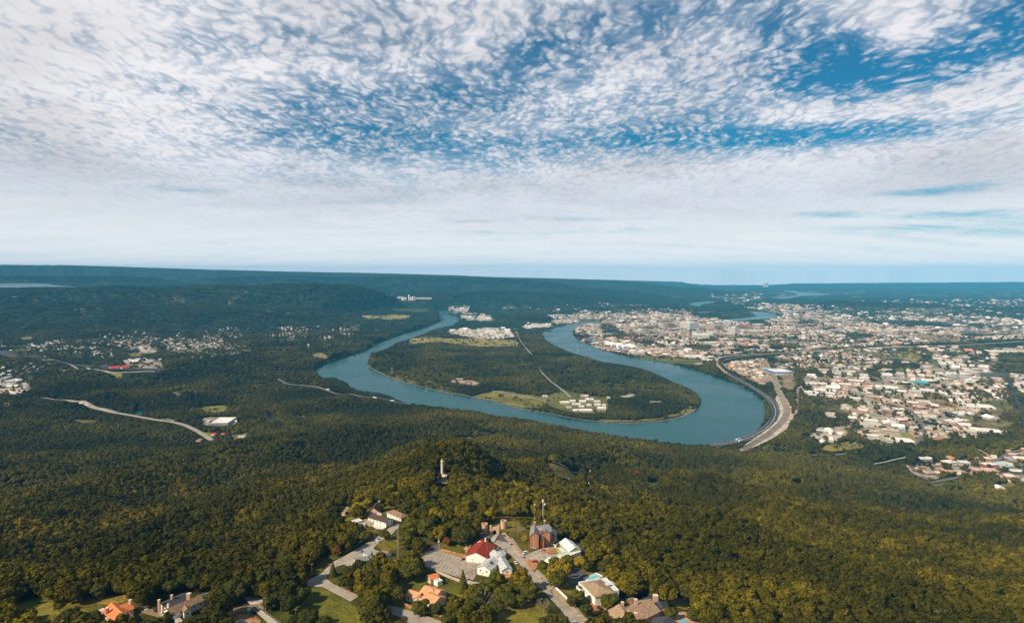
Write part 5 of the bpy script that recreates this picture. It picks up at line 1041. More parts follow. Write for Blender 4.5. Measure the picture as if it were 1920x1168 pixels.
def block(px, py, wpx, dpx, hpx, wall, roof, label, kind='flat', yaw=0, nm='building', cat='building', group=None, units=2, win=True):
    """base of the front wall sighted at (px, py); sizes given in photograph pixels"""
    X, Y = (ground(px, py, 0) if py > 600 else [v[0] for v in hit(px, py)[:2]]); X, Y = float(X), float(Y); w = wpx*Y/F; d_ = dpx*Y*Y/750000; h = hpx*Y/F
    X -= math.sin(R(yaw))*d_/2; Y += math.cos(R(yaw))*d_/2
    return bldg(X, Y, w, d_, h, R(yaw), wall, roof, kind, nm, label, cat, group, units, win=win)
block(410, 797.5, 34, 12, 4.2, 'grey', 'white', 'big white roofed warehouse alone in the woods of the left valley', nm='warehouse', cat='warehouse', yaw=4, units=0)
block(388, 792, 8, 2.5, 2, 'tan', 'white', 'small white sheds left of the lone warehouse in the woods', nm='shed', cat='shed')
block(440, 791, 8, 2.5, 2, 'white', 'tan', 'small outbuilding right of the lone warehouse in the woods', nm='shed', cat='shed')
for a, b, w_, l_ in [(399, 816, 9, 'leftmost red roofed hall at the end of the pale valley road'), (407, 818.5, 9, 'middle red roofed hall at the end of the pale valley road'), (416, 816, 8, 'rightmost red roofed hall at the end of the pale valley road')]: block(a, b, w_, 2, 2, 'white', 'red', l_, 'gable', group='red roofed halls', nm='hall', cat='hall')
block(371, 828, 9, 2.5, 2, 'tan', 'orange', 'small orange roofed house below the pale valley road', 'gable', nm='house', cat='house'); block(452, 822, 14, 2, 1.5, 'white', 'tan', 'low pale buildings right of the red roofed halls', nm='building')
# hospital on the river bend
for i, (a, b, w_, d_, rf) in enumerate([(1060,757,17,3.2,'white'), (1073,754,12,2.6,'white'), (1082,760,16,2.4,'white'), (1092,755,13,3,'white'), (1107,751,14,3,'white'), (1096,745,15,3.5,'pink'), (1121,755,11,2.6,'white'), (1090,764,11,2.2,'white'), (1106,762,8,3,'white'), (1120,761,12,2.6,'white'), (1094,772,36,3.6,'white'), (1128,768,17,3.6,'white'), (1068,766,9,2.4,'grey'), (1132,761.5,8,2,'white'), (1023,745,9,2.5,'tan'), (1141,748,7,2.6,'grey')]):
    block(a, b, w_, d_, 2.0, 'white' if rf != 'pink' else 'pink', rf, '%s roofed wing, %s from the left in the hospital on the river bend' % (rf, ORD[i]), yaw=-8 if i % 2 else 6, group='hospital wings on the river bend', nm='hospital_wing')
for i, (a, b, w_, d_) in enumerate([(850,717,9,2), (861,713.5,13,2), (867,719,10,1.8), (878,720.5,10,1.8), (889,722,9,1.8)]): block(a, b, w_, d_, 1.8, 'tan', 'brown' if i % 2 else 'pink', '%s from the left of the brown and pinkish roofed halls in the bend woods' % ORD[i], 'gable', yaw=-6, group='halls in the woods of the river bend', nm='hall', cat='hall')
block(746, 708, 6, 1.5, 2.5, 'brick', 'red', 'bright red roofed boathouse on the inner river bank', 'gable', nm='boathouse', cat='boathouse')
# works at the neck of the bend
for i, (a, b, w_, d_, rf, wl) in enumerate([(848,621,14,2.6,'white','tan'), (866,623,22,1.4,'tan','white'), (893,622,20,1.6,'white','tan'), (880,627,26,1.5,'pink','white'), (920,625,26,3,'white','white'), (944,617,10,3,'white','white'), (930,618,16,2,'tan','pink'), (907,618,14,1.3,'grey','white'), (914,633,34,1.6,'blue','white'), (950,627,9,2,'white','pink'), (890,632,20,1.2,'white','brown')]):
    block(a, b, w_*.8, d_*.9, 1.3, wl, 'grey' if rf == 'blue' else rf, '%s hall, %s from the left in the works at the neck of the bend' % ({'blue': 'grey'}.get(rf, rf), ORD[i]), yaw=4, group='halls of the works at the neck of the bend', nm='factory_hall', cat='factory', units=1)
# sheds with blue ends
for i, (a, b, w_) in enumerate([(1152,651,9), (1163,653,8), (1174,654.5,10)]):
    o = block(a, b, w_, 7.5, 4.2, 'white', 'white', '%s white river side shed with bright blue end wall' % ('leftmost', 'middle', 'rightmost')[i], 'gable', yaw=5, group='white sheds with blue ends', nm='factory_shed', cat='factory', win=False)
    X, Y = ground(a, b, 0); w = w_*float(Y)/F; dd = 7.5*float(Y)**2/750000; MB().box(-w/2-.5, w/2+.5, -dd/2-3, -dd/2-.3, -3, 2.6*float(Y)/F).build('blue_end_wall', BW['blue'], o)
block(1193, 655, 17, 6, 3, 'white', 'white', 'broad white hall right of the blue ended sheds', 'gable', yaw=5, nm='factory_hall', cat='factory'); block(1109, 638, 9, 1.6, 3, 'blue', 'blue', 'small bright blue building by the river upstream of the white sheds', nm='depot', cat='depot'); block(1118, 646, 12, 2, 2, 'white', 'paleteal', 'pale shed between blue building and blue ended sheds', nm='depot', cat='depot')
block(1299, 671, 34, 3, 2.4, 'white', 'white', 'long pale hall between the river field and the motorway curve', yaw=-20, nm='factory_hall', cat='factory'); block(1325, 677, 20, 2, 2, 'tan', 'white', 'pale hall at the tip beside the motorway curve', yaw=-20, nm='factory_hall', cat='factory')
# downtown
for i, (a, b, w_, d_, h_, wl, rf, l_) in enumerate([(1177, 624, 6, 1.5, 11, 'brown', 'tan', 'brown twin tower, left one on the wooded knoll'), (1183, 627, 7, 1.5, 11, 'tan', 'tan', 'tan twin tower, right one on the wooded knoll'), (1196, 629, 9, 1.5, 8, 'tan', 'white', 'squat tan block right of the twin towers'),
    (1258, 616, 14, 2.5, 9, 'brown', 'brown', 'wide brown slab tower in the city centre'), (1262, 622, 13, 1.5, 4, 'dark', 'grey', 'dark glass block before the brown slab tower'), (1301, 618, 18, 3, 12, 'white', 'white', 'big white office tower in the city centre'), (1300, 624, 10, 1, 6, 'dark', 'dark', 'dark glass block before the white office tower'), (1311, 628, 12, 1.5, 6, 'white', 'grey', 'white block with dark windows below the white tower'),
    (1316, 634, 28, 3, 6, 'white', 'white', 'very wide white hall with blank walls downtown'), (1347, 616, 18, 2, 6, 'tan', 'tan', 'wide tan block right of the white office tower'), (1366, 610, 9, 2, 8, 'white', 'white', 'slim white tower on the far side of downtown'), (1382, 624, 10, 2, 9, 'white', 'grey', 'white tower beyond the wide tan block'), (1415, 628, 20, 2, 7, 'tan', 'white', 'long tan block with white stripe at the right of downtown'),
    (1342, 628, 14, 2, 5, 'white', 'white', 'low white square block between towers downtown'), (1395, 616, 9, 1.5, 6, 'brick', 'brown', 'red brick tower right of the slim white tower'), (1280, 613, 8, 1.5, 5, 'tan', 'tan', 'small tan block left of the white office tower'), (1240, 615, 8, 1.5, 7, 'white', 'white', 'pale block left of the brown slab tower'), (1430, 614, 12, 2, 5, 'tan', 'white', 'pale tan block at the far right of downtown'),
    (1330, 646, 18, 1.5, 4, 'white', 'white', 'low white hall beyond the city motorway curve'), (1362, 640, 15, 1.8, 4, 'pink', 'white', 'pinkish hall right of the wide blank walled hall'), (1226, 608, 12, 2, 5, 'white', 'white', 'pale block at the upper left of downtown'), (1400, 640, 16, 2, 4, 'white', 'tan', 'white block below the long tan block'), (1460, 640, 20, 2, 4, 'brown', 'tan', 'brown block at the right end of the dense city'),
    (1225, 640, 40, 9, 1, 'brick', 'brown', 'broad flat red brown yard building left of the city motorway curve')]):
    block(a, b, w_, d_, h_, wl, rf, l_, yaw=(18 if i % 2 else -6), nm='office_block' if h_ > 4 else 'hall', cat='office block' if h_ > 4 else 'hall', group='downtown blocks', units=1)
# right hand warehouse district
for a, b, w_, d_, h_, wl, rf, l_, k_, yw in [(1694, 716, 66, 8.5, 2, 'pink', 'grey', 'largest grey roofed warehouse in the right hand district', 'flat', -22), (1664, 729, 42, 5, 2, 'white', 'white', 'long white warehouse below the largest grey one', 'flat', -30), (1742, 717, 48, 6, 2, 'pink', 'white', 'long white warehouse right of the largest grey one', 'flat', 14), (1732, 722, 19, 3, 3.5, 'teal', 'teal', 'bright teal warehouse among white ones', 'gable', 0),
    (1675, 756, 34, 8, 1.6, 'palebrick', 'tan', 'tan flat roofed warehouse left of the running track', 'flat', -24), (1713, 746, 40, 8, 1.4, 'tan', 'pink', 'pinkish flat warehouse above the running track', 'flat', -24), (1662, 777, 22, 5, 3, 'palebrick', 'dark', 'brick hall with dark panelled roof', 'flat', 10), (1733, 768, 20, 5, 3.5, 'brick', 'pink', 'left red walled school block below the running track', 'flat', 8), (1752, 765, 18, 6, 3.5, 'brick', 'white', 'right red walled school block below the running track', 'flat', -26),
    (1806, 792, 38, 5.5, 2.4, 'white', 'white', 'long white roofed warehouse right of the green car park', 'flat', 22), (1818, 779, 34, 5.5, 2.4, 'white', 'white', 'white roofed warehouse behind the long white one', 'flat', 18), (1865, 787, 20, 5, 3, 'white', 'white', 'white gabled hall with a blue end', 'gable', 4), (1639, 812, 48, 3.6, 2.2, 'tan', 'pink', 'long low tan warehouse above the yellow field', 'flat', 16), (1692, 791, 24, 5, 3, 'brick', 'white', 'white roofed building with red brick front', 'flat', 10),
    (1570, 717, 18, 5, 2, 'palebrick', 'tan', 'tan square building in the scrub by the rail yard', 'flat', -16), (1800, 704, 60, 5, 1.8, 'white', 'white', 'very long white warehouse at the levee road', 'flat', 12), (1770, 713, 30, 4, 1.8, 'tan', 'white', 'white warehouse before the very long one', 'flat', 12), (1470, 700, 36, 7, 2.4, 'blue', 'white', 'wide white roofed hall with blue front near the rail yard', 'flat', 4),
    (1861, 878, 27, 6, 6, 'brick', 'white', 'brick office building with bright white roof in the hillside town', 'flat', 6), (1898, 877, 34, 9, 3, 'white', 'paleteal', 'pale teal roofed hall at the edge of the hillside town', 'flat', 20), (1740, 865, 28, 5, 4, 'grey', 'white', 'white roofed building standing alone at the forest edge', 'flat', 0), (1747, 892, 22, 5, 3.5, 'palebrick', 'grey', 'grey roofed brick apartment block nearest the forest', 'flat', 14), (1724, 883, 30, 4, 3.5, 'palebrick', 'dark', 'dark roofed brick apartment row at the forest edge', 'flat', -14), (1850, 886, 44, 7, 3, 'palebrick', 'pink', 'wide pinkish roofed block below the brick office building', 'flat', -10),
    (1790, 866, 14, 5, 5, 'palebrick', 'orange', 'orange roofed building at the left of the hillside town', 'gable', 0), (1914, 888, 30, 6, 3, 'dark', 'white', 'white roofed hall with dark front at the photo edge', 'flat', -8), (1785, 872, 22, 5, 5, 'white', 'white', 'white stepped building in the middle of the hillside town', 'flat', 8), (1810, 872, 18, 4, 5, 'white', 'white', 'white block right of the stepped building', 'flat', -6), (1760, 876, 16, 4, 4, 'palebrick', 'pink', 'brick block between apartment rows and the white stepped building', 'flat', 10),
    (18, 722, 24, 6, 3, 'grey', 'white', 'large white roofed hall at the left edge of the valley', 'flat', 6), (3, 718, 14, 5, 3, 'grey', 'grey', 'grey roofed hall at the very left edge of the valley', 'flat', 6), (115, 702, 20, 2.5, 1.6, 'tan', 'white', 'white roofed hall below the left motorway', 'flat', -4), (207, 708, 17, 5, 1.6, 'white', 'red', 'long red roofed building below the left motorway', 'gable', -50), (285, 681, 18, 6, 3, 'white', 'dark', 'dark roofed white building above the left motorway end', 'flat', 20), (260, 654, 16, 2, 1.5, 'white', 'paleteal', 'green roofed school by the orange ball fields', 'flat', 0)]:
    block(a, b, w_, d_, h_, wl, rf, l_, k_, yaw=yw, nm='warehouse' if h_ < 3.2 else 'building', cat='warehouse' if h_ < 3.2 else 'building', units=3)
def disc(px, py, w, d_, z): pass
# tanks, towers
def cylset(nm, px, py, rpx, hpx, m_, label, cat, neck=False, group=None):
    X, Y = (ground(px, py, 0) if py > 600 else [v[0] for v in hit(px, py)[:2]]); X, Y = float(X), float(Y); r_ = rpx*Y/F; h = hpx*Y/F; o = empty(nm, (X, Y, g0(X, Y)), label, cat, group)
    if neck: MB().cyl(0, 0, -2, h*.65, r_*.28, r_*.22, 10).build('stem', m_, o); MB().cyl(0, 0, h*.62, h*.72, r_*.3, r_, 14).cyl(0, 0, h*.72, h*.92, r_, r_, 14).cyl(0, 0, h*.92, h, r_, r_*.2, 14).build('tank', m_, o)
    else: MB().cyl(0, 0, -2, h, r_, r_, 16).build('shell', m_, o); MB().cyl(0, 0, h+.01, h*1.06, r_*1.02, r_*.3, 16).build('roof', BR['white'], o)
    return o
cylset('water_tower', 579, 668, 2.2, 9, BW['white'], 'white water tower in the woods left of the river', 'water tower', True); cylset('water_tower', 1507, 779+20-14, 1.5, 4, BW['tan'], 'small tan tank beside the railway', 'tank')
for i, (a, rr, hh) in enumerate([(756, 3, 4), (760.5, 2, 5), (767, 1.6, 10), (771, 1.8, 6), (774.5, 1.8, 7), (778, 1.8, 6.5)]): cylset('cement_silo', a, 563, rr, hh, BW['white'], '%s from the left of the pale silos beyond the far river reach' % ORD[i], 'silo', group='pale silos of the far works')
block(792, 561, 34, .5, 1.6, 'white', 'white', 'long low pale hall right of the silos', nm='factory_hall', cat='factory'); block(751, 560, 12, .5, 2.5, 'white', 'white', 'pale hall left of the silos', nm='factory_hall', cat='factory')
for i, a in enumerate((1433.6, 1438.2)):
    X = (a-960)/F*24000; o = MB(); prof = [(0, 58), (40, 47), (85, 38), (110, 37), (140, 40)]
    for (z0, r0), (z1, r1) in zip(prof[:-1], prof[1:]): o.cyl(0, 0, z0, z1, r0, r1, 20, cap=False)
    ob = o.build('cooling_tower', BW['grey'], smooth=True); ob.location = (X, 24000, 20); tag(ob, '%s pale cooling tower on the hazy horizon' % ('left', 'right')[i], 'cooling tower', 'cooling towers')
def pylon(px, py, hpx, label):
    X, Y = ground(px, py, 0); X, Y = float(X), float(Y); h = hpx*Y/F; o = empty('transmission_tower', (X, Y, g0(X, Y)), label, 'pylon', 'power pylons'); b = MB(); w = h*.09; r_ = h*.006+.08
    for sx in (-1, 1):
        for sy in (-1, 1): b.bar((sx*w, sy*w, -1), (sx*w*.15, sy*w*.15, h), r_)
    for k in range(8):
        z0, z1 = h*k/8, h*(k+1)/8; f0, f1 = 1-.85*k/8, 1-.85*(k+1)/8
        for s_ in (-1, 1): b.bar((-w*f0, s_*w*f0, z0), (w*f1, s_*w*f1, z1), r_*.6); b.bar((w*f0, s_*w*f0, z0), (-w*f1, s_*w*f1, z1), r_*.6)
    b.build('lattice_frame', C['metal'], o); a = MB()
    for z in (.72, .84, .95): a.bar((-h*.13, 0, h*z), (h*.13, 0, h*z), r_)
    a.build('crossarm', C['metal'], o)
pylon(735, 703, 15, 'steel pylon in the woods near the inner river bank'); pylon(1083, 661, 16, 'pale pylon standing in the river channel by the woods'); pylon(799, 735, 13, 'steel pylon on the bank right of the red boathouse'); pylon(1584, 697, 12, 'steel mast above the houses near the rail yard'); pylon(3, 650, 11, 'pale tower at the left edge of the valley')

# ------------------------------------------------------------------ the other buildings, laid out area by area
DN = {0: 'in the dense city beyond the river', 1: 'in the leafy quarter above the rail yard', 2: 'beside the pale hall near the rail yard', 3: 'along the levee road district', 4: 'in the white warehouse district', 5: 'around the largest grey warehouse', 6: 'in the leafy streets beside the rail cutting', 7: 'around the running track',
      8: 'in the streets left of the curving avenue', 9: 'in the white bus yard', 10: 'in the yard above the yellow field', 11: 'right of the curving avenue', 12: 'in the hillside town', 13: 'on the wooded hill street below the town', 14: 'at the photo edge beyond the rail cutting', 15: 'at the far right edge',
      18: 'in the brown yard inside the motorway curve', 19: 'on the bare river bank below the city', 20: 'in the village over the left motorway', 21: 'in the upper left valley estate', 25: 'by the large hall at the left edge', 26: 'under trees at the left edge', 27: 'at the end of the left motorway', 28: 'in the village above the left motorway', 29: 'in the left valley housing estate', 47: 'between the warehouse yards', 48: 'on the scrubby ground above the warehouses'}
PAL = {'city': ([('white', 4), ('tan', 5), ('grey', 2.5), ('pink', 3), ('brown', 1.8), ('dark', .9), ('orange', .4)], [('white', 4), ('tan', 4), ('pink', 2), ('brick', 1.2), ('brown', 1), ('palebrick', 1)]),
       'ind': ([('white', 8), ('tan', 2.5), ('grey', 2), ('pink', 2), ('brown', .5), ('dark', .3), ('paleteal', .3)], [('white', 4), ('tan', 3), ('pink', 2), ('palebrick', 1), ('grey', 1)]),
       'white': ([('white', 8), ('tan', 2), ('grey', 1)], [('white', 5), ('tan', 2)]), 'mixed': ([('white', 4), ('tan', 2), ('grey', 2), ('brown', 2), ('dark', .7), ('orange', .5), ('pink', 1)], [('white', 4), ('tan', 2), ('palebrick', 2), ('brick', 1)]),
       'town': ([('white', 4), ('tan', 2), ('grey', 3), ('pink', 2), ('orange', 1), ('brown', 1), ('dark', .6)], [('white', 3), ('palebrick', 3), ('brick', 2), ('tan', 1)]), 'houses': ([('grey', 3), ('brown', 2), ('tan', 3), ('white', 3), ('dark', .5), ('orange', .3)], [('white', 5), ('tan', 3), ('palebrick', 1)])}
def pick(L_):
    t = rnd.uniform(0, sum(w for _, w in L_))
    for n, w in L_:
        t -= w
        if t <= 0: return n
    return L_[0][0]
REC = []; OCC = {}
fpx = np.array([q[:2] for q in BFP]); fpr = np.array([q[2] for q in BFP])
for ui, U in enumerate(URBAN):
    poly, (sp, den, (s0, s1), (h0, h1), ang, pal), gc, td = U[0], U[1], U[2], U[3]
    if pal == 'none': continue
    P2 = np.array(poly, float); gx_, gy_ = ground(P2[:, 0], P2[:, 1]); ca, sa = math.cos(R(ang)), math.sin(R(ang))
    uu = gx_*ca+gy_*sa; vv = -gx_*sa+gy_*ca
    if sp > 34 and uu.size: pass
    us_ = np.arange(uu.min(), uu.max(), sp); vs2 = np.arange(vv.min(), vv.max(), sp)
    A_, B_ = np.meshgrid(us_, vs2); ia, ib = np.meshgrid(np.arange(len(us_)), np.arange(len(vs2)))
    m = (ia % 6 != 0) & (ib % 4 != 0) & (rng.uniform(0, 1, A_.shape) < den*1.25); A_, B_ = A_[m]+rng.uniform(-.12, .12, m.sum())*sp, B_[m]+rng.uniform(-.12, .12, m.sum())*sp
    X = A_*ca-B_*sa; Y = A_*sa+B_*ca
    if len(X) == 0: continue
    a, b = proj(X, Y, np.zeros(X.shape)); ok = inpoly(a, b, poly) & (a > -60) & (a < 1990); X, Y, a, b = X[ok], Y[ok], a[ok], b[ok]
    ok = ~look(RK, a, b) & ~look(WET, a, b) & ~look(WET, a, b+1.5) & ~look(RK, a, b-1); X, Y, a, b = X[ok], Y[ok], a[ok], b[ok]
    cl = fbm(X/300, Y/300, 61+ui, 3); keep = cl > (0.36 if pal not in ('houses', 'city') else 0.40); X, Y, a, b = X[keep], Y[keep], a[keep], b[keep]
    Z = terr(X, Y)
    for x, y, z, px__, py__ in zip(X, Y, Z, a, b):
        if z > 60: continue
        w = rnd.uniform(s0, min(s1, sp*1.15)) if rnd.random() < .8 else s1*rnd.uniform(.8, 1.3); d_ = w*rnd.uniform(.45, 1.0)
        if ((fpx[:, 0]-x)**2+(fpx[:, 1]-y)**2 < (fpr+max(w, d_)*.5)**2).any(): continue
        if rnd.random() < .5: w, d_ = d_, w
        cx_, cy_ = int(x//40), int(y//40); rr_ = max(w, d_)*.5
        if any((x-q[0])**2+(y-q[1])**2 < (rr_*.9+q[2]*.9)**2 for ax_ in (-1, 0, 1) for ay_ in (-1, 0, 1) for q in OCC.get((cx_+ax_, cy_+ay_), ())): continue
        OCC.setdefault((cx_, cy_), []).append((x, y, rr_))
        rf, wl = pick(PAL[pal][0]), pick(PAL[pal][1]); h = rnd.uniform(h0, h1)
        kd = 'gable' if (pal == 'houses' or rnd.random() < (.45 if pal in ('mixed', 'town') else .15)) else 'flat'
        REC.append((max(w, d_)/y*(.5+.5*min(1, h/8)), x, y, float(z), w, d_, h, R(ang)+rnd.choice([0, 0, 0, .08, -.1]), wl, rf, kd, ui, px__, py__))
REC.sort(key=lambda t: -t[0])
for r_c in REC:
    if rnd.random() < .85:
        x_, y_ = r_c[12], r_c[13]; hw_ = max(.7, r_c[4]*F/r_c[2]*.5); up = r_c[6]*F/r_c[2]+r_c[5]*r_c[2]/750000*.0
        BK[max(0, int(y_-up-MY0)):max(0, int(y_+1-MY0)), max(0, int(x_-hw_-MX0)):max(0, int(x_+hw_+1-MX0))] = True
for X_, Y_, r_k in BFP:
    a_, b_ = proj(X_, Y_, 4.0); hw_ = r_k*F/Y_; v_ = max(1.5, r_k*Y_/750000)
    BK[max(0, int(b_-v_-1-MY0)):max(0, int(b_+v_+1-MY0)), max(0, int(a_-hw_-MX0)):max(0, int(a_+hw_+1-MX0))] = True
inv = [r for r in REC if 2 < r[12] < 1918 and r[11] in DN]
NB = 235
single = inv[:NB]; sset = set(id(r) for r in single); rest = [r for r in REC if id(r) not in sset]
gl = {}
for r in single:
    kind = 'house' if max(r[4], r[5]) < 21 and r[6] < 7.5 else 'warehouse'
    o = bldg(r[1], r[2], r[4], r[5], r[6], r[7], r[8], r[9], r[10], kind, cat=kind, units=1, z=r[3]); gl.setdefault((r[11], r[9], kind, r[10]), []).append((r[12], o))
for (ui, rf, kind, kd), L_ in gl.items():
    L_.sort(key=lambda t: t[0]); base = '%s %s %s' % ({'paleteal': 'pale teal', 'dark': 'dark'}.get(rf, rf)+' roofed', {'flat': 'flat topped', 'gable': 'gabled'}[kd], kind)
    for i, (a, o) in enumerate(L_): tag(o, ('%s %s' % (base, DN[ui])) if len(L_) == 1 else '%s %s %s, from left' % (ORD[i], base, DN[ui]), kind, '%ss %s' % (kind, DN[ui]))
# all smaller and farther ones together
n = len(rest); print('buildings', len(single), n)
RC = {'white': (.74, .72, .69), 'tan': (.50, .42, .34), 'brown': (.27, .19, .14), 'grey': (.36, .36, .36), 'dark': (.08, .09, .10), 'pink': (.55, .40, .34), 'orange': (.52, .24, .12), 'paleteal': (.42, .58, .56)}
WC = {'white': (.62, .58, .54), 'tan': (.46, .36, .27), 'brown': (.30, .20, .14), 'brick': (.36, .14, .08), 'grey': (.36, .36, .36), 'pink': (.50, .34, .27), 'palebrick': (.46, .26, .16)}
V = []; Fc = []; Cl = []; nv = 0
for r in rest:
    _, x, y, z, w, d_, h, yaw, wl, rf, kd, ui, _, _ = r; ca, sa = math.cos(yaw), math.sin(yaw); a, b = w/2, d_/2; wc, rc = WC[wl], RC[rf]
    def put(L_, fs, c):
        global nv
        V.extend([(x+p*ca-q*sa, y+p*sa+q*ca, z+s) for p, q, s in L_]); Fc.extend([tuple(i+nv for i in f) for f in fs]); Cl.extend([c]*len(L_)); nv += len(L_)
    Q = [(-a, -b), (a, -b), (a, b), (-a, b)]
    put([(p, q, -3) for p, q in Q]+[(p, q, h) for p, q in Q], [(0, 1, 5, 4), (1, 2, 6, 5), (2, 3, 7, 6), (3, 0, 4, 7)], wc)
    if kd == 'gable':
        ri = min(a, b)*.55
        if a >= b: put([(p, q, h) for p, q in Q]+[(-a, 0, h+ri), (a, 0, h+ri)], [(0, 1, 5, 4), (2, 3, 4, 5), (1, 2, 5), (3, 0, 4)], rc)
        else: put([(p, q, h) for p, q in Q]+[(0, -b, h+ri), (0, b, h+ri)], [(1, 2, 5, 4), (3, 0, 4, 5), (0, 1, 4), (2, 3, 5)], rc)
    else:
        put([(p, q, h) for p, q in Q], [(0, 1, 2, 3)], rc)
        if w*d_ > 300:
            s = 1.5+min(a, b)*.12; u, v_ = a*.3, -b*.2; put([(u-s, v_-s, h), (u+s, v_-s, h), (u+s, v_+s, h), (u-s, v_+s, h), (u-s, v_-s, h+2.2), (u+s, v_-s, h+2.2), (u+s, v_+s, h+2.2), (u-s, v_+s, h+2.2)], [(4, 5, 6, 7), (0, 1, 5, 4), (3, 0, 4, 7), (1, 2, 6, 5)], (.4, .4, .4))
cm_ = bpy.data.materials.new('town_colours'); cm_.use_nodes = True; t = NT(cm_.node_tree)
nz = t.noise(t.n('ShaderNodeNewGeometry').outputs['Position'], .08, 3, .6).outputs[0]; g_ = t.ss(nz, .3, .7, .85, 1.1)
b = t.n('ShaderNodeBsdfPrincipled', {'Base Color': t.mix(1.0, t.n('ShaderNodeVertexColor', layer_name='cover').outputs[0], t.n('ShaderNodeCombineColor', {0: g_, 1: g_, 2: g_}).outputs[0], 'MULTIPLY'), 'Roughness': .8, 'Specular IOR Level': .2}); t.n('ShaderNodeOutputMaterial', {0: b.outputs[0]})
ct = meshobj('city_buildings', V, Fc, cm_); setcol(ct.data, np.array(Cl)); tag(ct, 'countless small pale buildings of the spread out city and suburbs', 'buildings', kind='stuff')
# parked cars and yard clutter as tiny pale specks would be: cars in the green car park by the track
lot = MB(); 
# street trees and bushes of the built-up areas
TX, TY, TH = [], [], []
for ui, U in enumerate(URBAN):
    P2 = np.array(U[0], float); gx_, gy_ = ground(P2[:, 0], P2[:, 1]); dens = U[3]
    ar = max(1, (gx_.max()-gx_.min())*(gy_.max()-gy_.min())); n = int(min(12000, ar/1100*dens)); X = rng.uniform(gx_.min(), gx_.max(), n); Y = rng.uniform(gy_.min(), gy_.max(), n)
    a, b = proj(X, Y, np.zeros(n)); cl = fbm(X/160, Y/160, 70, 3); ok = inpoly(a, b, U[0]) & (cl > .45) & ~look(KEEP, a, b) & ~look(WET, a, b); TX.append(X[ok]); TY.append(Y[ok])
X = np.concatenate(TX); Y = np.concatenate(TY); h = rng.uniform(7, 13, X.shape); Z = terr(X, Y); r_ = rng.uniform(4, 8, X.shape)*np.clip(Y/4500, .8, 1.6)
scatter_object('street_trees', 'mid_trees', *tree_PS(np.stack([X, Y, Z, h, r_], 1)), 'scattered trees between the buildings of the city', 'trees'); print('street trees', len(X))
# ------------------------------------------------------------------ the forests
X, Y = jit(-1500, 1500, 330, 1450, 9.0); m = inframe(X, Y); X, Y = X[m], Y[m]
sz_ = 0.72+.56*fbm(X/55, Y/55, 28, 3)+rng.normal(0, .13, X.shape); sz_ = np.clip(sz_, .5, 1.5); h = 14.5*sz_; r_ = 7.1*sz_*rng.uniform(.85, 1.2, X.shape)
ok, Z, base = filt(X, Y, h, r_, 'near'); 
for fx_, fy_, fr_ in [q for q in FP if q[1] < 1050]:                                       # the houses stay in view
    gz_ = g0(fx_, fy_); a_, b_ = proj(fx_, fy_, gz_+4); s_ = F/math.hypot(fy_, 250); v_ = fr_*s_*.5+9
    PX = (base[0] > a_-fr_*s_*.95-5) & (base[0] < a_+fr_*s_*.95+5) & (base[1] > b_-v_*.6) & (base[1] < b_+v_+fr_*.4); ok &= ~PX
ip = look(PLAT, *base); ok &= ~ip | ((rng.uniform(0, 1, X.shape) < .62) & (fbm(X/40, Y/40, 66, 3) > .40))
NEAR = np.stack([X, Y, Z, h, r_], 1)[ok]
# the 200 wild trees that show largest become things of their own (built further below)
bx_, by_ = proj(NEAR[:, 0], NEAR[:, 1], NEAR[:, 2]+6)
invw = (bx_ > -10) & (bx_ < 1930) & (by_ < 1175)
size = np.where(invw, NEAR[:, 4]/NEAR[:, 1], 0); order = np.argsort(-size)
NWILD = 150
WILD = NEAR[order[:NWILD]]; REST = NEAR[order[NWILD:]]
scatter_object('forest', 'near_trees', *tree_PS(REST), 'olive green broadleaf forest covering both slopes of the near mountain', 'forest')
X, Y = jit(-3000, 3000, 1450, 3300, 10.5); m = inframe(X, Y); X, Y = X[m], Y[m]
m = (fbm(X/70, Y/70, 21, 3) < .66) | (rng.uniform(0, 1, X.shape) < .3); X, Y = X[m], Y[m]
h = rng.uniform(7, 19, X.shape)*(0.75+.5*fbm(X/120, Y/120, 24, 3)); r_ = rng.uniform(5, 9.5, X.shape)
ok, Z, base = filt(X, Y, h, r_, 'mid'); A = np.stack([X, Y, Z, h, r_], 1)[ok]
scatter_object('forest', 'mid_trees', *tree_PS(A), 'dark green woods on the valley floor and the wooded river bend', 'forest')
X, Y = jit(-5200, 5200, 3300, 6200, 17); m = inframe(X, Y, 1.06); X, Y = X[m], Y[m]
m = (fbm(X/110, Y/110, 22, 3) < .64) | (rng.uniform(0, 1, X.shape) < .25); X, Y = X[m], Y[m]
h = rng.uniform(7, 20, X.shape)*(0.75+.5*fbm(X/160, Y/160, 25, 3)); r_ = rng.uniform(7, 14, X.shape)
ok, Z, base = filt(X, Y, h, r_, 'far'); A = np.stack([X, Y, Z, h, r_], 1)[ok]
scatter_object('forest', 'mid_trees', *tree_PS(A), 'distant dark woods between the city and the far ridge', 'forest')
X, Y = jit(-11500, 11500, 6200, 14500, 58); m = inframe(X, Y, 1.04); X, Y = X[m], Y[m]
h = rng.uniform(14, 24, X.shape); r_ = rng.uniform(34, 52, X.shape)
ok, Z, base = filt(X, Y, h, r_, 'grove'); A = np.stack([X, Y, Z, h, r_], 1)[ok]
A = A[~((np.abs(A[:, 2]-372) < 25) & (A[:, 1] > 9500) & (A[:, 0] < -6000))]
P_ = np.stack([A[:, 0], A[:, 1], A[:, 2]-2], 1); S = np.stack([A[:, 4]*1.15, A[:, 4]*1.15, A[:, 3]*1.3], 1)
scatter_object('forest', 'grove', P_, S, 'hazy blue green woods on the ridges far beyond the river', 'forest')
print('trees', len(REST), len(A))

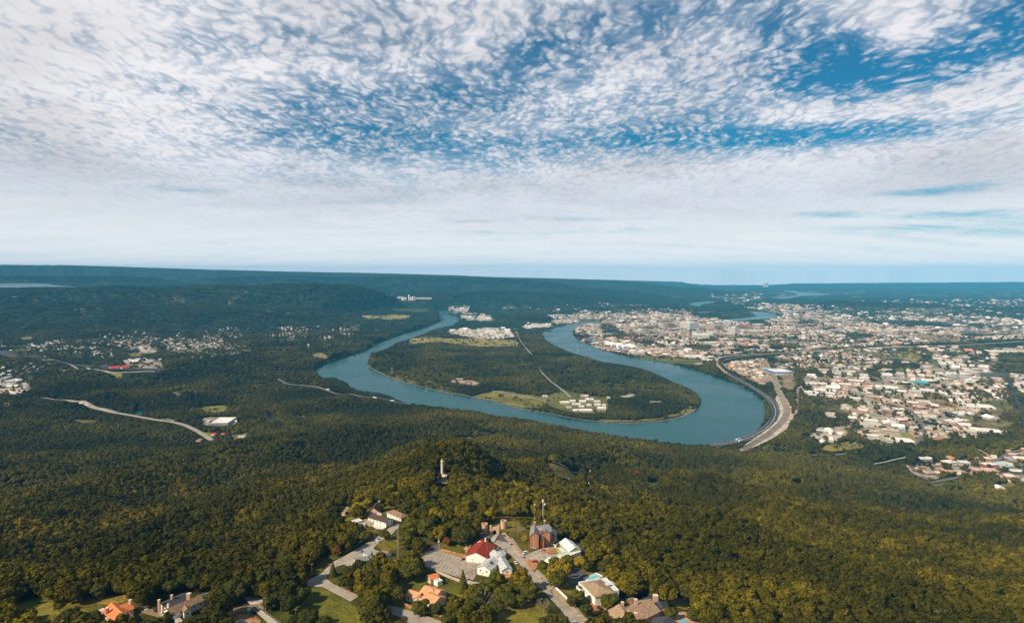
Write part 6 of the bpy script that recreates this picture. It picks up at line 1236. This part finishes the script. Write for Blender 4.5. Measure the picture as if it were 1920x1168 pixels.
# ------------------------------------------------------------------ single trees
def trunk_mesh(seed):
    r = random.Random(seed); b = MB(); b.cyl(0, 0, -0.12, .30, .045, .03, 8)
    for k in range(6):
        a = k*1.05+r.uniform(-.3, .3); e = r.uniform(.35, .9)
        p0 = Vector((0, 0, r.uniform(.2, .42))); p1 = p0+Vector((math.cos(a)*.30, math.sin(a)*.30, .28*e)); b.bar(p0, p1, .016); p2 = p1+Vector((math.cos(a+.4)*.2, math.sin(a+.4)*.2, .2)); b.bar(p1, p2, .009)
    b.bar((0, 0, .28), (0.03, 0.02, .75), .018); me = bpy.data.meshes.new('trunk'); me.from_pydata(b.v, [], b.f); me.update(); me.materials.append(BARK); return me
TRUNKS = [trunk_mesh(i) for i in range(3)]
YEL = foliage_material('leaves_yellow', [(0, (0.15, 0.115, 0.014)), (1, (0.27, 0.20, 0.020))]); RED_ = foliage_material('leaves_rust', [(0, (0.12, 0.045, 0.014)), (1, (0.17, 0.075, 0.02))])
LAWN = foliage_material('leaves_dense', [(0, (0.030, 0.036, 0.008)), (.5, (0.050, 0.054, 0.010)), (1, (0.095, 0.092, 0.013))])
big = [shape_mesh('crown', *crown_data(1700, 0.085, 17+i % 5, 500+i, ico_=ICO2, tall=1.0), LAWN) for i in range(5)]
def recol(me, m_): q = me.copy(); q.materials[0] = m_; return q
bigY = [recol(q, YEL) for q in big[:3]]; bigR = [recol(big[1], RED_)]
def conifer_mesh():
    r = np.random.default_rng(5); V = []; fs = []; n = 0
    for i in range(1500):
        z = r.uniform(0, 1)**1.2; rad = (1-z)*0.9*r.uniform(.75, 1)+.03; a = r.uniform(0, 6.28); s = .07*r.uniform(.6, 1.3)
        p = np.array([rad*math.cos(a), rad*math.sin(a), z*2-1]); u = np.array([-math.sin(a), math.cos(a), r.normal()*.3])*s; w = np.array([math.cos(a)*.7, math.sin(a)*.7, -.6+r.normal()*.3])*s
        V += [p-u-w, p+u-w, p+u+w, p-u+w]; fs.append((n, n+1, n+2, n+3)); n += 4
    a = np.linspace(0, 6.28, 13)[:-1]; V += [(0.75*math.cos(t), .75*math.sin(t), -1) for t in a]+[(0, 0, .95)]; fs += [(n+i, n+(i+1) % 12, n+12) for i in range(12)]
    return shape_mesh('crown', np.array(V, float), fs, LAWN)
CONI = conifer_mesh()
TREEINFO = []
def tree(X, Y, h, r_, kind=0, name='broadleaf_tree'):
    z = g0(X, Y); o = empty(name, (X, Y, z-0.2))
    cm = {0: big, 1: bigY, 2: bigR, 3: [CONI], 9: near_crowns}[kind]; cm = cm[rnd.randrange(len(cm))]
    c = bpy.data.objects.new('crown', cm); COL.objects.link(c); c.parent = o; c.location = (0, 0, h*0.55); c.scale = (r_, r_*rnd.uniform(.88, 1.12), h*0.47); c.rotation_euler = (0, 0, rnd.uniform(0, 6.28))
    t = bpy.data.objects.new('trunk', TRUNKS[rnd.randrange(3)]); COL.objects.link(t); t.parent = o; s = h*1.05; t.scale = (s*.8, s*.8, s); t.rotation_euler = (0, 0, rnd.uniform(0, 6.28))
    TREEINFO.append((o, X, Y, h, r_, kind)); return o
# crown centre and crown radius in photograph pixels, kind 0 green 1 yellow 2 rust 3 conifer
TL = """50 1152 11,25 1163 12,-4 1150 12,118 1160 11,134 1150 12,150 1158 13,176 1153 10,110 1117 10,92 1110 11,128 1103 13,146 1112 9,186 1106 13,226 1100 11,262 1102 14,290 1098 13,318 1100 14,342 1090 14,366 1094 13,398 1088 13,413 1078 11 1,408 1101 11,440 1106 20,462 1102 12,
404 1152 13,384 1158 11,364 1164 10,420 1160 10,350 1170 8,510 1105 14,540 1106 19,566 1113 15,506 1128 13,545 1130 17,527 1118 15,500 1047 17,538 1050 16,556 1066 12,600 1001 11,588 1014 10,630 1032 9 2,570 1022 10,614 1024 9,646 1010 12,664 1002 12,684 1004 10,655 990 8,677 950 13 1,660 957 8 1,690 942 9 1,715 949 8,
624 1064 8 3,655 1072 12,672 1058 10,692 1064 13,702 1084 17,722 1100 14,725 1062 9,770 1067 20,742 1114 16,696 1138 20,716 1124 14,578 1158 16,552 1163 10,606 1166 12,780 1017 11,762 1012 14,722 1002 9,772 986 16,798 988 17,828 978 13,870 1003 22,848 1000 12,838 1014 8 2,812 1004 10,790 962 16,762 952 14,742 932 12 1,800 938 15,830 936 16,860 924 14,880 944 15,852 958 16,
902 938 15,920 953 12,892 968 13,930 962 10,950 946 13,966 960 12,982 946 11,1002 940 12,1030 962 11,1044 976 11,1054 996 13,986 1009 8 1,1062 982 10,1076 1000 10,790 1138 14,818 1142 10,868 1086 11 3,884 1128 19,852 1142 15,912 1100 17,932 1084 14,902 1152 16,942 1112 16,926 1140 14,956 1124 13,962 1094 11,872 1158 14,842 1162 12,968 1106 12,892 1110 14,992 1108 15,975 1126 11,
1036 1162 11,1060 1167 9,1022 1166 11,1020 1062 11,1042 1056 12,1056 1060 11,1087 1052 12 1,1045 1084 16,1066 1050 10,1085 1116 11,1099 1141 11,1072 1126 9,1143 1127 15,1125 1164 10,1146 1168 12,1106 1170 9,1167 1097 12,1182 1106 10,1257 1148 11,1300 1152 11,1322 1142 12,1290 1108 13,1262 1102 12,1222 1100 13,1194 1086 13,1162 1072 13,1134 1062 13,1112 1042 11,1100 1060 9,1098 1024 10,1346 1158 12,1240 1090 12,1310 1128 12,1334 1120 12,
700 925 13,725 915 13,680 925 12,640 985 9 1,618 1000 10,765 925 13,790 915 12,850 905 9,800 905 11,812 958 12,945 925 13,975 925 13,1005 915 13,1020 935 13,490 1080 12,470 1078 12,520 1078 12,585 1042 12,560 1040 11,530 1030 12,598 1028 9,1012 975 6,985 980 10,925 922 12,900 915 12,870 900 11"""
for tok in TL.replace('\n', '').split(','):
    q = tok.split(); a, b, rp = float(q[0]), float(q[1]), float(q[2]); kd = int(q[3]) if len(q) > 3 else 0
    p = hith(a, b, 8.0); s = F/math.hypot(p.y, 250); r_ = min(rp/s*1.12, 11.5); h = min(max(r_*1.75, 8), 17) if kd != 3 else r_*3
    p = hith(a, b, h*0.55); tree(p.x, p.y, h, r_, kd)
for X, Y, Z, h, r_ in WILD: tree(X, Y, h, r_, 9, 'forest_tree')
# labels for the trees
LM = [(222,1145,'the orange roofed house'), (345,1135,'the long brown roofed house'), (715,972,'the dark roofed house'), (700,1040,'the grey roofed house'), (905,1045,'the curved red roof'), (845,1060,'the car park'), (1015,1005,'the brick mansion'),
      (1066,1030,'the lime green building'), (1122,1100,'the white villa'), (1200,1145,'the tan roofed mansion'), (800,1112,'the orange tiled house'), (829,895,'the tall stone column'), (925,992,'the castle gate'), (610,1125,'the lower lawn'), (640,1040,'the lane bend'), (985,1150,'the yellow lawn'), (1050,1120,'the straight street'), (70,1138,'the terraced garden'), (450,1150,'the turquoise booth')]
KN = {0: 'green broadleaf tree', 1: 'yellowing broadleaf tree', 2: 'rust coloured tree', 3: 'dark conical tree'}
grp = {}
for (o, X, Y, h, r_, kd) in TREEINFO:
    a, b = proj(X, Y, o.location.z+h*.5); a, b = float(a), float(b)
    if kd == 9:
        side = 'at the bottom right of the photo' if a > 1000 else ('at the bottom left of the photo' if a < 500 else 'below the houses')
        tag(o, 'olive broadleaf tree in the dense forest %s' % side, 'tree', 'forest trees '+side); continue
    dd = sorted((math.hypot(a-x, (b-y)*1.4), x, y, n) for x, y, n in LM)[0]
    rel = 'beside'
    if abs(b-dd[2])*1.6 > abs(a-dd[1]): rel = 'behind' if b < dd[2] else 'in front of'
    else: rel = 'left of' if a < dd[1] else 'right of'
    sz = 'large ' if r_ > 7.5 else ('small ' if r_ < 5 else '')
    grp.setdefault((sz+KN[kd], rel, dd[3]), []).append((a, o))
for (kn, rel, lmk), L_ in grp.items():
    L_.sort(key=lambda t: t[0])
    for i, (a, o) in enumerate(L_):
        tag(o, ('%s %s %s' % (kn, rel, lmk)) if len(L_) == 1 else '%s %s %s %s, from left' % (ORD[i], kn, rel, lmk), 'tree', 'trees between the houses')
def dead_tree(px, py, h, label):
    p = hith(px, py, 0); o = empty('dead_tree', (p.x, p.y, g0(p.x, p.y)), label, 'tree', 'bare dead trees'); r = random.Random(int(px)); b = MB(); b.cyl(0, 0, -1, h*.4, .28, .16, 7); b.build('trunk', C['deadwood'], o); c = MB()
    def grow(p0, d_, L, rr, n):
        p1 = p0+d_*L; c.bar(p0, p1, rr)
        if n: 
            for k in range(3): grow(p1, (d_+Vector((r.uniform(-.8, .8), r.uniform(-.8, .8), r.uniform(-.2, .5)))).normalized(), L*.68, rr*.62, n-1)
    for k in range(5): grow(Vector((0, 0, h*r.uniform(.25, .4))), Vector((math.cos(k*1.25), math.sin(k*1.25), .8)).normalized(), h*.25, .13, 3)
    c.build('crown', C['deadwood'], o)
dead_tree(971, 1006, 15, 'bare dead tree between the castle gate and the brick mansion'); dead_tree(1019, 1149, 12, 'pale bare tree at the edge of the yellow lawn'); dead_tree(907, 1150, 17, 'bare white branched tree among green crowns'); dead_tree(1766, 1176, 14, 'pale bare tree poking out of the right hand forest'); dead_tree(1580, 985, 14, 'grey bare tree high on the right hand slope')

# ------------------------------------------------------------------ monument, gate, masts, poles
p = hith(829, 903, 0); z = g0(p.x, p.y); o = empty('monument_column', (p.x, p.y, z), 'tall pale stone column on a round colonnade rising from the forest', 'monument')
ST = mat('monument_stone', (0.66, 0.56, 0.46), var=.08, scale=.8)
MB().cyl(0, 0, -4, 1.0, 11, 11, 24).cyl(0, 0, 1.0, 2.2, 9.5, 9.5, 24).cyl(0, 0, 2.2, 3.4, 8.2, 8.2, 24).build('stepped_base', ST, o)
for k in range(12):
    a = k*math.pi/6; MB().cyl(6.2*math.cos(a), 6.2*math.sin(a), 3.4, 8.2, .42, .36, 8).build('pillar', ST, o)
MB().cyl(0, 0, 3.4, 8.2, 3.0, 3.0, 16).build('drum', ST, o); MB().cyl(0, 0, 8.2, 9.2, 7.1, 7.1, 24).cyl(0, 0, 9.2, 10.6, 6.6, 2.6, 24).build('rotunda_roof', ST, o)
MB().cyl(0, 0, 10.6, 27.0, 1.75, 1.45, 16).build('shaft', ST, o); MB().cyl(0, 0, 27.0, 28.2, 1.5, 2.3, 16).box(-1.9, 1.9, -1.9, 1.9, 28.2, 28.9).build('capital', ST, o)
MB().cyl(0, 0, 28.9, 30.6, .9, .5, 8).cyl(-.6, 0, 30.6, 32.0, .35, .2, 8).cyl(.5, .1, 30.6, 32.0, .35, .2, 8).build('statue_pair', ST, o)
MB().box(-12, -4, -12, -9, -4, 1.2).box(4, 13, -10, -7, -4, 1.6).build('terrace_wall', C['stone'], o)
def obelisk(px, py, h, label, w=1.5):
    p = hith(px, py, 0); o = MB().cyl(0, 0, -3, 1.2, w, w, 4).cyl(0, 0, 1.2, h-1, w*.62, w*.42, 4).cyl(0, 0, h-1, h, w*.42, .05, 4).build('obelisk', WHITEP); o.location = (p.x, p.y, g0(p.x, p.y)); tag(o, label, 'monument', 'white obelisks on the slope')
obelisk(1104, 921, 17, 'taller white obelisk standing lower on the forested slope', 2.2); obelisk(1106.5, 893, 16, 'smaller white obelisk farther down the forested slope', 2.0)
# castle gate
p = hith(926, 1001, 0); z = g0(p.x, p.y); o = empty('castle_gate', (p.x, p.y, z), 'pink stone castle style park gate with two round towers', 'gate')
def turret(px, py, h, r_):
    q = hith(px, py, 0); x, y = q.x-p.x, q.y-p.y; zz_ = g0(q.x, q.y)-z
    b = MB(); n = 18; b.cyl(x, y, zz_-3, zz_+h, r_, r_, n, cap=False); ring = [(x+r_*math.cos(2*math.pi*k/n), y+r_*math.sin(2*math.pi*k/n)) for k in range(n)]; rin = [(x+(r_-.6)*math.cos(2*math.pi*k/n), y+(r_-.6)*math.sin(2*math.pi*k/n)) for k in range(n)]
    b.add([(a, c, zz_+h) for a, c in ring]+[(a, c, zz_+h) for a, c in rin]+[(a, c, zz_+h-1.6) for a, c in rin], [(k, (k+1) % n, (k+1) % n+n, k+n) for k in range(n)]+[(k+n, (k+1) % n+n, (k+1) % n+2*n, k+2*n) for k in range(n)]+[tuple(range(2*n, 3*n))])
    t = b.build('round_tower', C['stone'], o)
    m = MB()
    for k in range(0, n, 2):
        a, c = ring[k]; a2, c2 = rin[k]; m.box(min(a, a2)-.25, max(a, a2)+.25, min(c, c2)-.25, max(c, c2)+.25, zz_+h+.003, zz_+h+.8)
    m.build('battlement', C['stone'], t)
turret(908.5, 998, 8.6, 2.9); turret(944, 990, 7.6, 2.9)
gw = 3.9
g = MB(); g.box(-gw, -1.9, -1.6, 1.6, -3, 7.0).box(1.9, gw, -1.6, 1.6, -3, 7.0)
n = 8; arch = [(-1.9+3.8*k/n, 3.4+1.5*math.sin(math.pi*k/n)) for k in range(n+1)]
for k in range(n):
    (x0, z0), (x1, z1) = arch[k], arch[k+1]; g.add([(x0, -1.6, z0), (x1, -1.6, z1), (x1, -1.6, 7), (x0, -1.6, 7), (x0, 1.6, z0), (x1, 1.6, z1), (x1, 1.6, 7), (x0, 1.6, 7)], [(0, 1, 2, 3), (7, 6, 5, 4), (0, 4, 5, 1), (3, 2, 6, 7)])
MG = Matrix.Translation((0.6, 0, 0)); gt_ = g.build('gatehouse', C['stone'], o, MG)
MB().box(-gw-.6, -gw+1.0, -2.1, 2.1, -3, 8.4).box(gw-1.0, gw+.6, -2.1, 2.1, -3, 8.4).build('corner_tower', C['stone'], o, MG)
MB().box(-1.8, 1.8, .6, .7, 0, 4.4).build('iron_gate', C['black'], o, MG)
MB().box(-14, -4.6, -.4, .4, -2, 1.5).box(5.2, 11, -.4, .4, -2, 1.5).build('wing_wall', C['stone'], o, MG)
def pole(px, py, h, label, arms=1, name='utility_pole', r_=.17, m_='pole', group='utility poles'):
    p = hith(px, py, 0); o = empty(name, (p.x, p.y, g0(p.x, p.y)), label, 'pole', group); MB().cyl(0, 0, -1, h, r_, r_*.7, 7).build('shaft', C[m_], o)
    for k in range(arms): MB().box(-1.3, 1.3, -.08, .08, h-.6-k*.9, h-.42-k*.9).build('crossarm', C[m_], o)
    if arms:
        c = MB()
        for x in (-1.1, -.5, .5, 1.1): c.cyl(x, 0, h-.41, h-.1, .09, .06, 6)
        c.build('insulator', C['whiteroof'], o)
    return o
for a, b, h_, l_ in [(703.5,1022,14,'timber utility pole by the lane at the white van'), (873,1088,15,'timber utility pole in front of the car park beside a tree'), (862,1082,14,'pale utility pole standing at the car park front edge'), (886,1078,14,'utility pole between the car park and the white annexe'), (892,1092,15,'dark utility pole beside the white annexe'),
                     (883,1046,12,'white flagpole like post at the corner of the red roofed building'), (913,1046,16,'slim grey post in front of the red roofed building'), (950,1042,9,'pole on the street side of the octagonal pavilion'), (991,1040,12,'street pole by the entrance to the gravel yard'), (993,1092,11,'leaning pole at the street below the white annexes'),
                     (585,1078,10,'small pole beside the lane bend'), (555,1172,12,'pole at the bottom of the lower lawn'), (498,1152,13,'wooden pole carrying wires behind the turquoise booth'), (822,1096,15,'thin pole behind the orange tiled cottage'), (747,970,14,'tall pole in front of the brown hipped roof'), (235,1172,8,'slim pole right of the terrace house drive')]: pole(a, b, h_, l_)
def lattice(px, py, h, w, label, name='lattice_mast', m_='metal', cat='mast', dish=True, r_=.06):
    p = hith(px, py, 0); o = empty(name, (p.x, p.y, g0(p.x, p.y)), label, cat); b = MB(); n = max(4, int(h/(w*1.4))); c = MB()
    P4 = lambda z, k: Vector(((1-.6*z/h if w > 3 else 1)*w/2*(1 if k in (0, 1) else -1), (1-.6*z/h if w > 3 else 1)*w/2*(1 if k in (1, 2) else -1), z))
    for k in range(4): b.bar(P4(-1, k), P4(h, k), r_)
    for i in range(n):
        for k in range(4): c.bar(P4(h*i/n, k), P4(h*(i+1)/n, (k+1) % 4), r_*.6)
    b.build('frame_leg', C[m_], o); c.build('bracing', C[m_], o)
    if dish: MB().cyl(.3, -w/2-.4, h-2.6, h-1.4, .6, .6, 10).build('antenna', C['whiteroof'], o); MB().cyl(0, 0, h, h+2.2, .08, .05, 6).build('spike', C[m_], o)
    return o
lattice(746, 1052, 32, .9, 'slender lattice radio mast rising above the trees by the lane'); lattice(874, 1074, 23, .9, 'lattice light mast in the middle of the car park')
lattice(1002, 997, 30, .9, 'thin lattice mast behind the brick mansion chimney')
lattice(823, 1092, 36, .9, 'tall tan lattice mast behind the orange tiled cottage')
p = hith(1018, 998, 0); o = empty('radio_mast', (p.x, p.y, g0(p.x, p.y)), 'white radio mast with round antennas behind the brick mansion', 'mast'); MB().cyl(0, 0, -1, 31, .55, .45, 10).build('shaft', C['metal'], o)
MB().cyl(0, 0, 31, 33, 1.1, .9, 10).build('antenna', C['whiteroof'], o); MB().cyl(1.7, 0, 28, 29.3, .9, .9, 10).build('antenna', C['whiteroof'], o); 
for zz_ in range(2, 28, 3): MB().bar((.4, 0, zz_), (1.7, 0, zz_+1.5), .1).build('rung', C['metal'], o)
# white garden wall, hedge, kerbs
def wallrun(name, pts, w, h, m_, label, cat):
    q = [hith(a, b, 0) for a, b in pts]; o = MB(); r0 = q[0]
    for A, B in zip(q[:-1], q[1:]):
        n_ = max(1, int((B-A).length/5))
        for i in range(n_):
            s0, s1 = A.lerp(B, i/n_), A.lerp(B, (i+1)/n_); d_ = s1-s0; d_.z = 0; nn = Vector((-d_.y, d_.x, 0)).normalized()*w/2; za, zb = g0(s0.x, s0.y), g0(s1.x, s1.y)
            v = [(s0-nn).xy, (s0+nn).xy, (s1+nn).xy, (s1-nn).xy]; zl = [za, za, zb, zb]
            o.add([(x, y, z-1) for (x, y), z in zip(v, zl)]+[(x, y, z+h) for (x, y), z in zip(v, zl)], [(0, 1, 2, 3), (7, 6, 5, 4), (0, 4, 5, 1), (1, 5, 6, 2), (2, 6, 7, 3), (3, 7, 4, 0)])
    ob = o.build(name, C[m_] if isinstance(m_, str) else m_); bm = bmesh.new(); bm.from_mesh(ob.data); bmesh.ops.recalc_face_normals(bm, faces=bm.faces[:]); bm.to_mesh(ob.data); bm.free(); return tag(ob, label, cat)
wallrun('garden_wall', [(1042,1104), (1054,1115), (1066,1127), (1079,1139)], .6, 2.2, 'white', 'long white garden wall between the straight street and the villa', 'wall')
wallrun('garden_wall', [(1064,1080), (1073,1084), (1083,1084), (1091,1078)], .5, 1.0, 'white', 'curved low white wall round the planted drive', 'wall')
wallrun('retaining_wall', [(797,1062), (820,1073), (850,1086), (874,1094)], .8, 2.0, 'tanw', 'pale retaining wall along the front edge of the car park', 'wall')
wallrun('stone_wall', [(947,1008), (957,1019), (966,1032), (975,1043)], 1.0, 1.0, 'stone', 'stone kerb wall along the street opposite the visitor building', 'wall')
wallrun('garden_wall', [(1108,1090), (1130,1078), (1140,1088), (1152,1096)], .5, 1.6, 'terrac', 'terracotta wall behind the white villa terrace', 'wall') if False else None
hg = mat('hedge_leaves', (0.035, 0.05, 0.02), var=.4, scale=1.2, bump=1.0)
wallrun('hedge', [(642,1040), (655,1034), (668,1026), (680,1017), (692,1009)], 2.2, 2.6, hg, 'long clipped dark hedge along the lane bend', 'hedge')
p = hith(467.5, 1148, 0); o = empty('portable_toilet', (p.x, p.y, g0(p.x, p.y)), 'turquoise portable toilet with white roof on the brown drive', 'toilet'); MB().box(-1, 1, -1, 1, -.2, 2.5).build('cabin', C['teal'], o); MB().box(-1.1, 1.1, -1.1, 1.1, 2.503, 3.0).build('roof', C['whiteroof'], o)
# wires
for a, b, c_, d_ in [((474,1124), (540,1176), 11, 11), ((470,1126), (530,1176), 10, 10)]:
    A = hith(*a, c_); B = hith(*b, d_); A.z = g0(A.x, A.y)+c_; B.z = g0(B.x, B.y)+d_; w = MB(); pr = A
    for k in range(1, 9):
        q = A.lerp(B, k/8); q.z -= 1.0*math.sin(math.pi*k/8); w.bar(pr, q, .05); pr = q
    tag(w.build('power_line', C['whiteroof']), 'pale overhead wire sagging past the turquoise booth' if c_ == 11 else 'lower overhead wire beside the sagging one', 'wire', 'overhead wires')
# pergola at the green building
p = hith(1092, 1034, 0); o = empty('pergola', (p.x, p.y, g0(p.x, p.y)), 'white timber deck frame behind the lime green building', 'pergola', rz=R(-48)); 
for x in (-7, -2.3, 2.3, 7):
    for y in (-2.5, 2.5): MB().box(x-.15, x+.15, y-.15, y+.15, -6, 3).build('post', C['white'], o)
MB().box(-7.2, 7.2, -2.7, -2.4, 3.003, 3.3).box(-7.2, 7.2, 2.4, 2.7, 3.003, 3.3).build('beam', C['white'], o)
for k in range(9): MB().box(-7+k*1.75-.1, -7+k*1.75+.1, -3, 3, 3.303, 3.5).build('rafter', C['white'], o)

# ------------------------------------------------------------------ vehicles
def car_proto(paint, kind='car'):
    o = bpy.data.objects.new('parked_'+kind, None); COL.objects.link(o)
    L, Wd, H = {'car': (4.5, 1.8, 1.45), 'suv': (4.8, 1.95, 1.8), 'van': (5.6, 2.1, 2.2), 'truck': (15.5, 2.6, 4.0)}[kind]
    b = MB(); 
    if kind == 'truck':
        b.box(-L/2, L/2-3.4, -Wd/2, Wd/2, 1.1, H); b.build('trailer', C['whitep'], o); MB().box(L/2-3.0, L/2, -Wd/2+.1, Wd/2-.1, .6, 3.1).build('cab', C[paint], o); MB().box(L/2-.6, L/2+.05, -1.1, 1.1, 1.9, 2.8).build('windscreen', C['glass'], o)
    else:
        x, w = L/2, Wd/2; zb, zs, zr = .35, H*.56, H
        prof = [(-x, zb), (x, zb), (x, zs*.85), (x*.93, zs), (-x*.97, zs), (-x, zs*.9)]
        n = len(prof); b.add([(a, -w, c) for a, c in prof]+[(a, w, c) for a, c in prof], [tuple(range(n)), tuple(range(n, 2*n))[::-1]]+[(k, k+n, (k+1) % n+n, (k+1) % n) for k in range(n)]); b.build('body', C[paint], o)
        f0, f1, r0, r1 = (x*.42, x*.12, -x*.85, -x*.62) if kind != 'van' else (x*.72, x*.5, -x*.96, -x*.92)
        t = w*.82; MB().add([(r0, -w+.06, zs), (f0, -w+.06, zs), (f0, w-.06, zs), (r0, w-.06, zs), (r1, -t, zr-.06), (f1, -t, zr-.06), (f1, t, zr-.06), (r1, t, zr-.06)], [(0, 1, 5, 4), (1, 2, 6, 5), (2, 3, 7, 6), (3, 0, 4, 7)]).build('windows', C['glass'], o)
        MB().box(r1, f1, -t, t, zr-.06, zr).build('roof', C[paint], o)
    for sx in ((-.31, .31) if kind != 'truck' else (-.42, -.30, .22, .40)):
        for sy in (-1, 1):
            q = MB(); n = 12; rr = .34 if kind != 'truck' else .5; y0, y1 = sy*Wd/2-.12, sy*Wd/2+.10
            q.add([(sx*L+rr*math.cos(2*math.pi*k/n), y, rr+rr*math.sin(2*math.pi*k/n)) for y in (y0, y1) for k in range(n)], [(k, (k+1) % n, (k+1) % n+n, k+n) for k in range(n)]+[tuple(range(n))[::-1], tuple(range(n, 2*n))]); q.build('wheel', C['rubber'], o)
    return o
PROTO = {}
def car(px, py, ang_px, paint, kind, label, group='parked cars', name=None, scale=1.0, lift=0.45):
    p = hith(px, py, 0); q = hith(px+ang_px[0]*.5, py+ang_px[1]*.5, 0); a = math.atan2(q.y-p.y, q.x-p.x)
    key = (paint, kind)
    if key not in PROTO: PROTO[key] = car_proto(paint, kind); o = PROTO[key]
    else: o = copy_tree(PROTO[key])
    o.name = name or {'car': 'parked_car', 'suv': 'parked_suv', 'van': 'white_van', 'truck': 'lorry'}[kind]
    o.location = (p.x, p.y, g0(p.x, p.y)+lift); o.rotation_euler = (0, 0, a); o.scale = (scale,)*3
    return tag(o, label, {'car': 'car', 'suv': 'car', 'van': 'van', 'truck': 'lorry'}[kind], group)
for a in [(273,1143,(10,8),'silver','suv','silver car on the drive next to the orange red roofed house'), (292,1147,(9,8),'black','suv','black car parked behind the white one near the brown roofed house'), (303,1153,(9,7),'whitep','car','white car at the end of the drive by the brown roofed house'), (472,1103,(10,3),'silver','car','pale car half under trees above the turquoise booth'),
          (707.5,1014,(8,3),'whitep','suv','white car on the verge beside the lane'), (681,1036,(9,2),'black','car','black car in front of the grey roofed house'), (655,1106,(10,5),'redp','suv','red and white car parked on the lower lane'), (986,1038,(10,-2),'whitep','van','white van at the entrance of the gravel yard'), (1026,1023.5,(10,-1),'whitep','suv','white car in front of the brick mansion'),
          (967,1056.5,(8,8),'whitep','car','white car parked along the street beside the annexe'), (945,1032,(6,8),'silver','car','pale car beside the octagonal pavilion'), (960,1023,(8,7),'black','car','black car at the stone kerb of the street'), (1012,1086,(9,9),'whitep','car','white car on the right side of the straight street'), (1035,1111,(9,9),'black','car','black car in the tree shade on the straight street'),
          (1124,1142,(8,6),'black','suv','black car on the terracotta drive below the villa'), (1003,1055,(9,-2),'redp','van','red pickup among the building rubble in the gravel yard'), (1020,1033,(5,2),'redp','car','small red digger like vehicle in the gravel yard'), (869,1050,(5,-3),'black','car','dark car in the upper row of the car park'), (1001,1029,(9,1),'silver','car','silver car behind the white van at the yard'),
          (1079,1170,(6,6),'whitep','car','white car at the bottom of the straight street')]: car(*a)
# traffic
k_ = 0
for pts, s_, kinds in [(('river', [(615,731),(705,747.5),(737,753.5),(716,750),(640,737)]), (10,2), None)]:
    pass
for a, b, kd, lb in [(517.5,714.2,'truck','white lorry leftmost on the tree lined riverside road'), (615,731.3,'truck','white lorry on the riverside road above the forest'), (703,746.6,'truck','white lorry on the riverside road just short of the water'), (736,752.6,'truck','rightmost white lorry on the riverside road'), (174,687,'truck','white lorry on the motorway in the left valley'), (228,691.5,'truck','second white lorry on the motorway in the left valley'),
                     (152,757.6,'truck','lorry parked at the bend of the pale valley road'), (163,760.5,'truck','blue grey lorry leaving the bend of the pale valley road')]:
    car(a, b, (10,1.6), 'whitep', kd, lb, 'lorries on the valley roads', lift=1.3, scale=1.25)
car(1384,825.5,(8,-2),'whitep','truck','upper white lorry on the dark riverside motorway','lorries on the riverside motorway', lift=1.3, scale=1.5); car(1389,828,(8,-2),'whitep','truck','lower white lorry on the dark riverside motorway','lorries on the riverside motorway', lift=1.3, scale=1.5)
hw = [c for nm, c, w in ROADLINES if nm == 'highway'][0]
LN = len(hw); cols_ = ['whitep', 'black', 'silver', 'redp', 'whitep']
cw = {'whitep': 'white', 'black': 'black', 'silver': 'silver', 'redp': 'red'}; cnt = {}
todo = []
for i in range(34):
    f = (i+.3+rnd.uniform(-.3, .3))/34; j = min(LN-2, int(f*(LN-1))); d_ = hw[j+1]-hw[j]; d_ /= np.hypot(*d_); nrm = np.array([-d_[1], d_[0]]); off = rnd.choice([-10, -6, 5.5, 9.5]); pt = hw[j]+nrm*off
    todo.append((pt, math.atan2(d_[1], d_[0]), cols_[i % 5]))
for pt, a, pc in todo:
    o = copy_tree(PROTO[(pc, 'car')]) if (pc, 'car') in PROTO else None
    if o is None: PROTO[(pc, 'car')] = o = car_proto(pc, 'car')
    o.name = 'moving_car'; o.location = (pt[0], pt[1], 1.0); o.rotation_euler = (0, 0, a); o.scale = (1.25,)*3; cnt[pc] = cnt.get(pc, 0)+1
    tag(o, '%s %s car from the river end on the curving riverside motorway' % (ORD[cnt[pc]-1], cw[pc]), 'car', 'cars on the riverside motorway')
# ------------------------------------------------------------------ haze
bpy.ops.mesh.primitive_cube_add(size=1.0)
hz_ = bpy.context.object; hz_.name = 'haze'; hz_.data.name = 'haze'
hz_.scale = (90000, 39700, 805+6); hz_.location = (0, 8850, -6+(811)/2)
hm = bpy.data.materials.new('haze'); hm.use_nodes = True; t = NT(hm.node_tree)
pv = t.n('ShaderNodeVolumePrincipled', {'Color': (0.10, 0.55, 1.0, 1), 'Density': 2.6e-5, 'Anisotropy': -0.25})
t.n('ShaderNodeOutputMaterial', {'Volume': pv.outputs[0]}); hz_.data.materials.append(hm); tag(hz_, kind='stuff')
hz_['label'] = 'thin blue haze over the valley and the ridges'; hz_['category'] = 'haze'
